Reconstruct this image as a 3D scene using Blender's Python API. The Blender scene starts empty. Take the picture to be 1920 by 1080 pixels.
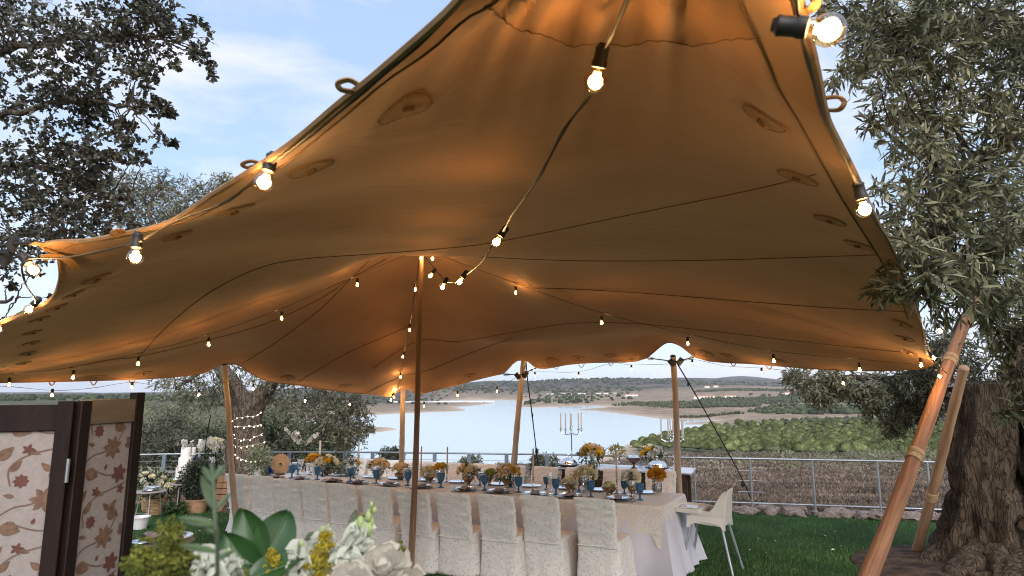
import bpy, bmesh, math, random
import numpy as np
from mathutils import Vector, Matrix, noise
from mathutils.bvhtree import BVHTree
from mathutils.geometry import delaunay_2d_cdt

random.seed(7)
RNG = np.random.default_rng(11)
SC = bpy.context.scene
COL = SC.collection

# ------------------------------------------------------------------ camera
F = 1200.0                      # focal length in pixels of the 1920 wide picture
TH = math.atan(195 / F)         # upward pitch
CAMZ = 1.82
K = 0.0243                      # the lawn falls away gently towards the lake
cam_d = bpy.data.cameras.new('camera')
cam_d.lens = 36 * F / 1920
cam_d.clip_start = 0.05
cam_d.clip_end = 30000
cam_d.dof.use_dof = True
cam_d.dof.focus_distance = 7.0
cam_d.dof.aperture_fstop = 7.1
cam = bpy.data.objects.new('camera', cam_d)
COL.objects.link(cam)
cam.location = (0, 0, CAMZ)
cam.rotation_euler = (math.pi / 2 + TH, 0, 0)
SC.camera = cam

# ------------------------------------------------------------------ sky, sun, exposure
SUN_EL = math.radians(36)
SUN_AZ = math.radians(168)      # compass style: clockwise from +Y, so behind the camera
world = bpy.data.worlds.new('World')
SC.world = world
world.use_nodes = True
wn, wl = world.node_tree.nodes, world.node_tree.links
wn.clear()
w_out = wn.new('ShaderNodeOutputWorld')
w_bg = wn.new('ShaderNodeBackground')
w_sky = wn.new('ShaderNodeTexSky')
w_sky.sky_type = 'NISHITA'
w_sky.sun_disc = False
w_sky.sun_elevation = SUN_EL
w_sky.sun_rotation = SUN_AZ
w_sky.altitude = 200
w_sky.air_density = 1.0
w_sky.dust_density = 1.5
w_sky.ozone_density = 1.5
w_bg.inputs['Strength'].default_value = 0.085
# high thin veil evens the blue out, soft clouds float in it
w_tc = wn.new('ShaderNodeTexCoord')
w_map = wn.new('ShaderNodeMapping')
w_map.inputs['Scale'].default_value = (1.0, 1.0, 2.4)
w_noi = wn.new('ShaderNodeTexNoise')
w_noi.inputs['Scale'].default_value = 3.6
w_noi.inputs['Detail'].default_value = 8
w_noi.inputs['Roughness'].default_value = 0.60
w_noi.inputs['Distortion'].default_value = 0.3
w_rmp = wn.new('ShaderNodeValToRGB')
w_rmp.color_ramp.elements[0].position = 0.42
w_rmp.color_ramp.elements[0].color = (0.0, 0.0, 0.0, 1)
w_rmp.color_ramp.elements[1].position = 0.70
w_rmp.color_ramp.elements[1].color = (0.85, 0.85, 0.85, 1)
w_veil = wn.new('ShaderNodeMix')
w_veil.data_type = 'RGBA'
w_veil.inputs['Factor'].default_value = 0.62
w_veil.inputs['B'].default_value = (2.75, 3.65, 4.95, 1)
w_mix = wn.new('ShaderNodeMix')
w_mix.data_type = 'RGBA'
w_mix.inputs['B'].default_value = (4.8, 4.7, 5.05, 1)
wl.new(w_tc.outputs['Generated'], w_map.inputs['Vector'])
wl.new(w_map.outputs['Vector'], w_noi.inputs['Vector'])
wl.new(w_noi.outputs['Fac'], w_rmp.inputs['Fac'])
wl.new(w_rmp.outputs['Color'], w_mix.inputs['Factor'])
wl.new(w_sky.outputs['Color'], w_veil.inputs['A'])
wl.new(w_veil.outputs['Result'], w_mix.inputs['A'])
wl.new(w_mix.outputs['Result'], w_bg.inputs['Color'])
wl.new(w_bg.outputs['Background'], w_out.inputs['Surface'])

sun_d = bpy.data.lights.new('sun', 'SUN')
sun_d.energy = 1.5
sun_d.angle = math.radians(60)
sun_d.color = (1.0, 0.93, 0.86)
sun = bpy.data.objects.new('sun', sun_d)
COL.objects.link(sun)
sdir = Vector((math.sin(SUN_AZ) * math.cos(SUN_EL), math.cos(SUN_AZ) * math.cos(SUN_EL), math.sin(SUN_EL)))
sun.rotation_euler = sdir.to_track_quat('Z', 'Y').to_euler()
sun.location = (0, -10, 12)

SC.view_settings.view_transform = 'Standard'
SC.view_settings.look = 'None'
SC.view_settings.exposure = 1.45
SC.view_settings.gamma = 1.0
SC.view_settings.use_curve_mapping = False
SC.render.engine = 'CYCLES'
SC.cycles.use_denoising = True
SC.cycles.denoising_input_passes = 'RGB_ALBEDO_NORMAL'
SC.cycles.denoising_prefilter = 'ACCURATE'
SC.cycles.volume_bounces = 0
SC.cycles.filter_width = 1.05
SC.cycles.max_bounces = 5
SC.cycles.diffuse_bounces = 2
SC.cycles.glossy_bounces = 3
SC.cycles.transmission_bounces = 4
SC.cycles.transparent_max_bounces = 8
SC.cycles.caustics_reflective = False
SC.cycles.caustics_refractive = False
SC.cycles.sample_clamp_indirect = 4.0

# ------------------------------------------------------------------ measuring helpers
CT, ST = math.cos(TH), math.sin(TH)
def ray(px, py):
    x, u = px - 960.0, 540.0 - py
    return Vector((x, F * CT - u * ST, F * ST + u * CT)).normalized()
CAM = Vector((0, 0, CAMZ))
def PD(px, py, d):              # point at a distance from the eye
    return CAM + ray(px, py) * d
def PY(px, py, Y):              # point at a depth
    r = ray(px, py)
    return CAM + r * (Y / r.y)
def GP(px, py, h=0.0):          # point at height h over the sloping lawn
    r = ray(px, py)
    t = (h - CAMZ) / (r.z + K * r.y)
    return CAM + r * t
def gz(y):
    return -K * y
def G(x, y, h=0.0):
    return Vector((x, y, h - K * y))

# ------------------------------------------------------------------ materials
MATS = {}
def mat(name, col, rough=0.6, metal=0.0, var=0.15, scale=8.0, col2=None, bump=0.0, bscale=None, spec=0.5,
        trans=0.0, emit=None, estr=0.0, sheen=0.0, stretch=None, detail=5.0, alpha=1.0, ior=1.45, rnd=0.0, orand=0.0, transl=0.0, lo=0.35, hi=0.65, coord='Object'):
    if name in MATS: return MATS[name]
    m = bpy.data.materials.new(name); m.use_nodes = True
    n, l = m.node_tree.nodes, m.node_tree.links
    b = n['Principled BSDF']
    b.inputs['Roughness'].default_value = rough
    b.inputs['Metallic'].default_value = metal
    b.inputs['Specular IOR Level'].default_value = spec
    b.inputs['IOR'].default_value = ior
    if trans: b.inputs['Transmission Weight'].default_value = trans
    if alpha < 1: b.inputs['Alpha'].default_value = alpha
    if sheen: b.inputs['Sheen Weight'].default_value = sheen
    if emit:
        b.inputs['Emission Color'].default_value = (*emit, 1); b.inputs['Emission Strength'].default_value = estr
    tc = n.new('ShaderNodeTexCoord')
    src = tc.outputs[coord]
    if stretch:
        mp = n.new('ShaderNodeMapping'); mp.inputs['Scale'].default_value = stretch
        l.new(src, mp.inputs['Vector']); src = mp.outputs['Vector']
    nz = n.new('ShaderNodeTexNoise'); nz.inputs['Scale'].default_value = scale; nz.inputs['Detail'].default_value = detail
    l.new(src, nz.inputs['Vector'])
    c2 = col2 if col2 else tuple(c * (1 - var) for c in col)
    c1 = col if col2 else tuple(min(1, c * (1 + var * 0.6)) for c in col)
    rp = n.new('ShaderNodeValToRGB')
    rp.color_ramp.elements[0].position = lo; rp.color_ramp.elements[0].color = (*c2, 1)
    rp.color_ramp.elements[1].position = hi; rp.color_ramp.elements[1].color = (*c1, 1)
    l.new(nz.outputs['Fac'], rp.inputs['Fac'])
    cout = rp.outputs['Color']
    if rnd:
        at = n.new('ShaderNodeAttribute'); at.attribute_name = 'rnd'
        hs = n.new('ShaderNodeHueSaturation')
        mr = n.new('ShaderNodeMapRange'); mr.inputs['To Min'].default_value = 1 - rnd; mr.inputs['To Max'].default_value = 1 + rnd
        l.new(at.outputs['Fac'], mr.inputs['Value']); l.new(mr.outputs['Result'], hs.inputs['Value'])
        l.new(cout, hs.inputs['Color']); cout = hs.outputs['Color']
    if orand:
        oi = n.new('ShaderNodeObjectInfo'); h2 = n.new('ShaderNodeHueSaturation'); m2 = n.new('ShaderNodeMapRange'); m2.inputs['To Min'].default_value = 1 - orand; m2.inputs['To Max'].default_value = 1 + orand
        l.new(oi.outputs['Random'], m2.inputs['Value']); l.new(m2.outputs['Result'], h2.inputs['Value']); l.new(cout, h2.inputs['Color']); cout = h2.outputs['Color']
    l.new(cout, b.inputs['Base Color'])
    if bump:
        n2 = n.new('ShaderNodeTexNoise'); n2.inputs['Scale'].default_value = bscale or scale * 3; n2.inputs['Detail'].default_value = 4
        l.new(src, n2.inputs['Vector'])
        bp = n.new('ShaderNodeBump'); bp.inputs['Strength'].default_value = bump; bp.inputs['Distance'].default_value = 0.02
        l.new(n2.outputs['Fac'], bp.inputs['Height']); l.new(bp.outputs['Normal'], b.inputs['Normal'])
    if transl:
        tb = n.new('ShaderNodeBsdfTranslucent'); mx = n.new('ShaderNodeMixShader'); mx.inputs['Fac'].default_value = transl
        l.new(cout, tb.inputs['Color']); l.new(b.outputs['BSDF'], mx.inputs[1]); l.new(tb.outputs['BSDF'], mx.inputs[2])
        l.new(mx.outputs['Shader'], n['Material Output'].inputs['Surface'])
    MATS[name] = m
    return m

def thin_glass(name, tint, gloss=0.12):
    if name in MATS: return MATS[name]
    m = bpy.data.materials.new(name); m.use_nodes = True
    n, l = m.node_tree.nodes, m.node_tree.links
    n.remove(n['Principled BSDF'])
    t = n.new('ShaderNodeBsdfTransparent'); t.inputs['Color'].default_value = (*tint, 1)
    g = n.new('ShaderNodeBsdfGlossy'); g.inputs['Roughness'].default_value = 0.04
    fr = n.new('ShaderNodeLayerWeight'); fr.inputs['Blend'].default_value = 0.35
    mr = n.new('ShaderNodeMapRange'); mr.inputs['To Min'].default_value = gloss * 0.4; mr.inputs['To Max'].default_value = min(1, gloss * 5)
    mx = n.new('ShaderNodeMixShader')
    l.new(fr.outputs['Facing'], mr.inputs['Value']); l.new(mr.outputs['Result'], mx.inputs['Fac'])
    l.new(t.outputs['BSDF'], mx.inputs[1]); l.new(g.outputs['BSDF'], mx.inputs[2])
    l.new(mx.outputs['Shader'], n['Material Output'].inputs['Surface'])
    MATS[name] = m
    return m

# ------------------------------------------------------------------ mesh helpers
def frame(d):
    d = Vector(d).normalized()
    a = Vector((0, 0, 1)) if abs(d.z) < 0.92 else Vector((1, 0, 0))
    x = d.cross(a).normalized(); y = x.cross(d).normalized()
    return x, y, d
class MB:
    def __init__(s): s.v = []; s.f = []; s.m = []
    def add(s, vs, fs, mi=0):
        o = len(s.v); s.v.extend([tuple(p) for p in vs])
        for f in fs: s.f.append([i + o for i in f]); s.m.append(mi)
        return s
    def box(s, c, size, rz=0.0, mi=0, ax=None):
        hx, hy, hz = size[0] / 2, size[1] / 2, size[2] / 2
        c = Vector(c)
        if ax: X, Y, Z = [Vector(a) for a in ax]
        else:
            X = Vector((math.cos(rz), math.sin(rz), 0)); Y = Vector((-math.sin(rz), math.cos(rz), 0)); Z = Vector((0, 0, 1))
        e = min(hx, hy, hz) * 0.16
        vs = []
        for sz in (-1, 1):
            for (sx, sy) in ((-1, -1), (1, -1), (1, 1), (-1, 1)):
                vs.append(c + X * sx * (hx - e) + Y * sy * (hy - e) + Z * sz * hz)
                vs.append(c + X * sx * hx + Y * sy * (hy - e) + Z * sz * (hz - e))
                vs.append(c + X * sx * (hx - e) + Y * sy * hy + Z * sz * (hz - e))
        def q(k, t): return k * 3 + t
        fs = [[q(3, 0), q(2, 0), q(1, 0), q(0, 0)], [q(4, 0), q(5, 0), q(6, 0), q(7, 0)]]
        fs += [[q(0, 2), q(1, 2), q(5, 2), q(4, 2)], [q(2, 2), q(3, 2), q(7, 2), q(6, 2)], [q(1, 1), q(2, 1), q(6, 1), q(5, 1)], [q(3, 1), q(0, 1), q(4, 1), q(7, 1)]]
        fs += [[q(0, 0), q(1, 0), q(1, 2), q(0, 2)], [q(2, 0), q(3, 0), q(3, 2), q(2, 2)], [q(1, 0), q(2, 0), q(2, 1), q(1, 1)], [q(3, 0), q(0, 0), q(0, 1), q(3, 1)]]
        fs += [[q(5, 0), q(4, 0), q(4, 2), q(5, 2)], [q(7, 0), q(6, 0), q(6, 2), q(7, 2)], [q(6, 0), q(5, 0), q(5, 1), q(6, 1)], [q(4, 0), q(7, 0), q(7, 1), q(4, 1)]]
        fs += [[q(0, 1), q(0, 2), q(4, 2), q(4, 1)], [q(1, 2), q(1, 1), q(5, 1), q(5, 2)], [q(2, 1), q(2, 2), q(6, 2), q(6, 1)], [q(3, 2), q(3, 1), q(7, 1), q(7, 2)]]
        fs += [[q(0, 0), q(0, 2), q(0, 1)], [q(1, 0), q(1, 1), q(1, 2)], [q(2, 0), q(2, 2), q(2, 1)], [q(3, 0), q(3, 1), q(3, 2)]]
        fs += [[q(4, 0), q(4, 1), q(4, 2)], [q(5, 0), q(5, 2), q(5, 1)], [q(6, 0), q(6, 1), q(6, 2)], [q(7, 0), q(7, 2), q(7, 1)]]
        return s.add(vs, fs, mi)
    def tube(s, pts, rad, n=8, mi=0, caps=True, flat=1.0):
        pts = [Vector(p) for p in pts]; N = len(pts)
        if not hasattr(rad, '__len__'): rad = [rad] * N
        vs = []; x = None
        for i, p in enumerate(pts):
            d = (pts[min(i + 1, N - 1)] - pts[max(i - 1, 0)])
            if d.length < 1e-9: d = Vector((0, 0, 1))
            d.normalize()
            if x is None: x, y, _ = frame(d)
            else:
                x = (x - d * x.dot(d))
                if x.length < 1e-6: x = frame(d)[0]
                x.normalize(); y = x.cross(d)
            for k in range(n):
                a = 2 * math.pi * k / n
                vs.append(p + x * math.cos(a) * rad[i] + y * math.sin(a) * rad[i] * flat)
        fs = [[i * n + k, i * n + (k + 1) % n, (i + 1) * n + (k + 1) % n, (i + 1) * n + k] for i in range(N - 1) for k in range(n)]
        if caps: fs += [list(range(n))[::-1], [(N - 1) * n + k for k in range(n)]]
        return s.add(vs, fs, mi)
    def lathe(s, prof, n=16, mi=0, c=(0, 0, 0), axis=None, wob=None):
        c = Vector(c); X, Y, Z = (Vector((1, 0, 0)), Vector((0, 1, 0)), Vector((0, 0, 1))) if axis is None else frame(axis)
        vs = []
        for (r, z) in prof:
            for k in range(n):
                a = 2 * math.pi * k / n; rr = r * (wob(a, z) if wob else 1)
                vs.append(c + X * math.cos(a) * rr + Y * math.sin(a) * rr + Z * z)
        N = len(prof)
        fs = [[i * n + k, i * n + (k + 1) % n, (i + 1) * n + (k + 1) % n, (i + 1) * n + k] for i in range(N - 1) for k in range(n)]
        if prof[0][0] > 1e-5: fs.append(list(range(n))[::-1])
        if prof[-1][0] > 1e-5: fs.append([(N - 1) * n + k for k in range(n)])
        return s.add(vs, fs, mi)
    def ball(s, c, r, n=12, m=8, mi=0, sq=(1, 1, 1), jit=0.0):
        vs = []; fs = []
        c = Vector(c)
        for i in range(m + 1):
            t = math.pi * i / m
            for k in range(n):
                a = 2 * math.pi * k / n
                p = Vector((math.sin(t) * math.cos(a), math.sin(t) * math.sin(a), math.cos(t)))
                q = 1 + (noise.noise(p * 2.5 + c * 9) * jit if jit else 0)
                vs.append(c + Vector((p.x * sq[0], p.y * sq[1], p.z * sq[2])) * r * q)
        for i in range(m):
            for k in range(n):
                fs.append([i * n + k, (i + 1) * n + k, (i + 1) * n + (k + 1) % n, i * n + (k + 1) % n])
        return s.add(vs, fs, mi)
    def loft(s, rings, mi=0, closed=True, cap0=False, cap1=False):
        n = len(rings[0]); vs = [p for r in rings for p in r]
        kk = n if closed else n - 1
        fs = [[i * n + k, i * n + (k + 1) % n, (i + 1) * n + (k + 1) % n, (i + 1) * n + k] for i in range(len(rings) - 1) for k in range(kk)]
        if cap0: fs.append(list(range(n))[::-1])
        if cap1: fs.append([(len(rings) - 1) * n + k for k in range(n)])
        return s.add(vs, fs, mi)
    def mesh(s, name, mats, smooth=True):
        me = bpy.data.meshes.new(name)
        me.from_pydata(s.v, [], s.f)
        for m in (mats if isinstance(mats, (list, tuple)) else [mats]): me.materials.append(m)
        me.polygons.foreach_set('material_index', s.m)
        if smooth:
            me.polygons.foreach_set('use_smooth', [True] * len(s.f))
            try: me.set_sharp_from_angle(angle=math.radians(42))
            except Exception: pass
        me.update()
        return me
    def build(s, name, mats, parent=None, smooth=True, loc=None, rot=None):
        return place(name, s.mesh(name, mats, smooth), parent, loc, rot)
def place(name, me, parent=None, loc=None, rot=None):
    o = bpy.data.objects.new(name, me); COL.objects.link(o)
    if parent is not None: o.parent = parent
    if loc is not None: o.location = loc
    if rot is not None: o.rotation_euler = rot
    return o
def tag(o, label=None, cat=None, group=None, kind=None):
    if label: o['label'] = label
    if cat: o['category'] = cat
    if group: o['group'] = group
    if kind: o['kind'] = kind
    return o
def thing(name, label, cat, loc=(0, 0, 0), rz=0.0, group=None):
    o = bpy.data.objects.new(name, None); COL.objects.link(o)
    o.empty_display_size = 0.1
    o.location = loc; o.rotation_euler = (0, 0, rz)
    return tag(o, label, cat, group)
def copy_tree(o, parent=None):
    c = o.copy(); COL.objects.link(c); c.parent = parent
    for ch in list(o.children): copy_tree(ch, c)
    return c
def np_mesh(name, V, Fq, mats, rnd=None, smooth=False, midx=None):
    # V (n,3), Fq (m,k) constant face size
    me = bpy.data.meshes.new(name)
    V = np.asarray(V, dtype=np.float32); Fq = np.asarray(Fq, dtype=np.int32)
    m, k = Fq.shape
    me.vertices.add(len(V)); me.vertices.foreach_set('co', V.ravel())
    me.loops.add(m * k); me.loops.foreach_set('vertex_index', Fq.ravel())
    me.polygons.add(m); me.polygons.foreach_set('loop_start', np.arange(0, m * k, k, dtype=np.int32))
    for mm in (mats if isinstance(mats, (list, tuple)) else [mats]): me.materials.append(mm)
    if midx is not None: me.polygons.foreach_set('material_index', np.asarray(midx, dtype=np.int32))
    if smooth: me.polygons.foreach_set('use_smooth', np.ones(m, dtype=bool))
    me.update(calc_edges=True); me.validate()
    if rnd is not None and len(me.polygons) == m:
        a = me.attributes.new('rnd', 'FLOAT', 'FACE'); a.data.foreach_set('value', np.asarray(rnd, dtype=np.float32))
    return me
def unit(a): return a / np.maximum(np.linalg.norm(a, axis=-1, keepdims=True), 1e-9)
def leaf_mesh_arrays(B, D, N, L, W, curl=0.12):
    # base points, directions, normals, lengths, widths -> 6 vertex leaves (4 triangles)
    D = unit(D); S = unit(np.cross(D, N)); Nn = np.cross(S, D)
    L = L[:, None]; W = W[:, None]
    v0 = B
    v1 = B + D * L * 0.32 + S * W * 0.46 + Nn * L * 0.03
    v2 = B + D * L * 0.68 + S * W * 0.40 - Nn * L * curl * 0.3
    v3 = B + D * L - Nn * L * curl
    v4 = B + D * L * 0.68 - S * W * 0.40 - Nn * L * curl * 0.3
    v5 = B + D * L * 0.32 - S * W * 0.46 + Nn * L * 0.03
    V = np.stack([v0, v1, v2, v3, v4, v5], axis=1).reshape(-1, 3)
    o = (np.arange(len(B)) * 6)[:, None]
    T = np.array([[0, 1, 5], [1, 2, 4], [1, 4, 5], [2, 3, 4]])
    Fq = (o[:, :, None] + T[None]).reshape(-1, 3)
    return V, Fq
def smooth_path(pts, sub=6):
    P = [Vector(p) for p in pts]; out = []
    for i in range(len(P) - 1):
        p0, p1, p2, p3 = P[max(i - 1, 0)], P[i], P[i + 1], P[min(i + 2, len(P) - 1)]
        for k in range(sub):
            t = k / sub
            out.append(0.5 * ((2 * p1) + (p2 - p0) * t + (2 * p0 - 5 * p1 + 4 * p2 - p3) * t * t + (3 * p1 - p0 - 3 * p2 + p3) * t ** 3))
    out.append(P[-1]); return out
ORD = ['first', 'second', 'third', 'fourth', 'fifth', 'sixth', 'seventh', 'eighth', 'ninth', 'tenth', 'eleventh', 'twelfth', 'thirteenth']
# ================================================================== LAND, LAKE, LAWN
ZW = -20.0                                              # lake level
def elev(py):                                           # tangent of the elevation seen at a picture row (centre column)
    r = ray(960, py); return r.z / r.y
def WP(px, py):                                         # point on the lake plane
    r = ray(px, py); t = (ZW - CAMZ) / r.z; p = CAM + r * t
    return (p.x, p.y)
shore_px = [(560, 905), (1080, 900), (1120, 862), (1165, 838), (1215, 818), (1262, 806), (1322, 800), (1318, 796), (1283, 796), (1288, 792), (1330, 791), (1338, 789),
            (1240, 786), (1190, 780), (1150, 774), (1110, 770.5), (1078, 769), (1100, 766.5), (1140, 763.5), (1120, 761), (1080, 761.5), (1040, 763.5),
            (1005, 764.5), (960, 763), (966, 760), (975, 755), (985, 752), (975, 750.5), (900, 750.3), (850, 751), (820, 752), (845, 755), (926, 756), (905, 759), (868, 762.5), (858, 764), (872, 767.5), (866, 770.5), (820, 772.5),
            (760, 775), (690, 778.5), (640, 783), (560, 788), (600, 796), (680, 799), (735, 801.5), (748, 805), (735, 808), (690, 813), (640, 820), (610, 830), (570, 850)]
lake_poly = np.array([WP(*p) for p in shore_px])
def lake_sdf(x, y):
    P = lake_poly; Q = np.roll(P, -1, axis=0)
    d2 = np.full(x.shape, 1e18); ins = np.zeros(x.shape, bool)
    for (ax, ay), (bx, by) in zip(P, Q):
        ex, ey = bx - ax, by - ay
        t = np.clip(((x - ax) * ex + (y - ay) * ey) / (ex * ex + ey * ey + 1e-9), 0, 1)
        d2 = np.minimum(d2, (x - ax - t * ex) ** 2 + (y - ay - t * ey) ** 2)
        c = ((ay > y) != (by > y)) & (x < (bx - ax) * (y - ay) / (by - ay + 1e-12) + ax)
        ins ^= c
    d = np.sqrt(d2)
    return np.where(ins, -d, d)
RIGHT = [(12, 960), (20, 938), (30, 922), (60, 892), (100, 868), (150, 858), (180, 852), (330, 801), (420, 789), (520, 778), (800, 761), (950, 753), (1250, 743), (1600, 735), (2000, 727), (2600, 722), (3200, 722), (4500, 713), (6000, 716), (9000, 724)]
COLS = {
    -900: [(12, 930), (60, 860), (250, 800), (500, 760), (1200, 742), (3000, 736), (9000, 735)],
    0: [(12, 930), (30, 880), (60, 845), (120, 808), (250, 775), (450, 752), (900, 744), (1500, 741), (3000, 741), (9000, 736)],
    270: [(12, 930), (30, 880), (60, 840), (120, 800), (250, 772), (500, 750), (900, 744), (1500, 741), (3000, 742), (9000, 736)],
    420: [(13, 930), (30, 895), (60, 860), (120, 818), (250, 785), (500, 761), (900, 748), (1500, 744), (3000, 738), (9000, 736)],
    600: [(14, 935), (30, 905), (60, 880), (120, 850), (250, 830), (330, 812), (420, 797), (700, 772), (1000, 757), (1500, 747), (2500, 733), (4500, 727), (9000, 733)],
    750: [(14, 940), (25, 920), (60, 893), (120, 873), (200, 864), (600, 776), (800, 768), (1100, 757), (1600, 748), (2400, 733), (3500, 724), (6000, 726), (9000, 732)],
    850: [(14, 940), (25, 923), (60, 898), (120, 876), (200, 865), (700, 772), (900, 763), (1400, 754), (1700, 747), (2200, 737), (3000, 719), (4500, 722), (9000, 731)],
    960: [(14, 940), (25, 923), (60, 898), (120, 876), (200, 865), (800, 766), (1000, 758), (1500, 751), (1900, 744), (2400, 734), (3200, 714), (4500, 717), (9000, 729)],
    1080: [(14, 943), (25, 926), (60, 897), (120, 874), (200, 863), (700, 770), (1000, 758), (1300, 748), (1700, 741), (2200, 736), (3400, 709), (4800, 714), (9000, 728)],
    1180: [(13, 945), (25, 926), (60, 895), (120, 868), (200, 853), (280, 831), (600, 780), (900, 760), (1250, 748), (1600, 742), (2200, 733), (3400, 708), (5000, 713), (9000, 728)],
    1280: [(13, 950), (25, 930), (60, 893), (110, 864), (180, 851), (300, 812), (420, 794), (600, 780), (900, 759), (1250, 745), (1500, 740), (2000, 730), (2500, 722), (3300, 713), (5000, 709), (9000, 727)],
    1380: [(12, 955), (25, 930), (60, 893), (110, 866), (180, 852), (320, 803), (520, 778), (800, 763), (950, 756), (1250, 744), (1500, 737), (1900, 727), (2200, 719), (2800, 722), (4500, 712), (6500, 707), (9000, 726)],
    1500: RIGHT, 1700: RIGHT, 1920: [(12, 960), (20, 938), (60, 880), (150, 850), (330, 795), (520, 774), (900, 752), (1600, 738), (3000, 726), (6000, 716), (9000, 724)],
    2900: [(12, 950), (60, 880), (150, 840), (330, 790), (900, 748), (3000, 728), (9000, 724)]}
col_px = np.array(sorted(COLS)); lg = np.log(np.array([6, 9, 12, 16, 22, 30, 42, 60, 80, 110, 150, 180, 220, 270, 330, 420, 520, 650, 800, 950, 1100, 1300, 1500, 1750, 2000, 2400, 2800, 3300, 4000, 5000, 6500, 9000, 20000.]))
col_tab = np.array([[elev(np.interp(L, np.log([p[0] for p in COLS[c]]), [p[1] for p in COLS[c]])) for L in lg] for c in col_px])
def fbm(x, y, sc, oct=4, seed=0.0):
    # cheap value noise on numpy arrays
    tot = np.zeros_like(x); amp = 1.0; nrm = 0
    for o in range(oct):
        X = x / sc + seed * 13.7 + o * 5.1; Y = y / sc + seed * 7.3 + o * 9.2
        xi = np.floor(X); yi = np.floor(Y); fx = X - xi; fy = Y - yi
        fx = fx * fx * (3 - 2 * fx); fy = fy * fy * (3 - 2 * fy)
        def h(a, b):
            s = np.sin(a * 127.1 + b * 311.7) * 43758.5453
            return s - np.floor(s)
        tot += amp * ((h(xi, yi) * (1 - fx) + h(xi + 1, yi) * fx) * (1 - fy) + (h(xi, yi + 1) * (1 - fx) + h(xi + 1, yi + 1) * fx) * fy)
        nrm += amp; amp *= 0.5; sc *= 0.5
    return tot / nrm - 0.5
FENCE = [(-16, 11.0), (-9.5, 12.1), (-6.9, 12.9), (-4.6, 13.5), (-2.7, 13.45), (0.86, 12.85), (3.2, 12.05), (7.3, 11.0), (12.5, 9.6), (18, 8.0)]
def land_z(x, y):
    x = np.asarray(x, float); y = np.asarray(y, float)
    r = np.hypot(x, y); a = np.arctan2(x, y)
    ac = np.clip(a, -1.0, 1.02)
    pu = np.clip(960 + F * np.tan(ac), col_px[0], col_px[-1])
    Yd = np.where(np.abs(a) < 1.0, np.maximum(y, 1), r)
    L = np.clip(np.log(np.maximum(Yd, 6)), lg[0], lg[-1] - 1e-6)
    ci = np.clip(np.searchsorted(col_px, pu) - 1, 0, len(col_px) - 2)
    ct = (pu - col_px[ci]) / (col_px[ci + 1] - col_px[ci]); ct = ct * ct * (3 - 2 * ct)
    li = np.clip(np.searchsorted(lg, L) - 1, 0, len(lg) - 2)
    lt = (L - lg[li]) / (lg[li + 1] - lg[li])
    e0 = col_tab[ci, li] * (1 - lt) + col_tab[ci, li + 1] * lt
    e1 = col_tab[ci + 1, li] * (1 - lt) + col_tab[ci + 1, li + 1] * lt
    z = CAMZ + Yd * (e0 * (1 - ct) + e1 * ct)
    # ridges and knolls grow with distance
    amp = np.clip((r - 30) / 400, 0, 1)
    z = z + amp * (fbm(x, y, 90, 3, 1) * 3.0) + np.clip((r - 1300) / 1500, 0, 1) * fbm(x, y, 700, 4, 2) * 42 + np.clip((r - 14) / 30, 0, 1) * fbm(x, y, 9, 3, 4) * 0.5
    d = lake_sdf(x, y) + np.clip(r / 400, 0, 1) * fbm(x, y, 60, 3, 3) * np.clip(r * 0.016, 0, 14)
    w = np.clip(d / (14 + r * 0.05), 0, 1); w = w * w * (3 - 2 * w)
    zb = ZW + 0.05 * d
    z = np.where(d > 0, zb * (1 - w) + np.maximum(z, ZW + 0.6) * w, np.maximum(ZW + 0.09 * d, ZW - 6))
    near = np.clip((r - 12) / 6, 0, 1)
    zl = -K * y - 0.25
    behind = np.clip((np.abs(a) - 1.3) / 0.5, 0, 1) * np.clip(1 - r / 200, 0, 1)
    z = np.where(y < 11, np.minimum(zl, np.where(near > 0, zl * (1 - near) + np.minimum(z, zl) * near, zl)), z)
    z = z * (1 - behind) + zl * behind
    fy = np.interp(x, [p[0] for p in FENCE], [p[1] for p in FENCE]); z = np.where((y < fy + 0.7) & (np.abs(x) < 30), np.minimum(z, zl + 0.12), z)
    return z, d
ang = np.concatenate([np.linspace(-math.pi, -0.85, 40, endpoint=False), np.linspace(-0.85, 0.85, 520, endpoint=False), np.linspace(0.85, math.pi, 40)])
rad = np.concatenate([[0.5], np.geomspace(8, 60, 60, endpoint=False), np.geomspace(60, 1100, 190, endpoint=False), np.geomspace(1100, 7000, 90, endpoint=False), np.geomspace(7000, 20000, 8)])
A, R = np.meshgrid(ang, rad)
TX, TY = np.sin(A) * R, np.cos(A) * R
TZ, TD = land_z(TX, TY)
nr, na = A.shape
idx = np.arange(nr * na).reshape(nr, na)
quads = np.stack([idx[:-1, :-1], idx[:-1, 1:], idx[1:, 1:], idx[1:, :-1]], axis=-1).reshape(-1, 4)[:, ::-1]
me = np_mesh('hillside', np.stack([TX, TY, TZ], -1).reshape(-1, 3), quads, [], smooth=True)
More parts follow.
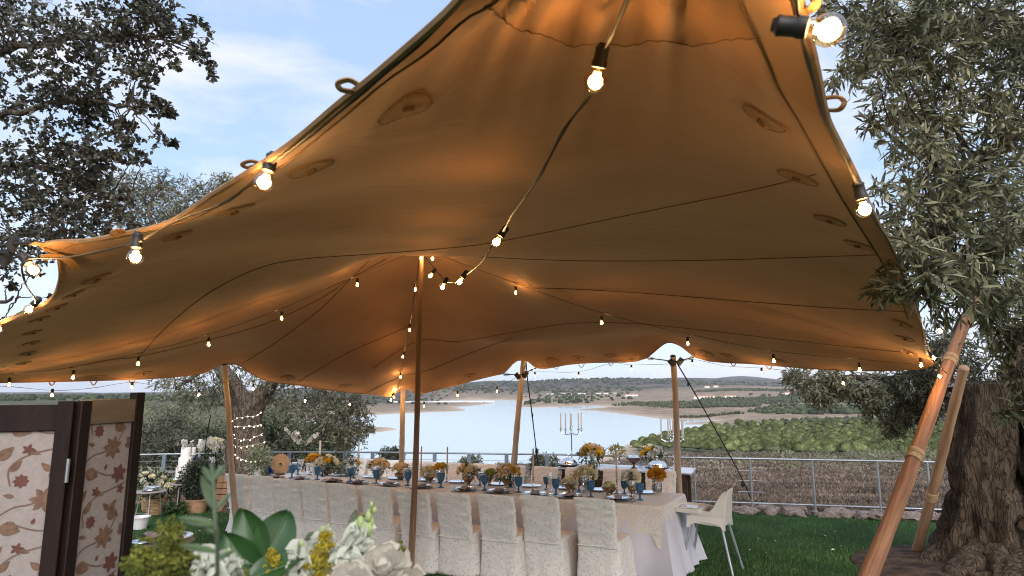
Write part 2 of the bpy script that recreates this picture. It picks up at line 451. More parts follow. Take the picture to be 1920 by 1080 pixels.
# land cover as vertex attributes: shore sand, woodland on the ridges
sand = np.exp(-np.clip(TD, 0, None) / (5 + R * 0.014)) * (R > 150)
pu_all = 960 + F * np.tan(np.clip(A, -1, 1))
wood = np.clip((R - 1900) / 700, 0, 1) * np.clip(1 - np.clip((pu_all - 1280) / 160, 0, 1) * np.clip((3300 - R) / 500, 0, 1), 0, 1)
wood = np.maximum(wood, np.clip((R - 900) / 400, 0, 1) * np.clip((880 - pu_all) / 120, 0, 1))
green = np.clip((620 - pu_all) / 200, 0, 1) * np.clip((R - 20) / 60, 0, 1)
green = np.maximum(green, np.clip((pu_all - 1560) / 250, 0, 1) * np.clip((R - 60) / 60, 0, 1) * np.clip((600 - R) / 300, 0, 1) * 0.7)
grove = np.clip((pu_all - 1150) / 40, 0, 1) * np.clip((R - 165) / 15, 0, 1) * np.clip((385 - R) / 30, 0, 1) * (TD > 8)  # ground under the pines coloured darker: undergrowth plus painted shade between the crowns
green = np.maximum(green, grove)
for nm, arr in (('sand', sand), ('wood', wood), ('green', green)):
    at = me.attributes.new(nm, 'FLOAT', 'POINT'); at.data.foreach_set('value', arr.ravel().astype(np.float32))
def land_material():
    m = bpy.data.materials.new('dry_hillside'); m.use_nodes = True
    n, l = m.node_tree.nodes, m.node_tree.links; b = n['Principled BSDF']
    b.inputs['Roughness'].default_value = 0.95; b.inputs['Specular IOR Level'].default_value = 0.1
    g = n.new('ShaderNodeNewGeometry')
    def nz(s, d=6, r=0.6):
        t = n.new('ShaderNodeTexNoise'); t.inputs['Scale'].default_value = s; t.inputs['Detail'].default_value = d; t.inputs['Roughness'].default_value = r
        l.new(g.outputs['Position'], t.inputs['Vector']); return t.outputs['Fac']
    def ramp(f, p0, c0, p1, c1):
        r = n.new('ShaderNodeValToRGB'); r.color_ramp.elements[0].position = p0; r.color_ramp.elements[0].color = (*c0, 1)
        r.color_ramp.elements[1].position = p1; r.color_ramp.elements[1].color = (*c1, 1); l.new(f, r.inputs['Fac']); return r.outputs['Color']
    def mix(f, a, c):
        x = n.new('ShaderNodeMix'); x.data_type = 'RGBA'; l.new(f, x.inputs['Factor']); l.new(a, x.inputs['A']); l.new(c, x.inputs['B']); return x.outputs['Result']
    def attr(k):
        a = n.new('ShaderNodeAttribute'); a.attribute_name = k; return a.outputs['Fac']
    dry = ramp(nz(0.05, 8, 0.65), 0.35, (0.17, 0.13, 0.098), 0.68, (0.42, 0.335, 0.255))
    spk = ramp(nz(0.9, 6, 0.75), 0.42, (0.55, 0.55, 0.5), 0.62, (1.15, 1.1, 1.05))
    mu = n.new('ShaderNodeMix'); mu.data_type = 'RGBA'; mu.blend_type = 'MULTIPLY'; mu.inputs['Factor'].default_value = 0.8
    l.new(dry, mu.inputs['A']); l.new(spk, mu.inputs['B']); dry = mu.outputs['Result']
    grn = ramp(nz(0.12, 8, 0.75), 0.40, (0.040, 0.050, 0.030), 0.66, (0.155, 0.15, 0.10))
    woo = ramp(nz(0.012, 10, 0.78), 0.44, (0.030, 0.036, 0.034), 0.60, (0.14, 0.115, 0.098))
    snd = ramp(nz(0.03, 6, 0.6), 0.35, (0.40, 0.31, 0.24), 0.7, (0.55, 0.45, 0.37))
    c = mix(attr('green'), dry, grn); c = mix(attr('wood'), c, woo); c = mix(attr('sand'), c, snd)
    l.new(c, b.inputs['Base Color'])
    return m
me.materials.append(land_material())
tag(place('hillside', me), 'dry brown hills falling to the lake and rising beyond it', 'hills', kind='structure')

wm = bpy.data.materials.new('lake_water'); wm.use_nodes = True
wb = wm.node_tree.nodes['Principled BSDF']
wb.inputs['Base Color'].default_value = (0.40, 0.47, 0.52, 1); wb.inputs['Roughness'].default_value = 0.14; wb.inputs['IOR'].default_value = 1.33
_tc = wm.node_tree.nodes.new('ShaderNodeNewGeometry'); _n = wm.node_tree.nodes.new('ShaderNodeTexNoise'); _b = wm.node_tree.nodes.new('ShaderNodeBump')
_mp = wm.node_tree.nodes.new('ShaderNodeMapping'); _mp.inputs['Scale'].default_value = (0.25, 1.0, 1)
_n.inputs['Scale'].default_value = 0.25; _n.inputs['Detail'].default_value = 4; _b.inputs['Strength'].default_value = 0.05; _b.inputs['Distance'].default_value = 1.0
wm.node_tree.links.new(_tc.outputs['Position'], _mp.inputs['Vector']); wm.node_tree.links.new(_mp.outputs['Vector'], _n.inputs['Vector'])
wm.node_tree.links.new(_n.outputs['Fac'], _b.inputs['Height']); wm.node_tree.links.new(_b.outputs['Normal'], wb.inputs['Normal'])
wmb = MB(); wmb.add([(-1800, 120, ZW), (1500, 120, ZW), (1500, 3200, ZW), (-1800, 3200, ZW)], [[0, 1, 2, 3]])
tag(wmb.build('lake', wm, smooth=False), 'pale blue reservoir lake below the garden', 'lake', kind='structure')

# ---- lawn
def fence_y(x): return float(np.interp(x, [p[0] for p in FENCE], [p[1] for p in FENCE]))
m_lawn = mat('lawn_turf', (0.045, 0.085, 0.028), 0.95, scale=1.6, col2=(0.022, 0.05, 0.017), bump=0.6, bscale=60, spec=0.1)
lm = MB(); xs = np.linspace(-22, 22, 89); ts = np.linspace(0, 1, 60)
lv = []
for t in ts:
    for x in xs:
        ye = fence_y(x) + 0.12; y = -25 + (ye + 25) * t
        lv.append((x, y, gz(y) + 0.012 * noise.noise(Vector((x * 0.8, y * 0.8, 0)))))
lm.add(lv, [[j * 89 + i, j * 89 + i + 1, (j + 1) * 89 + i + 1, (j + 1) * 89 + i] for j in range(59) for i in range(88)])
tag(lm.build('lawn', m_lawn), 'green lawn under and around the tent', 'lawn', kind='structure')
# grass blades, denser towards the eye
def grass_blades():
    n = 190000
    px = RNG.uniform(-60, 1990, n); py = RNG.uniform(905, 1180, n) ** 1.0
    u = 540 - py; x = px - 960
    dy = F * CT - u * ST; dz = F * ST + u * CT
    t = (-CAMZ) / (dz + K * dy); X = x * t; Y = dy * t
    fy = np.interp(X, [p[0] for p in FENCE], [p[1] for p in FENCE])
    bed = np.hypot((X - 5.95) / 1.95, (Y - 7.75) / 1.35) < 1
    ok = (Y < fy - 0.05) & (Y > 3.5) & ~bed
    X, Y = X[ok], Y[ok]; n = len(X)
    X = X + RNG.normal(0, 0.02, n); Y = Y + RNG.normal(0, 0.03, n)
    B = np.stack([X, Y, -K * Y - 0.004], -1)
    a = RNG.uniform(0, 2 * math.pi, n); h = RNG.uniform(0.022, 0.05, n); w = RNG.uniform(0.003, 0.006, n)
    lean = RNG.uniform(0.1, 0.9, n)[:, None]
    S = np.stack([np.cos(a), np.sin(a), 0 * a], -1); Ld = np.stack([-np.sin(a), np.cos(a), 0 * a], -1)
    tip = B + np.array([0, 0, 1]) * h[:, None] + Ld * h[:, None] * lean
    V = np.stack([B - S * w[:, None], B + S * w[:, None], tip], 1).reshape(-1, 3)
    return np_mesh('grass', V, np.arange(len(V)).reshape(-1, 3), mat('grass_blade', (0.095, 0.18, 0.055), 0.75, scale=0.9, col2=(0.042, 0.098, 0.03), spec=0.2, rnd=0.45, transl=0.2), rnd=RNG.random(n))
tag(place('grass', grass_blades()), 'short mown green grass of the lawn', 'grass', kind='stuff')
# fallen leaves and petals on the lawn
def litter():
    n = 420; X = RNG.uniform(-7, 7.5, n); Y = RNG.uniform(5, 12, n)
    B = np.stack([X, Y, -K * Y + 0.035], -1); D = RNG.normal(0, 1, (n, 3)) * np.array([1, 1, .25]); N = np.tile([0, 0, 1.], (n, 1)) + RNG.normal(0, .4, (n, 3))
    V, Fq = leaf_mesh_arrays(B, D, N, RNG.uniform(.02, .05, n), RNG.uniform(.008, .02, n)); pick = RNG.random(n) < .35
    return np_mesh('fallen_leaves', V, Fq, [mat('dry_leaf', (.26, .19, .10), .8, scale=9, rnd=.4), mat('fallen_petal', (.6, .57, .5), .7, scale=9)], rnd=np.repeat(RNG.random(n), 4), midx=np.repeat(pick.astype(int), 4))
tag(place('fallen_leaves', litter()), 'scattered dry leaves and pale petals on the lawn', 'leaves', kind='stuff')
# bare earth round the old olive
m_soil = mat('bare_soil', (0.10, 0.068, 0.05), 0.95, scale=6, col2=(0.035, 0.024, 0.019), bump=0.9, bscale=30, spec=0.1)
sb = MB(); rings = []
for j, (rr, zz) in enumerate(((1.0, 0.006), (0.97, 0.028), (0.8, 0.045), (0.5, 0.09), (0.02, 0.14))):
    ring = []
    for k in range(64):
        a = 2 * math.pi * k / 64; q = rr * (1 + 0.05 * noise.noise(Vector((math.cos(a) * 2, math.sin(a) * 2, 3))))
        x, y = 5.95 + 1.95 * q * math.cos(a), 7.75 + 1.35 * q * math.sin(a)
        ring.append(G(x, y, zz + 0.03 * noise.noise(Vector((x * 4, y * 4, 0))) * (j > 0)))
    rings.append(ring)
sb.loft(rings, cap1=True)
tag(sb.build('earth_bed', m_soil), 'bare brown earth bed round the thick olive trunk', 'earth bed', kind='structure')

# ---- dry scrub beyond the fence
def scrub():
    n = 120000
    px = RNG.uniform(930, 1990, n); Y = 11.5 * (170 / 11.5) ** (RNG.random(n) ** 1.25)
    X = (px - 960) / F * Y
    fy = np.interp(X, [p[0] for p in FENCE], [p[1] for p in FENCE])
    ok = Y > fy + 0.6; X, Y = X[ok], Y[ok]; n = len(X)
    Z, _ = land_z(X, Y)
    s = 0.5 + Y / 38.0
    B = np.stack([X, Y, Z - 0.02], -1)
    a = RNG.uniform(0, 2 * math.pi, n)
    D = np.stack([np.cos(a) * 0.7, np.sin(a) * 0.7, RNG.uniform(0.4, 1.3, n)], -1)
    N = RNG.normal(0, 1, (n, 3))
    V, Fq = leaf_mesh_arrays(B, D, N, RNG.uniform(0.08, 0.22, n) * s, RNG.uniform(0.016, 0.045, n) * s)
    return np_mesh('dry_scrub', V, Fq, mat('dry_scrub', (0.19, 0.145, 0.115), 0.9, scale=0.35, col2=(0.06, 0.047, 0.040), spec=0.1, rnd=0.5), rnd=np.repeat(RNG.random(n), 4))
tag(place('dry_scrub', scrub()), 'brown dry scrub covering the slope beyond the fence', 'scrub', kind='stuff')

# blob crowns used for far vegetation
def ico_arrays(sub):
    bm = bmesh.new(); bmesh.ops.create_icosphere(bm, subdivisions=sub, radius=1.0)
    V = np.array([v.co[:] for v in bm.verts]); Fc = np.array([[v.index for v in f.verts] for f in bm.faces]); bm.free()
    return V, Fc
def blobs(C, S, sub=2, flat=0.8, jit=0.28, seed=1):
    V0, F0 = ico_arrays(sub); rg = np.random.default_rng(seed)
    kinds = []
    for k in range(6):
        q = np.array([1 + jit * (noise.noise(Vector(v) * 2.3 + Vector((k * 7, 0, 0))) + 0.6 * noise.noise(Vector(v) * 5.1 + Vector((0, k * 5, 0)))) for v in V0])
        vv = V0 * q[:, None]; vv[:, 2] *= flat; kinds.append(vv)
    ki = rg.integers(0, 6, len(C)); an = rg.uniform(0, 6.28, len(C))
    base = np.array(kinds)[ki]
    ca, sa = np.cos(an)[:, None], np.sin(an)[:, None]
    X = base[:, :, 0] * ca - base[:, :, 1] * sa; Y = base[:, :, 0] * sa + base[:, :, 1] * ca
    V = np.stack([X, Y, base[:, :, 2]], -1) * np.asarray(S)[:, None, None] + np.asarray(C)[:, None, :]
    Fq = (F0[None] + (np.arange(len(C)) * len(V0))[:, None, None]).reshape(-1, 3)
    return V.reshape(-1, 3), Fq, np.repeat(rg.random(len(C)), len(F0))
m_shrub = mat('grey_green_shrub', (0.215, 0.215, 0.145), 0.9, scale=0.3, col2=(0.10, 0.105, 0.066), spec=0.1, rnd=0.35, bump=1.0, bscale=3)
# pale shrubs scattered in front of the pines: an uncountable mass
n = 900
px = RNG.uniform(1290, 2000, n); Y = RNG.uniform(60, 165, n)
keep = RNG.random(n) < np.clip((px - 1250) / 500, 0.05, 1) * np.clip((Y - 40) / 90, 0.1, 1)
px, Y = px[keep], Y[keep]; X = (px - 960) / F * Y; Z, _ = land_z(X, Y)
S = RNG.uniform(0.5, 1.5, len(X)) * (0.5 + Y / 220)
n = 1500
px2 = RNG.uniform(150, 660, n); Y2 = 55 * (420 / 55) ** RNG.random(n)
X2 = (px2 - 960) / F * Y2; Z2, d2 = land_z(X2, Y2); ok = d2 > 8
S2 = (RNG.uniform(0.35, 0.9, n) * (0.6 + Y2 / 150))[ok]
X = np.concatenate([X, X2[ok]]); Y = np.concatenate([Y, Y2[ok]]); Z = np.concatenate([Z, Z2[ok]]); S = np.concatenate([S, S2])
nl = 60
dd = unit(RNG.normal(0, 1, (len(S), nl, 3)) + np.array([0, 0, 0.4])); Bs = np.stack([X, Y, Z + S * 0.35], -1)[:, None] + dd * np.array([1, 1, .75]) * S[:, None, None] * RNG.uniform(.45, 1, (len(S), nl, 1))
kk = len(S) * nl; ss = np.repeat(S, nl)
V, Fq = leaf_mesh_arrays(Bs.reshape(kk, 3), dd.reshape(kk, 3) + RNG.normal(0, .6, (kk, 3)), RNG.normal(0, 1, (kk, 3)), ss * RNG.uniform(.18, .42, kk), ss * RNG.uniform(.08, .2, kk)); rn = np.repeat(np.clip(np.repeat(RNG.random(len(S)), nl) * .6 + RNG.random(kk) * .4, 0, 1), 4)
tag(place('shrubs', np_mesh('shrubs', V, Fq, m_shrub, rnd=rn)), 'pale grey green shrubs scattered over the slope below the pines', 'shrubs', kind='stuff')
# far orchards: rows of dots
m_orch = mat('orchard_green', (0.085, 0.095, 0.055), 0.9, scale=0.3, col2=(0.04, 0.048, 0.03), spec=0.1, rnd=0.3)
C = []; S = []
def rows(px0, px1, Y0, Y1, nx, ny, s, skew=0.0, bend=None):
    for j in range(ny):
        for i in range(nx):
            Yd = Y0 + (Y1 - Y0) * j / max(1, ny - 1); p = px0 + (px1 - px0) * (i + skew * j + random.uniform(-.12, .12)) / nx
            if bend and not bend(p, Yd): continue
            x = (p - 960) / F * Yd; C.append((x, Yd + random.uniform(-2, 2))); S.append(s * random.uniform(0.8, 1.25))
rows(1135, 1420, 780, 1000, 50, 9, 2.1, 0.25, lambda p, Y: Y > 1010 - (p - 1130) * 1.9)
rows(1300, 1600, 900, 1150, 52, 8, 2.3, 0.3)
rows(1270, 1390, 540, 556, 22, 1, 1.5)
rows(1450, 1760, 1000, 1500, 60, 9, 2.6, 0.2)
rows(1300, 1470, 1650, 1850, 34, 6, 2.6, 0.2)
rows(1395, 1760, 345, 440, 40, 6, 1.5, 0.4, lambda p, Y: Y < 345 + (p - 1380) * 0.5)
C = np.array(C); S = np.array(S); Z, D_ = land_z(C[:, 0], C[:, 1]); ok = D_ > 6
V, Fq, rn = blobs(np.column_stack([C, Z + S * 0.7])[ok], S[ok], 1, 0.9, 0.25, 5)
tag(place('orchard', np_mesh('orchard', V, Fq, m_orch, rnd=rn, smooth=True)), 'far olive orchard planted in dotted rows on pale ground', 'orchard', kind='stuff')
# far pine wood behind the near grove and woods on ridges
C = []; S = []
for k in range(700):
    p = random.uniform(1365, 1950); Yd = random.uniform(520, 800)
    if Yd > 530 + (p - 1365) * 3 or Yd < 640 - (p - 1365) * 1.4: continue
    C.append(((p - 960) / F * Yd, Yd)); S.append(random.uniform(2.4, 4.0))
for k in range(260):
    p = random.choice([random.uniform(1020, 1120), random.uniform(985, 1180), random.uniform(1400, 1700), random.uniform(690, 850)]); Yd = random.uniform(1050, 1900)
    C.append(((p - 960) / F * Yd, Yd)); S.append(random.uniform(3, 6))
for k in range(2600):
    p = random.uniform(-100, 1500); Yd = random.uniform(500, 1800) if p < 640 else random.uniform(2100, 3600)
    if p > 1200 and Yd < 2700: continue
    C.append(((p - 960) / F * Yd, Yd)); S.append(random.uniform(3, 6) * (0.6 if Yd < 1800 else 1.3))
C = np.array(C); S = np.array(S); Z, D_ = land_z(C[:, 0], C[:, 1]); ok = D_ > 14
V, Fq, rn = blobs(np.column_stack([C, Z + S * 0.35])[ok], S[ok], 1, 0.75, 0.35, 6)
tag(place('distant_woods', np_mesh('distant_woods', V, Fq, mat('far_wood', (0.075, 0.092, 0.05), 0.95, scale=0.05, col2=(0.035, 0.044, 0.032), spec=0.05, rnd=0.4), rnd=rn, smooth=True)), 'far woodland dotting the hills round the lake', 'woods', kind='stuff')

# ---- near grove of rounded stone pines, each its own tree
m_pine = mat('pine_green', (0.20, 0.225, 0.095), 0.85, scale=0.9, col2=(0.075, 0.095, 0.038), spec=0.15, bump=0.6, bscale=4, rnd=0.35, orand=0.28)
m_bark_far = mat('pine_bark', (0.12, 0.08, 0.055), 0.9)
pine_meshes = []
for k in range(4):
    rg = np.random.default_rng(40 + k)
    V0, F0 = ico_arrays(3)
    q = np.array([1 + 0.10 * noise.noise(Vector(v) * 2 + Vector((k * 9, 1, 2))) + 0.07 * noise.noise(Vector(v) * 6 + Vector((1, k * 9, 2))) for v in V0])
    V = V0 * q[:, None] * 0.93; V[:, 2] = np.where(V[:, 2] < 0, V[:, 2] * 0.40, V[:, 2] * 0.98)
    # needle tufts standing off the crown
    nt = 900; D = unit(rg.normal(0, 1, (nt, 3)) + np.array([0, 0, 0.35])); D[:, 2] = np.where(D[:, 2] < -0.2, -D[:, 2], D[:, 2])
    B = D * np.array([0.88, 0.88, 0.90]); Vt, Ft = leaf_mesh_arrays(B, D + rg.normal(0, .5, (nt, 3)), rg.normal(0, 1, (nt, 3)), rg.uniform(.10, .22, nt), rg.uniform(.05, .10, nt))
    Va = np.vstack([V, Vt]); Fa = np.vstack([F0, Ft + len(V)])
    pine_meshes.append(np_mesh('crown', Va, Fa, m_pine, rnd=np.concatenate([np.repeat(0.5, len(F0)), np.repeat(rg.random(nt), 4)]), smooth=True))
tm = MB(); tm.tube([(0, 0, -1.2), (0.02, 0, -0.6), (0, 0.03, 0)], [0.09, 0.075, 0.06], 6); pine_trunk = tm.mesh('trunk', m_bark_far)
def pine_line_front(p): return np.interp(p, [1150, 1250, 1340, 1450, 1600, 1800, 2000], [262, 205, 182, 172, 160, 150, 145])
cnt = 0
for j in range(16):
    for i in range(38):
        p = 1165 + i * 27 + (j % 2) * 13 + j * 3 + random.uniform(-3.5, 3.5)
        Yd = pine_line_front(p) + j * 14 + random.uniform(-2, 2)
        back = np.interp(p, [1165, 1230, 1300, 1360, 1450, 1600, 2000], [266, 300, 318, 335, 345, 350, 350])
        if Yd > back or p > 1800 or cnt >= 270: continue
        x = (p - 960) / F * Yd
        z, dd = land_z(np.array([x]), np.array([Yd]))
        if dd[0] < 4: continue
        s = random.uniform(1.6, 2.2)
        t = thing('pine_tree', 'small rounded bright green pine in the planted grove by the lake', 'tree', (x, Yd, z[0] + s * 0.72), random.uniform(0, 6.28), 'pines of the planted grove')
        t.scale = (s, s, s * random.uniform(0.9, 1.1))
        place('crown', pine_meshes[cnt % 4], t); place('trunk', pine_trunk, t); cnt += 1

# ---- bridges and farmhouses far off
m_conc = mat('pale_concrete', (0.72, 0.72, 0.72), 0.8, scale=0.05)
def bridge(label, px0, py0, px1, py1, Y0, Y1, npier, drop):
    a, b_ = PY(px0, py0, Y0), PY(px1, py1, Y1); mid = (a + b_) / 2
    t = thing('road_bridge', label, 'bridge', (mid.x, mid.y, mid.z - 1)); d = (b_ - a)
    mb = MB(); X = d.normalized(); Y_ = Vector((0, 0, 1)).cross(X).normalized()
    mb.box((0, 0, 1), (d.length, 9, 1.6), ax=(X, Y_, X.cross(Y_))); mb.build('deck', m_conc, t, smooth=False)
    for s in (-1, 1):
        pb = MB(); pb.box(Vector((0, 0, 2.3)) + Y_ * s * 4.3, (d.length, 0.3, 0.9), ax=(X, Y_, X.cross(Y_))); pb.build('parapet', m_conc, t, smooth=False)
    for k in range(npier):
        q = a + d * ((k + 0.5) / npier) - mid
        pb = MB(); pb.box((q.x, q.y, q.z + 1 - drop / 2), (2.4, 6, drop), math.atan2(X.y, X.x)); pb.build('pier', m_conc, t, smooth=False)
bridge('white road bridge on piers over the lake arm', 740, 754, 925, 753, 1150, 1330, 5, 17)
bridge('long low white bridge beyond the spit of land', 1025, 739.5, 1160, 737.5, 1900, 2000, 6, 20)
m_wh = mat('white_render', (0.8, 0.78, 0.75), 0.8, scale=0.5); m_tile = mat('roof_tile', (0.42, 0.2, 0.12), 0.85, scale=1)
m_win = mat('dark_window', (0.03, 0.035, 0.04), 0.2)
def farmhouse(label, px, Yd, w, dp, h, rz=0.2):
    x = (px - 960) / F * Yd; z, _ = land_z(np.array([x]), np.array([Yd]))
    t = thing('farmhouse', label, 'house', (x, Yd, z[0] - 0.5), rz)
    mb = MB(); mb.box((0, 0, h / 2 + 0.25), (w, dp, h + 0.5)); mb.build('wall', m_wh, t, smooth=False)
    rb = MB(); e = 0.4; rh = dp * 0.22
    rb.add([(-w / 2 - e, -dp / 2 - e, h + .5), (w / 2 + e, -dp / 2 - e, h + .5), (w / 2 + e, dp / 2 + e, h + .5), (-w / 2 - e, dp / 2 + e, h + .5), (-w / 2 - e, 0, h + .5 + rh), (w / 2 + e, 0, h + .5 + rh)],
           [[0, 1, 5, 4], [2, 3, 4, 5], [0, 4, 3], [1, 2, 5], [3, 2, 1, 0]]); rb.build('roof', m_tile, t, smooth=False)
    for k in range(3):
        wb_ = MB(); wb_.box((-w * 0.3 + k * w * 0.3, -dp / 2 - 0.02, h * 0.55), (1.2, 0.2, 1.4)); wb_.build('window', m_win, t, smooth=False)
farmhouse('small white farmhouse highest on the far brown knoll', 1321, 2150, 16, 9, 5)
farmhouse('white farmhouse lower on the far brown knoll', 1338, 2080, 15, 8, 5, -0.3)
farmhouse('long low white farm building behind the dotted orchard', 1315, 1180, 40, 8, 4, 0.05)
farmhouse('low white farm shed at the far edge of the orchard', 1362, 1190, 22, 8, 4, 0.1)
farmhouse('white farmhouse among trees past the pine wood', 1468, 1300, 14, 9, 5, 0.3)
farmhouse('white house beside the far bridge end', 1180, 1500, 30, 9, 4, 0.2)
# ================================================================== STRETCH TENT
def tent_material():
    m = bpy.data.materials.new('stretch_fabric'); m.use_nodes = True
    n, l = m.node_tree.nodes, m.node_tree.links; b = n['Principled BSDF']
    b.inputs['Roughness'].default_value = 0.85; b.inputs['Specular IOR Level'].default_value = 0.15; b.inputs['Sheen Weight'].default_value = 0.15
    tc = n.new('ShaderNodeTexCoord')
    nz = n.new('ShaderNodeTexNoise'); nz.inputs['Scale'].default_value = 1.3; nz.inputs['Detail'].default_value = 6
    rp = n.new('ShaderNodeValToRGB'); rp.color_ramp.elements[0].position = 0.3; rp.color_ramp.elements[0].color = (0.30, 0.148, 0.068, 1)
    rp.color_ramp.elements[1].position = 0.7; rp.color_ramp.elements[1].color = (0.37, 0.192, 0.092, 1)
    l.new(tc.outputs['Object'], nz.inputs['Vector']); l.new(nz.outputs['Fac'], rp.inputs['Fac'])
    wv = n.new('ShaderNodeTexNoise'); wv.inputs['Scale'].default_value = 420; wv.inputs['Detail'].default_value = 2
    mu = n.new('ShaderNodeMix'); mu.data_type = 'RGBA'; mu.blend_type = 'MULTIPLY'; mu.inputs['Factor'].default_value = 0.35
    l.new(tc.outputs['Object'], wv.inputs['Vector']); l.new(rp.outputs['Color'], mu.inputs['A']); l.new(wv.outputs['Fac'], mu.inputs['B'])
    l.new(mu.outputs['Result'], b.inputs['Base Color'])
    bp = n.new('ShaderNodeBump'); bp.inputs['Strength'].default_value = 0.12; bp.inputs['Distance'].default_value = 0.002
    wr = n.new('ShaderNodeTexNoise'); wr.inputs['Scale'].default_value = 3.5; wr.inputs['Detail'].default_value = 4; wr.inputs['Distortion'].default_value = 1.2; l.new(tc.outputs['Object'], wr.inputs['Vector'])
    b2 = n.new('ShaderNodeBump'); b2.inputs['Strength'].default_value = 0.35; b2.inputs['Distance'].default_value = 0.03; l.new(wr.outputs['Fac'], b2.inputs['Height']); l.new(b2.outputs['Normal'], bp.inputs['Normal'])
    l.new(wv.outputs['Fac'], bp.inputs['Height']); l.new(bp.outputs['Normal'], b.inputs['Normal'])
    tb = n.new('ShaderNodeBsdfTranslucent'); mx = n.new('ShaderNodeMixShader'); mx.inputs['Fac'].default_value = 0.05
    l.new(mu.outputs['Result'], tb.inputs['Color']); l.new(b.outputs['BSDF'], mx.inputs[1]); l.new(tb.outputs['BSDF'], mx.inputs[2]); l.new(mx.outputs['Shader'], n['Material Output'].inputs['Surface'])
    return m
m_tent = tent_material()
m_seam = mat('seam_thread', (0.12, 0.066, 0.034), 0.9, scale=40)
m_stitch = mat('patch_stitch', (0.15, 0.075, 0.035), 0.9, scale=40)
m_web = mat('webbing', (0.27, 0.155, 0.075), 0.8, scale=30)
m_patch = mat('tent_patch', (0.30, 0.172, 0.078), 0.85, scale=5, var=0.12)
m_rope = mat('black_rope', (0.02, 0.02, 0.022), 0.8, scale=60)
m_blackp = mat('black_plastic', (0.015, 0.015, 0.017), 0.45, scale=20)
m_steel = mat('steel', (0.5, 0.5, 0.52), 0.3, metal=1.0, scale=20)

# outline, going round: near corner over the camera, left edge, back edge, right corner, right edge
def D3(px, py, d): return PD(px, py, d)
front_left = [D3(1000, -190, 0.98), D3(930, -95, 1.03), D3(857, 2, 1.08), D3(775, 78, 1.15), D3(690, 150, 1.25), D3(640, 189, 1.33), D3(570, 248, 1.46), D3(495, 302, 1.62), D3(400, 361, 1.88), D3(322, 413, 2.10), D3(240, 437, 2.35), D3(155, 453, 2.58), D3(78, 461, 2.78)]
left_side = [D3(103, 472, 2.84), D3(113, 500, 2.95), D3(112, 528, 3.15), D3(98, 556, 3.45), D3(60, 579, 3.85), D3(0, 604, 4.3), D3(-80, 640, 4.9), D3(-150, 675, 5.6), D3(-215, 712, 6.4)]
back = [(-100, 715, 6.3), (0, 714, 6.8), (95, 713, 7.2), (190, 712, 7.6), (290, 709, 8.1), (360, 703, 8.45), (388, 697, 8.6), (405, 687, 8.7), (425, 681, 8.8), (447, 684, 8.9), (464, 696, 8.95), (482, 707, 9.0), (560, 722, 9.5), (650, 735, 9.95), (715, 741, 10.3), (735, 742, 10.4), (744, 731, 10.5), (755, 725, 10.55), (768, 730, 10.5), (779, 738, 10.5), (800, 735, 10.5), (850, 723, 10.6), (930, 703, 10.7), (945, 699, 10.7), (961, 682, 10.75), (975, 669, 10.8), (988, 675, 10.75), (1004, 689, 10.7), (1060, 684, 10.5), (1145, 679, 10.2), (1212, 671, 9.9), (1233, 654, 9.8), (1252, 642, 9.7), (1275, 648, 9.65), (1302, 669, 9.5), (1400, 681, 8.9), (1500, 689, 8.2), (1600, 694, 7.5), (1690, 695, 6.9)]
back = [PY(*p) for p in back]
right_side = [PY(1748, 684, 6.45), PY(1737, 662, 6.0), PY(1731, 630, 5.3), PY(1722, 585, 4.5), PY(1703, 530, 3.6), PY(1680, 478, 2.95), PY(1655, 432, 2.5), PY(1632, 388, 2.1), PY(1608, 335, 1.75), PY(1580, 280, 1.48), PY(1550, 220, 1.27), PY(1530, 130, 1.06), PY(1510, 50, 0.92), PY(1488, -30, 0.82), PY(1440, -130, 0.74), PY(1340, -230, 0.68), PY(1180, -280, 0.66)]
loop_ctrl = front_left + left_side + back + right_side
inner = [PY(*p) for p in [
    (792, 462, 7.02), (770, 480, 7.3), (812, 480, 7.3), (792, 500, 7.6), (792, 560, 8.4), (792, 640, 9.3), (700, 690, 9.3),
    (790, 478, 5.0), (790, 447, 4.2), (790, 400, 3.3), (790, 320, 2.35), (800, 230, 1.75), (830, 130, 1.42), (880, 60, 1.22),
    (650, 440, 3.6), (650, 360, 2.6), (600, 520, 6.2), (640, 480, 5.2), (600, 620, 8.0), (500, 560, 6.5), (500, 640, 7.9), (500, 480, 4.6), (500, 400, 2.85),
    (380, 470, 3.4), (350, 560, 5.2), (350, 640, 6.7), (230, 500, 3.3), (220, 580, 4.8), (200, 660, 6.3), (100, 640, 5.3),
    (1000, 0, 1.12), (1150, 0, 1.18), (1300, 0, 1.10), (1000, 100, 1.45), (1150, 100, 1.55), (1350, 100, 1.38), (1000, 200, 1.85), (1200, 200, 1.95), (1400, 200, 1.65), (1000, 320, 2.55), (1200, 320, 2.65), (1400, 320, 2.35),
    (1000, 410, 3.6), (1200, 410, 3.7), (1400, 410, 3.3), (1000, 485, 5.2), (1200, 485, 5.2), (1400, 485, 4.7), (1550, 485, 4.0), (1000, 560, 7.1), (1200, 560, 6.9), (1400, 560, 6.2), (1600, 560, 5.1),
    (975, 656, 10.25), (975, 640, 9.7), (425, 668, 8.35), (425, 652, 7.9), (755, 712, 10.1), (755, 697, 9.75), (1252, 628, 9.2), (930, 640, 8.9), (1100, 630, 8.6), (1300, 630, 7.9), (1500, 640, 7.1), (1650, 650, 6.5), (900, 480, 5.6)]]
ctrl = np.array([p[:] for p in loop_ctrl + inner])
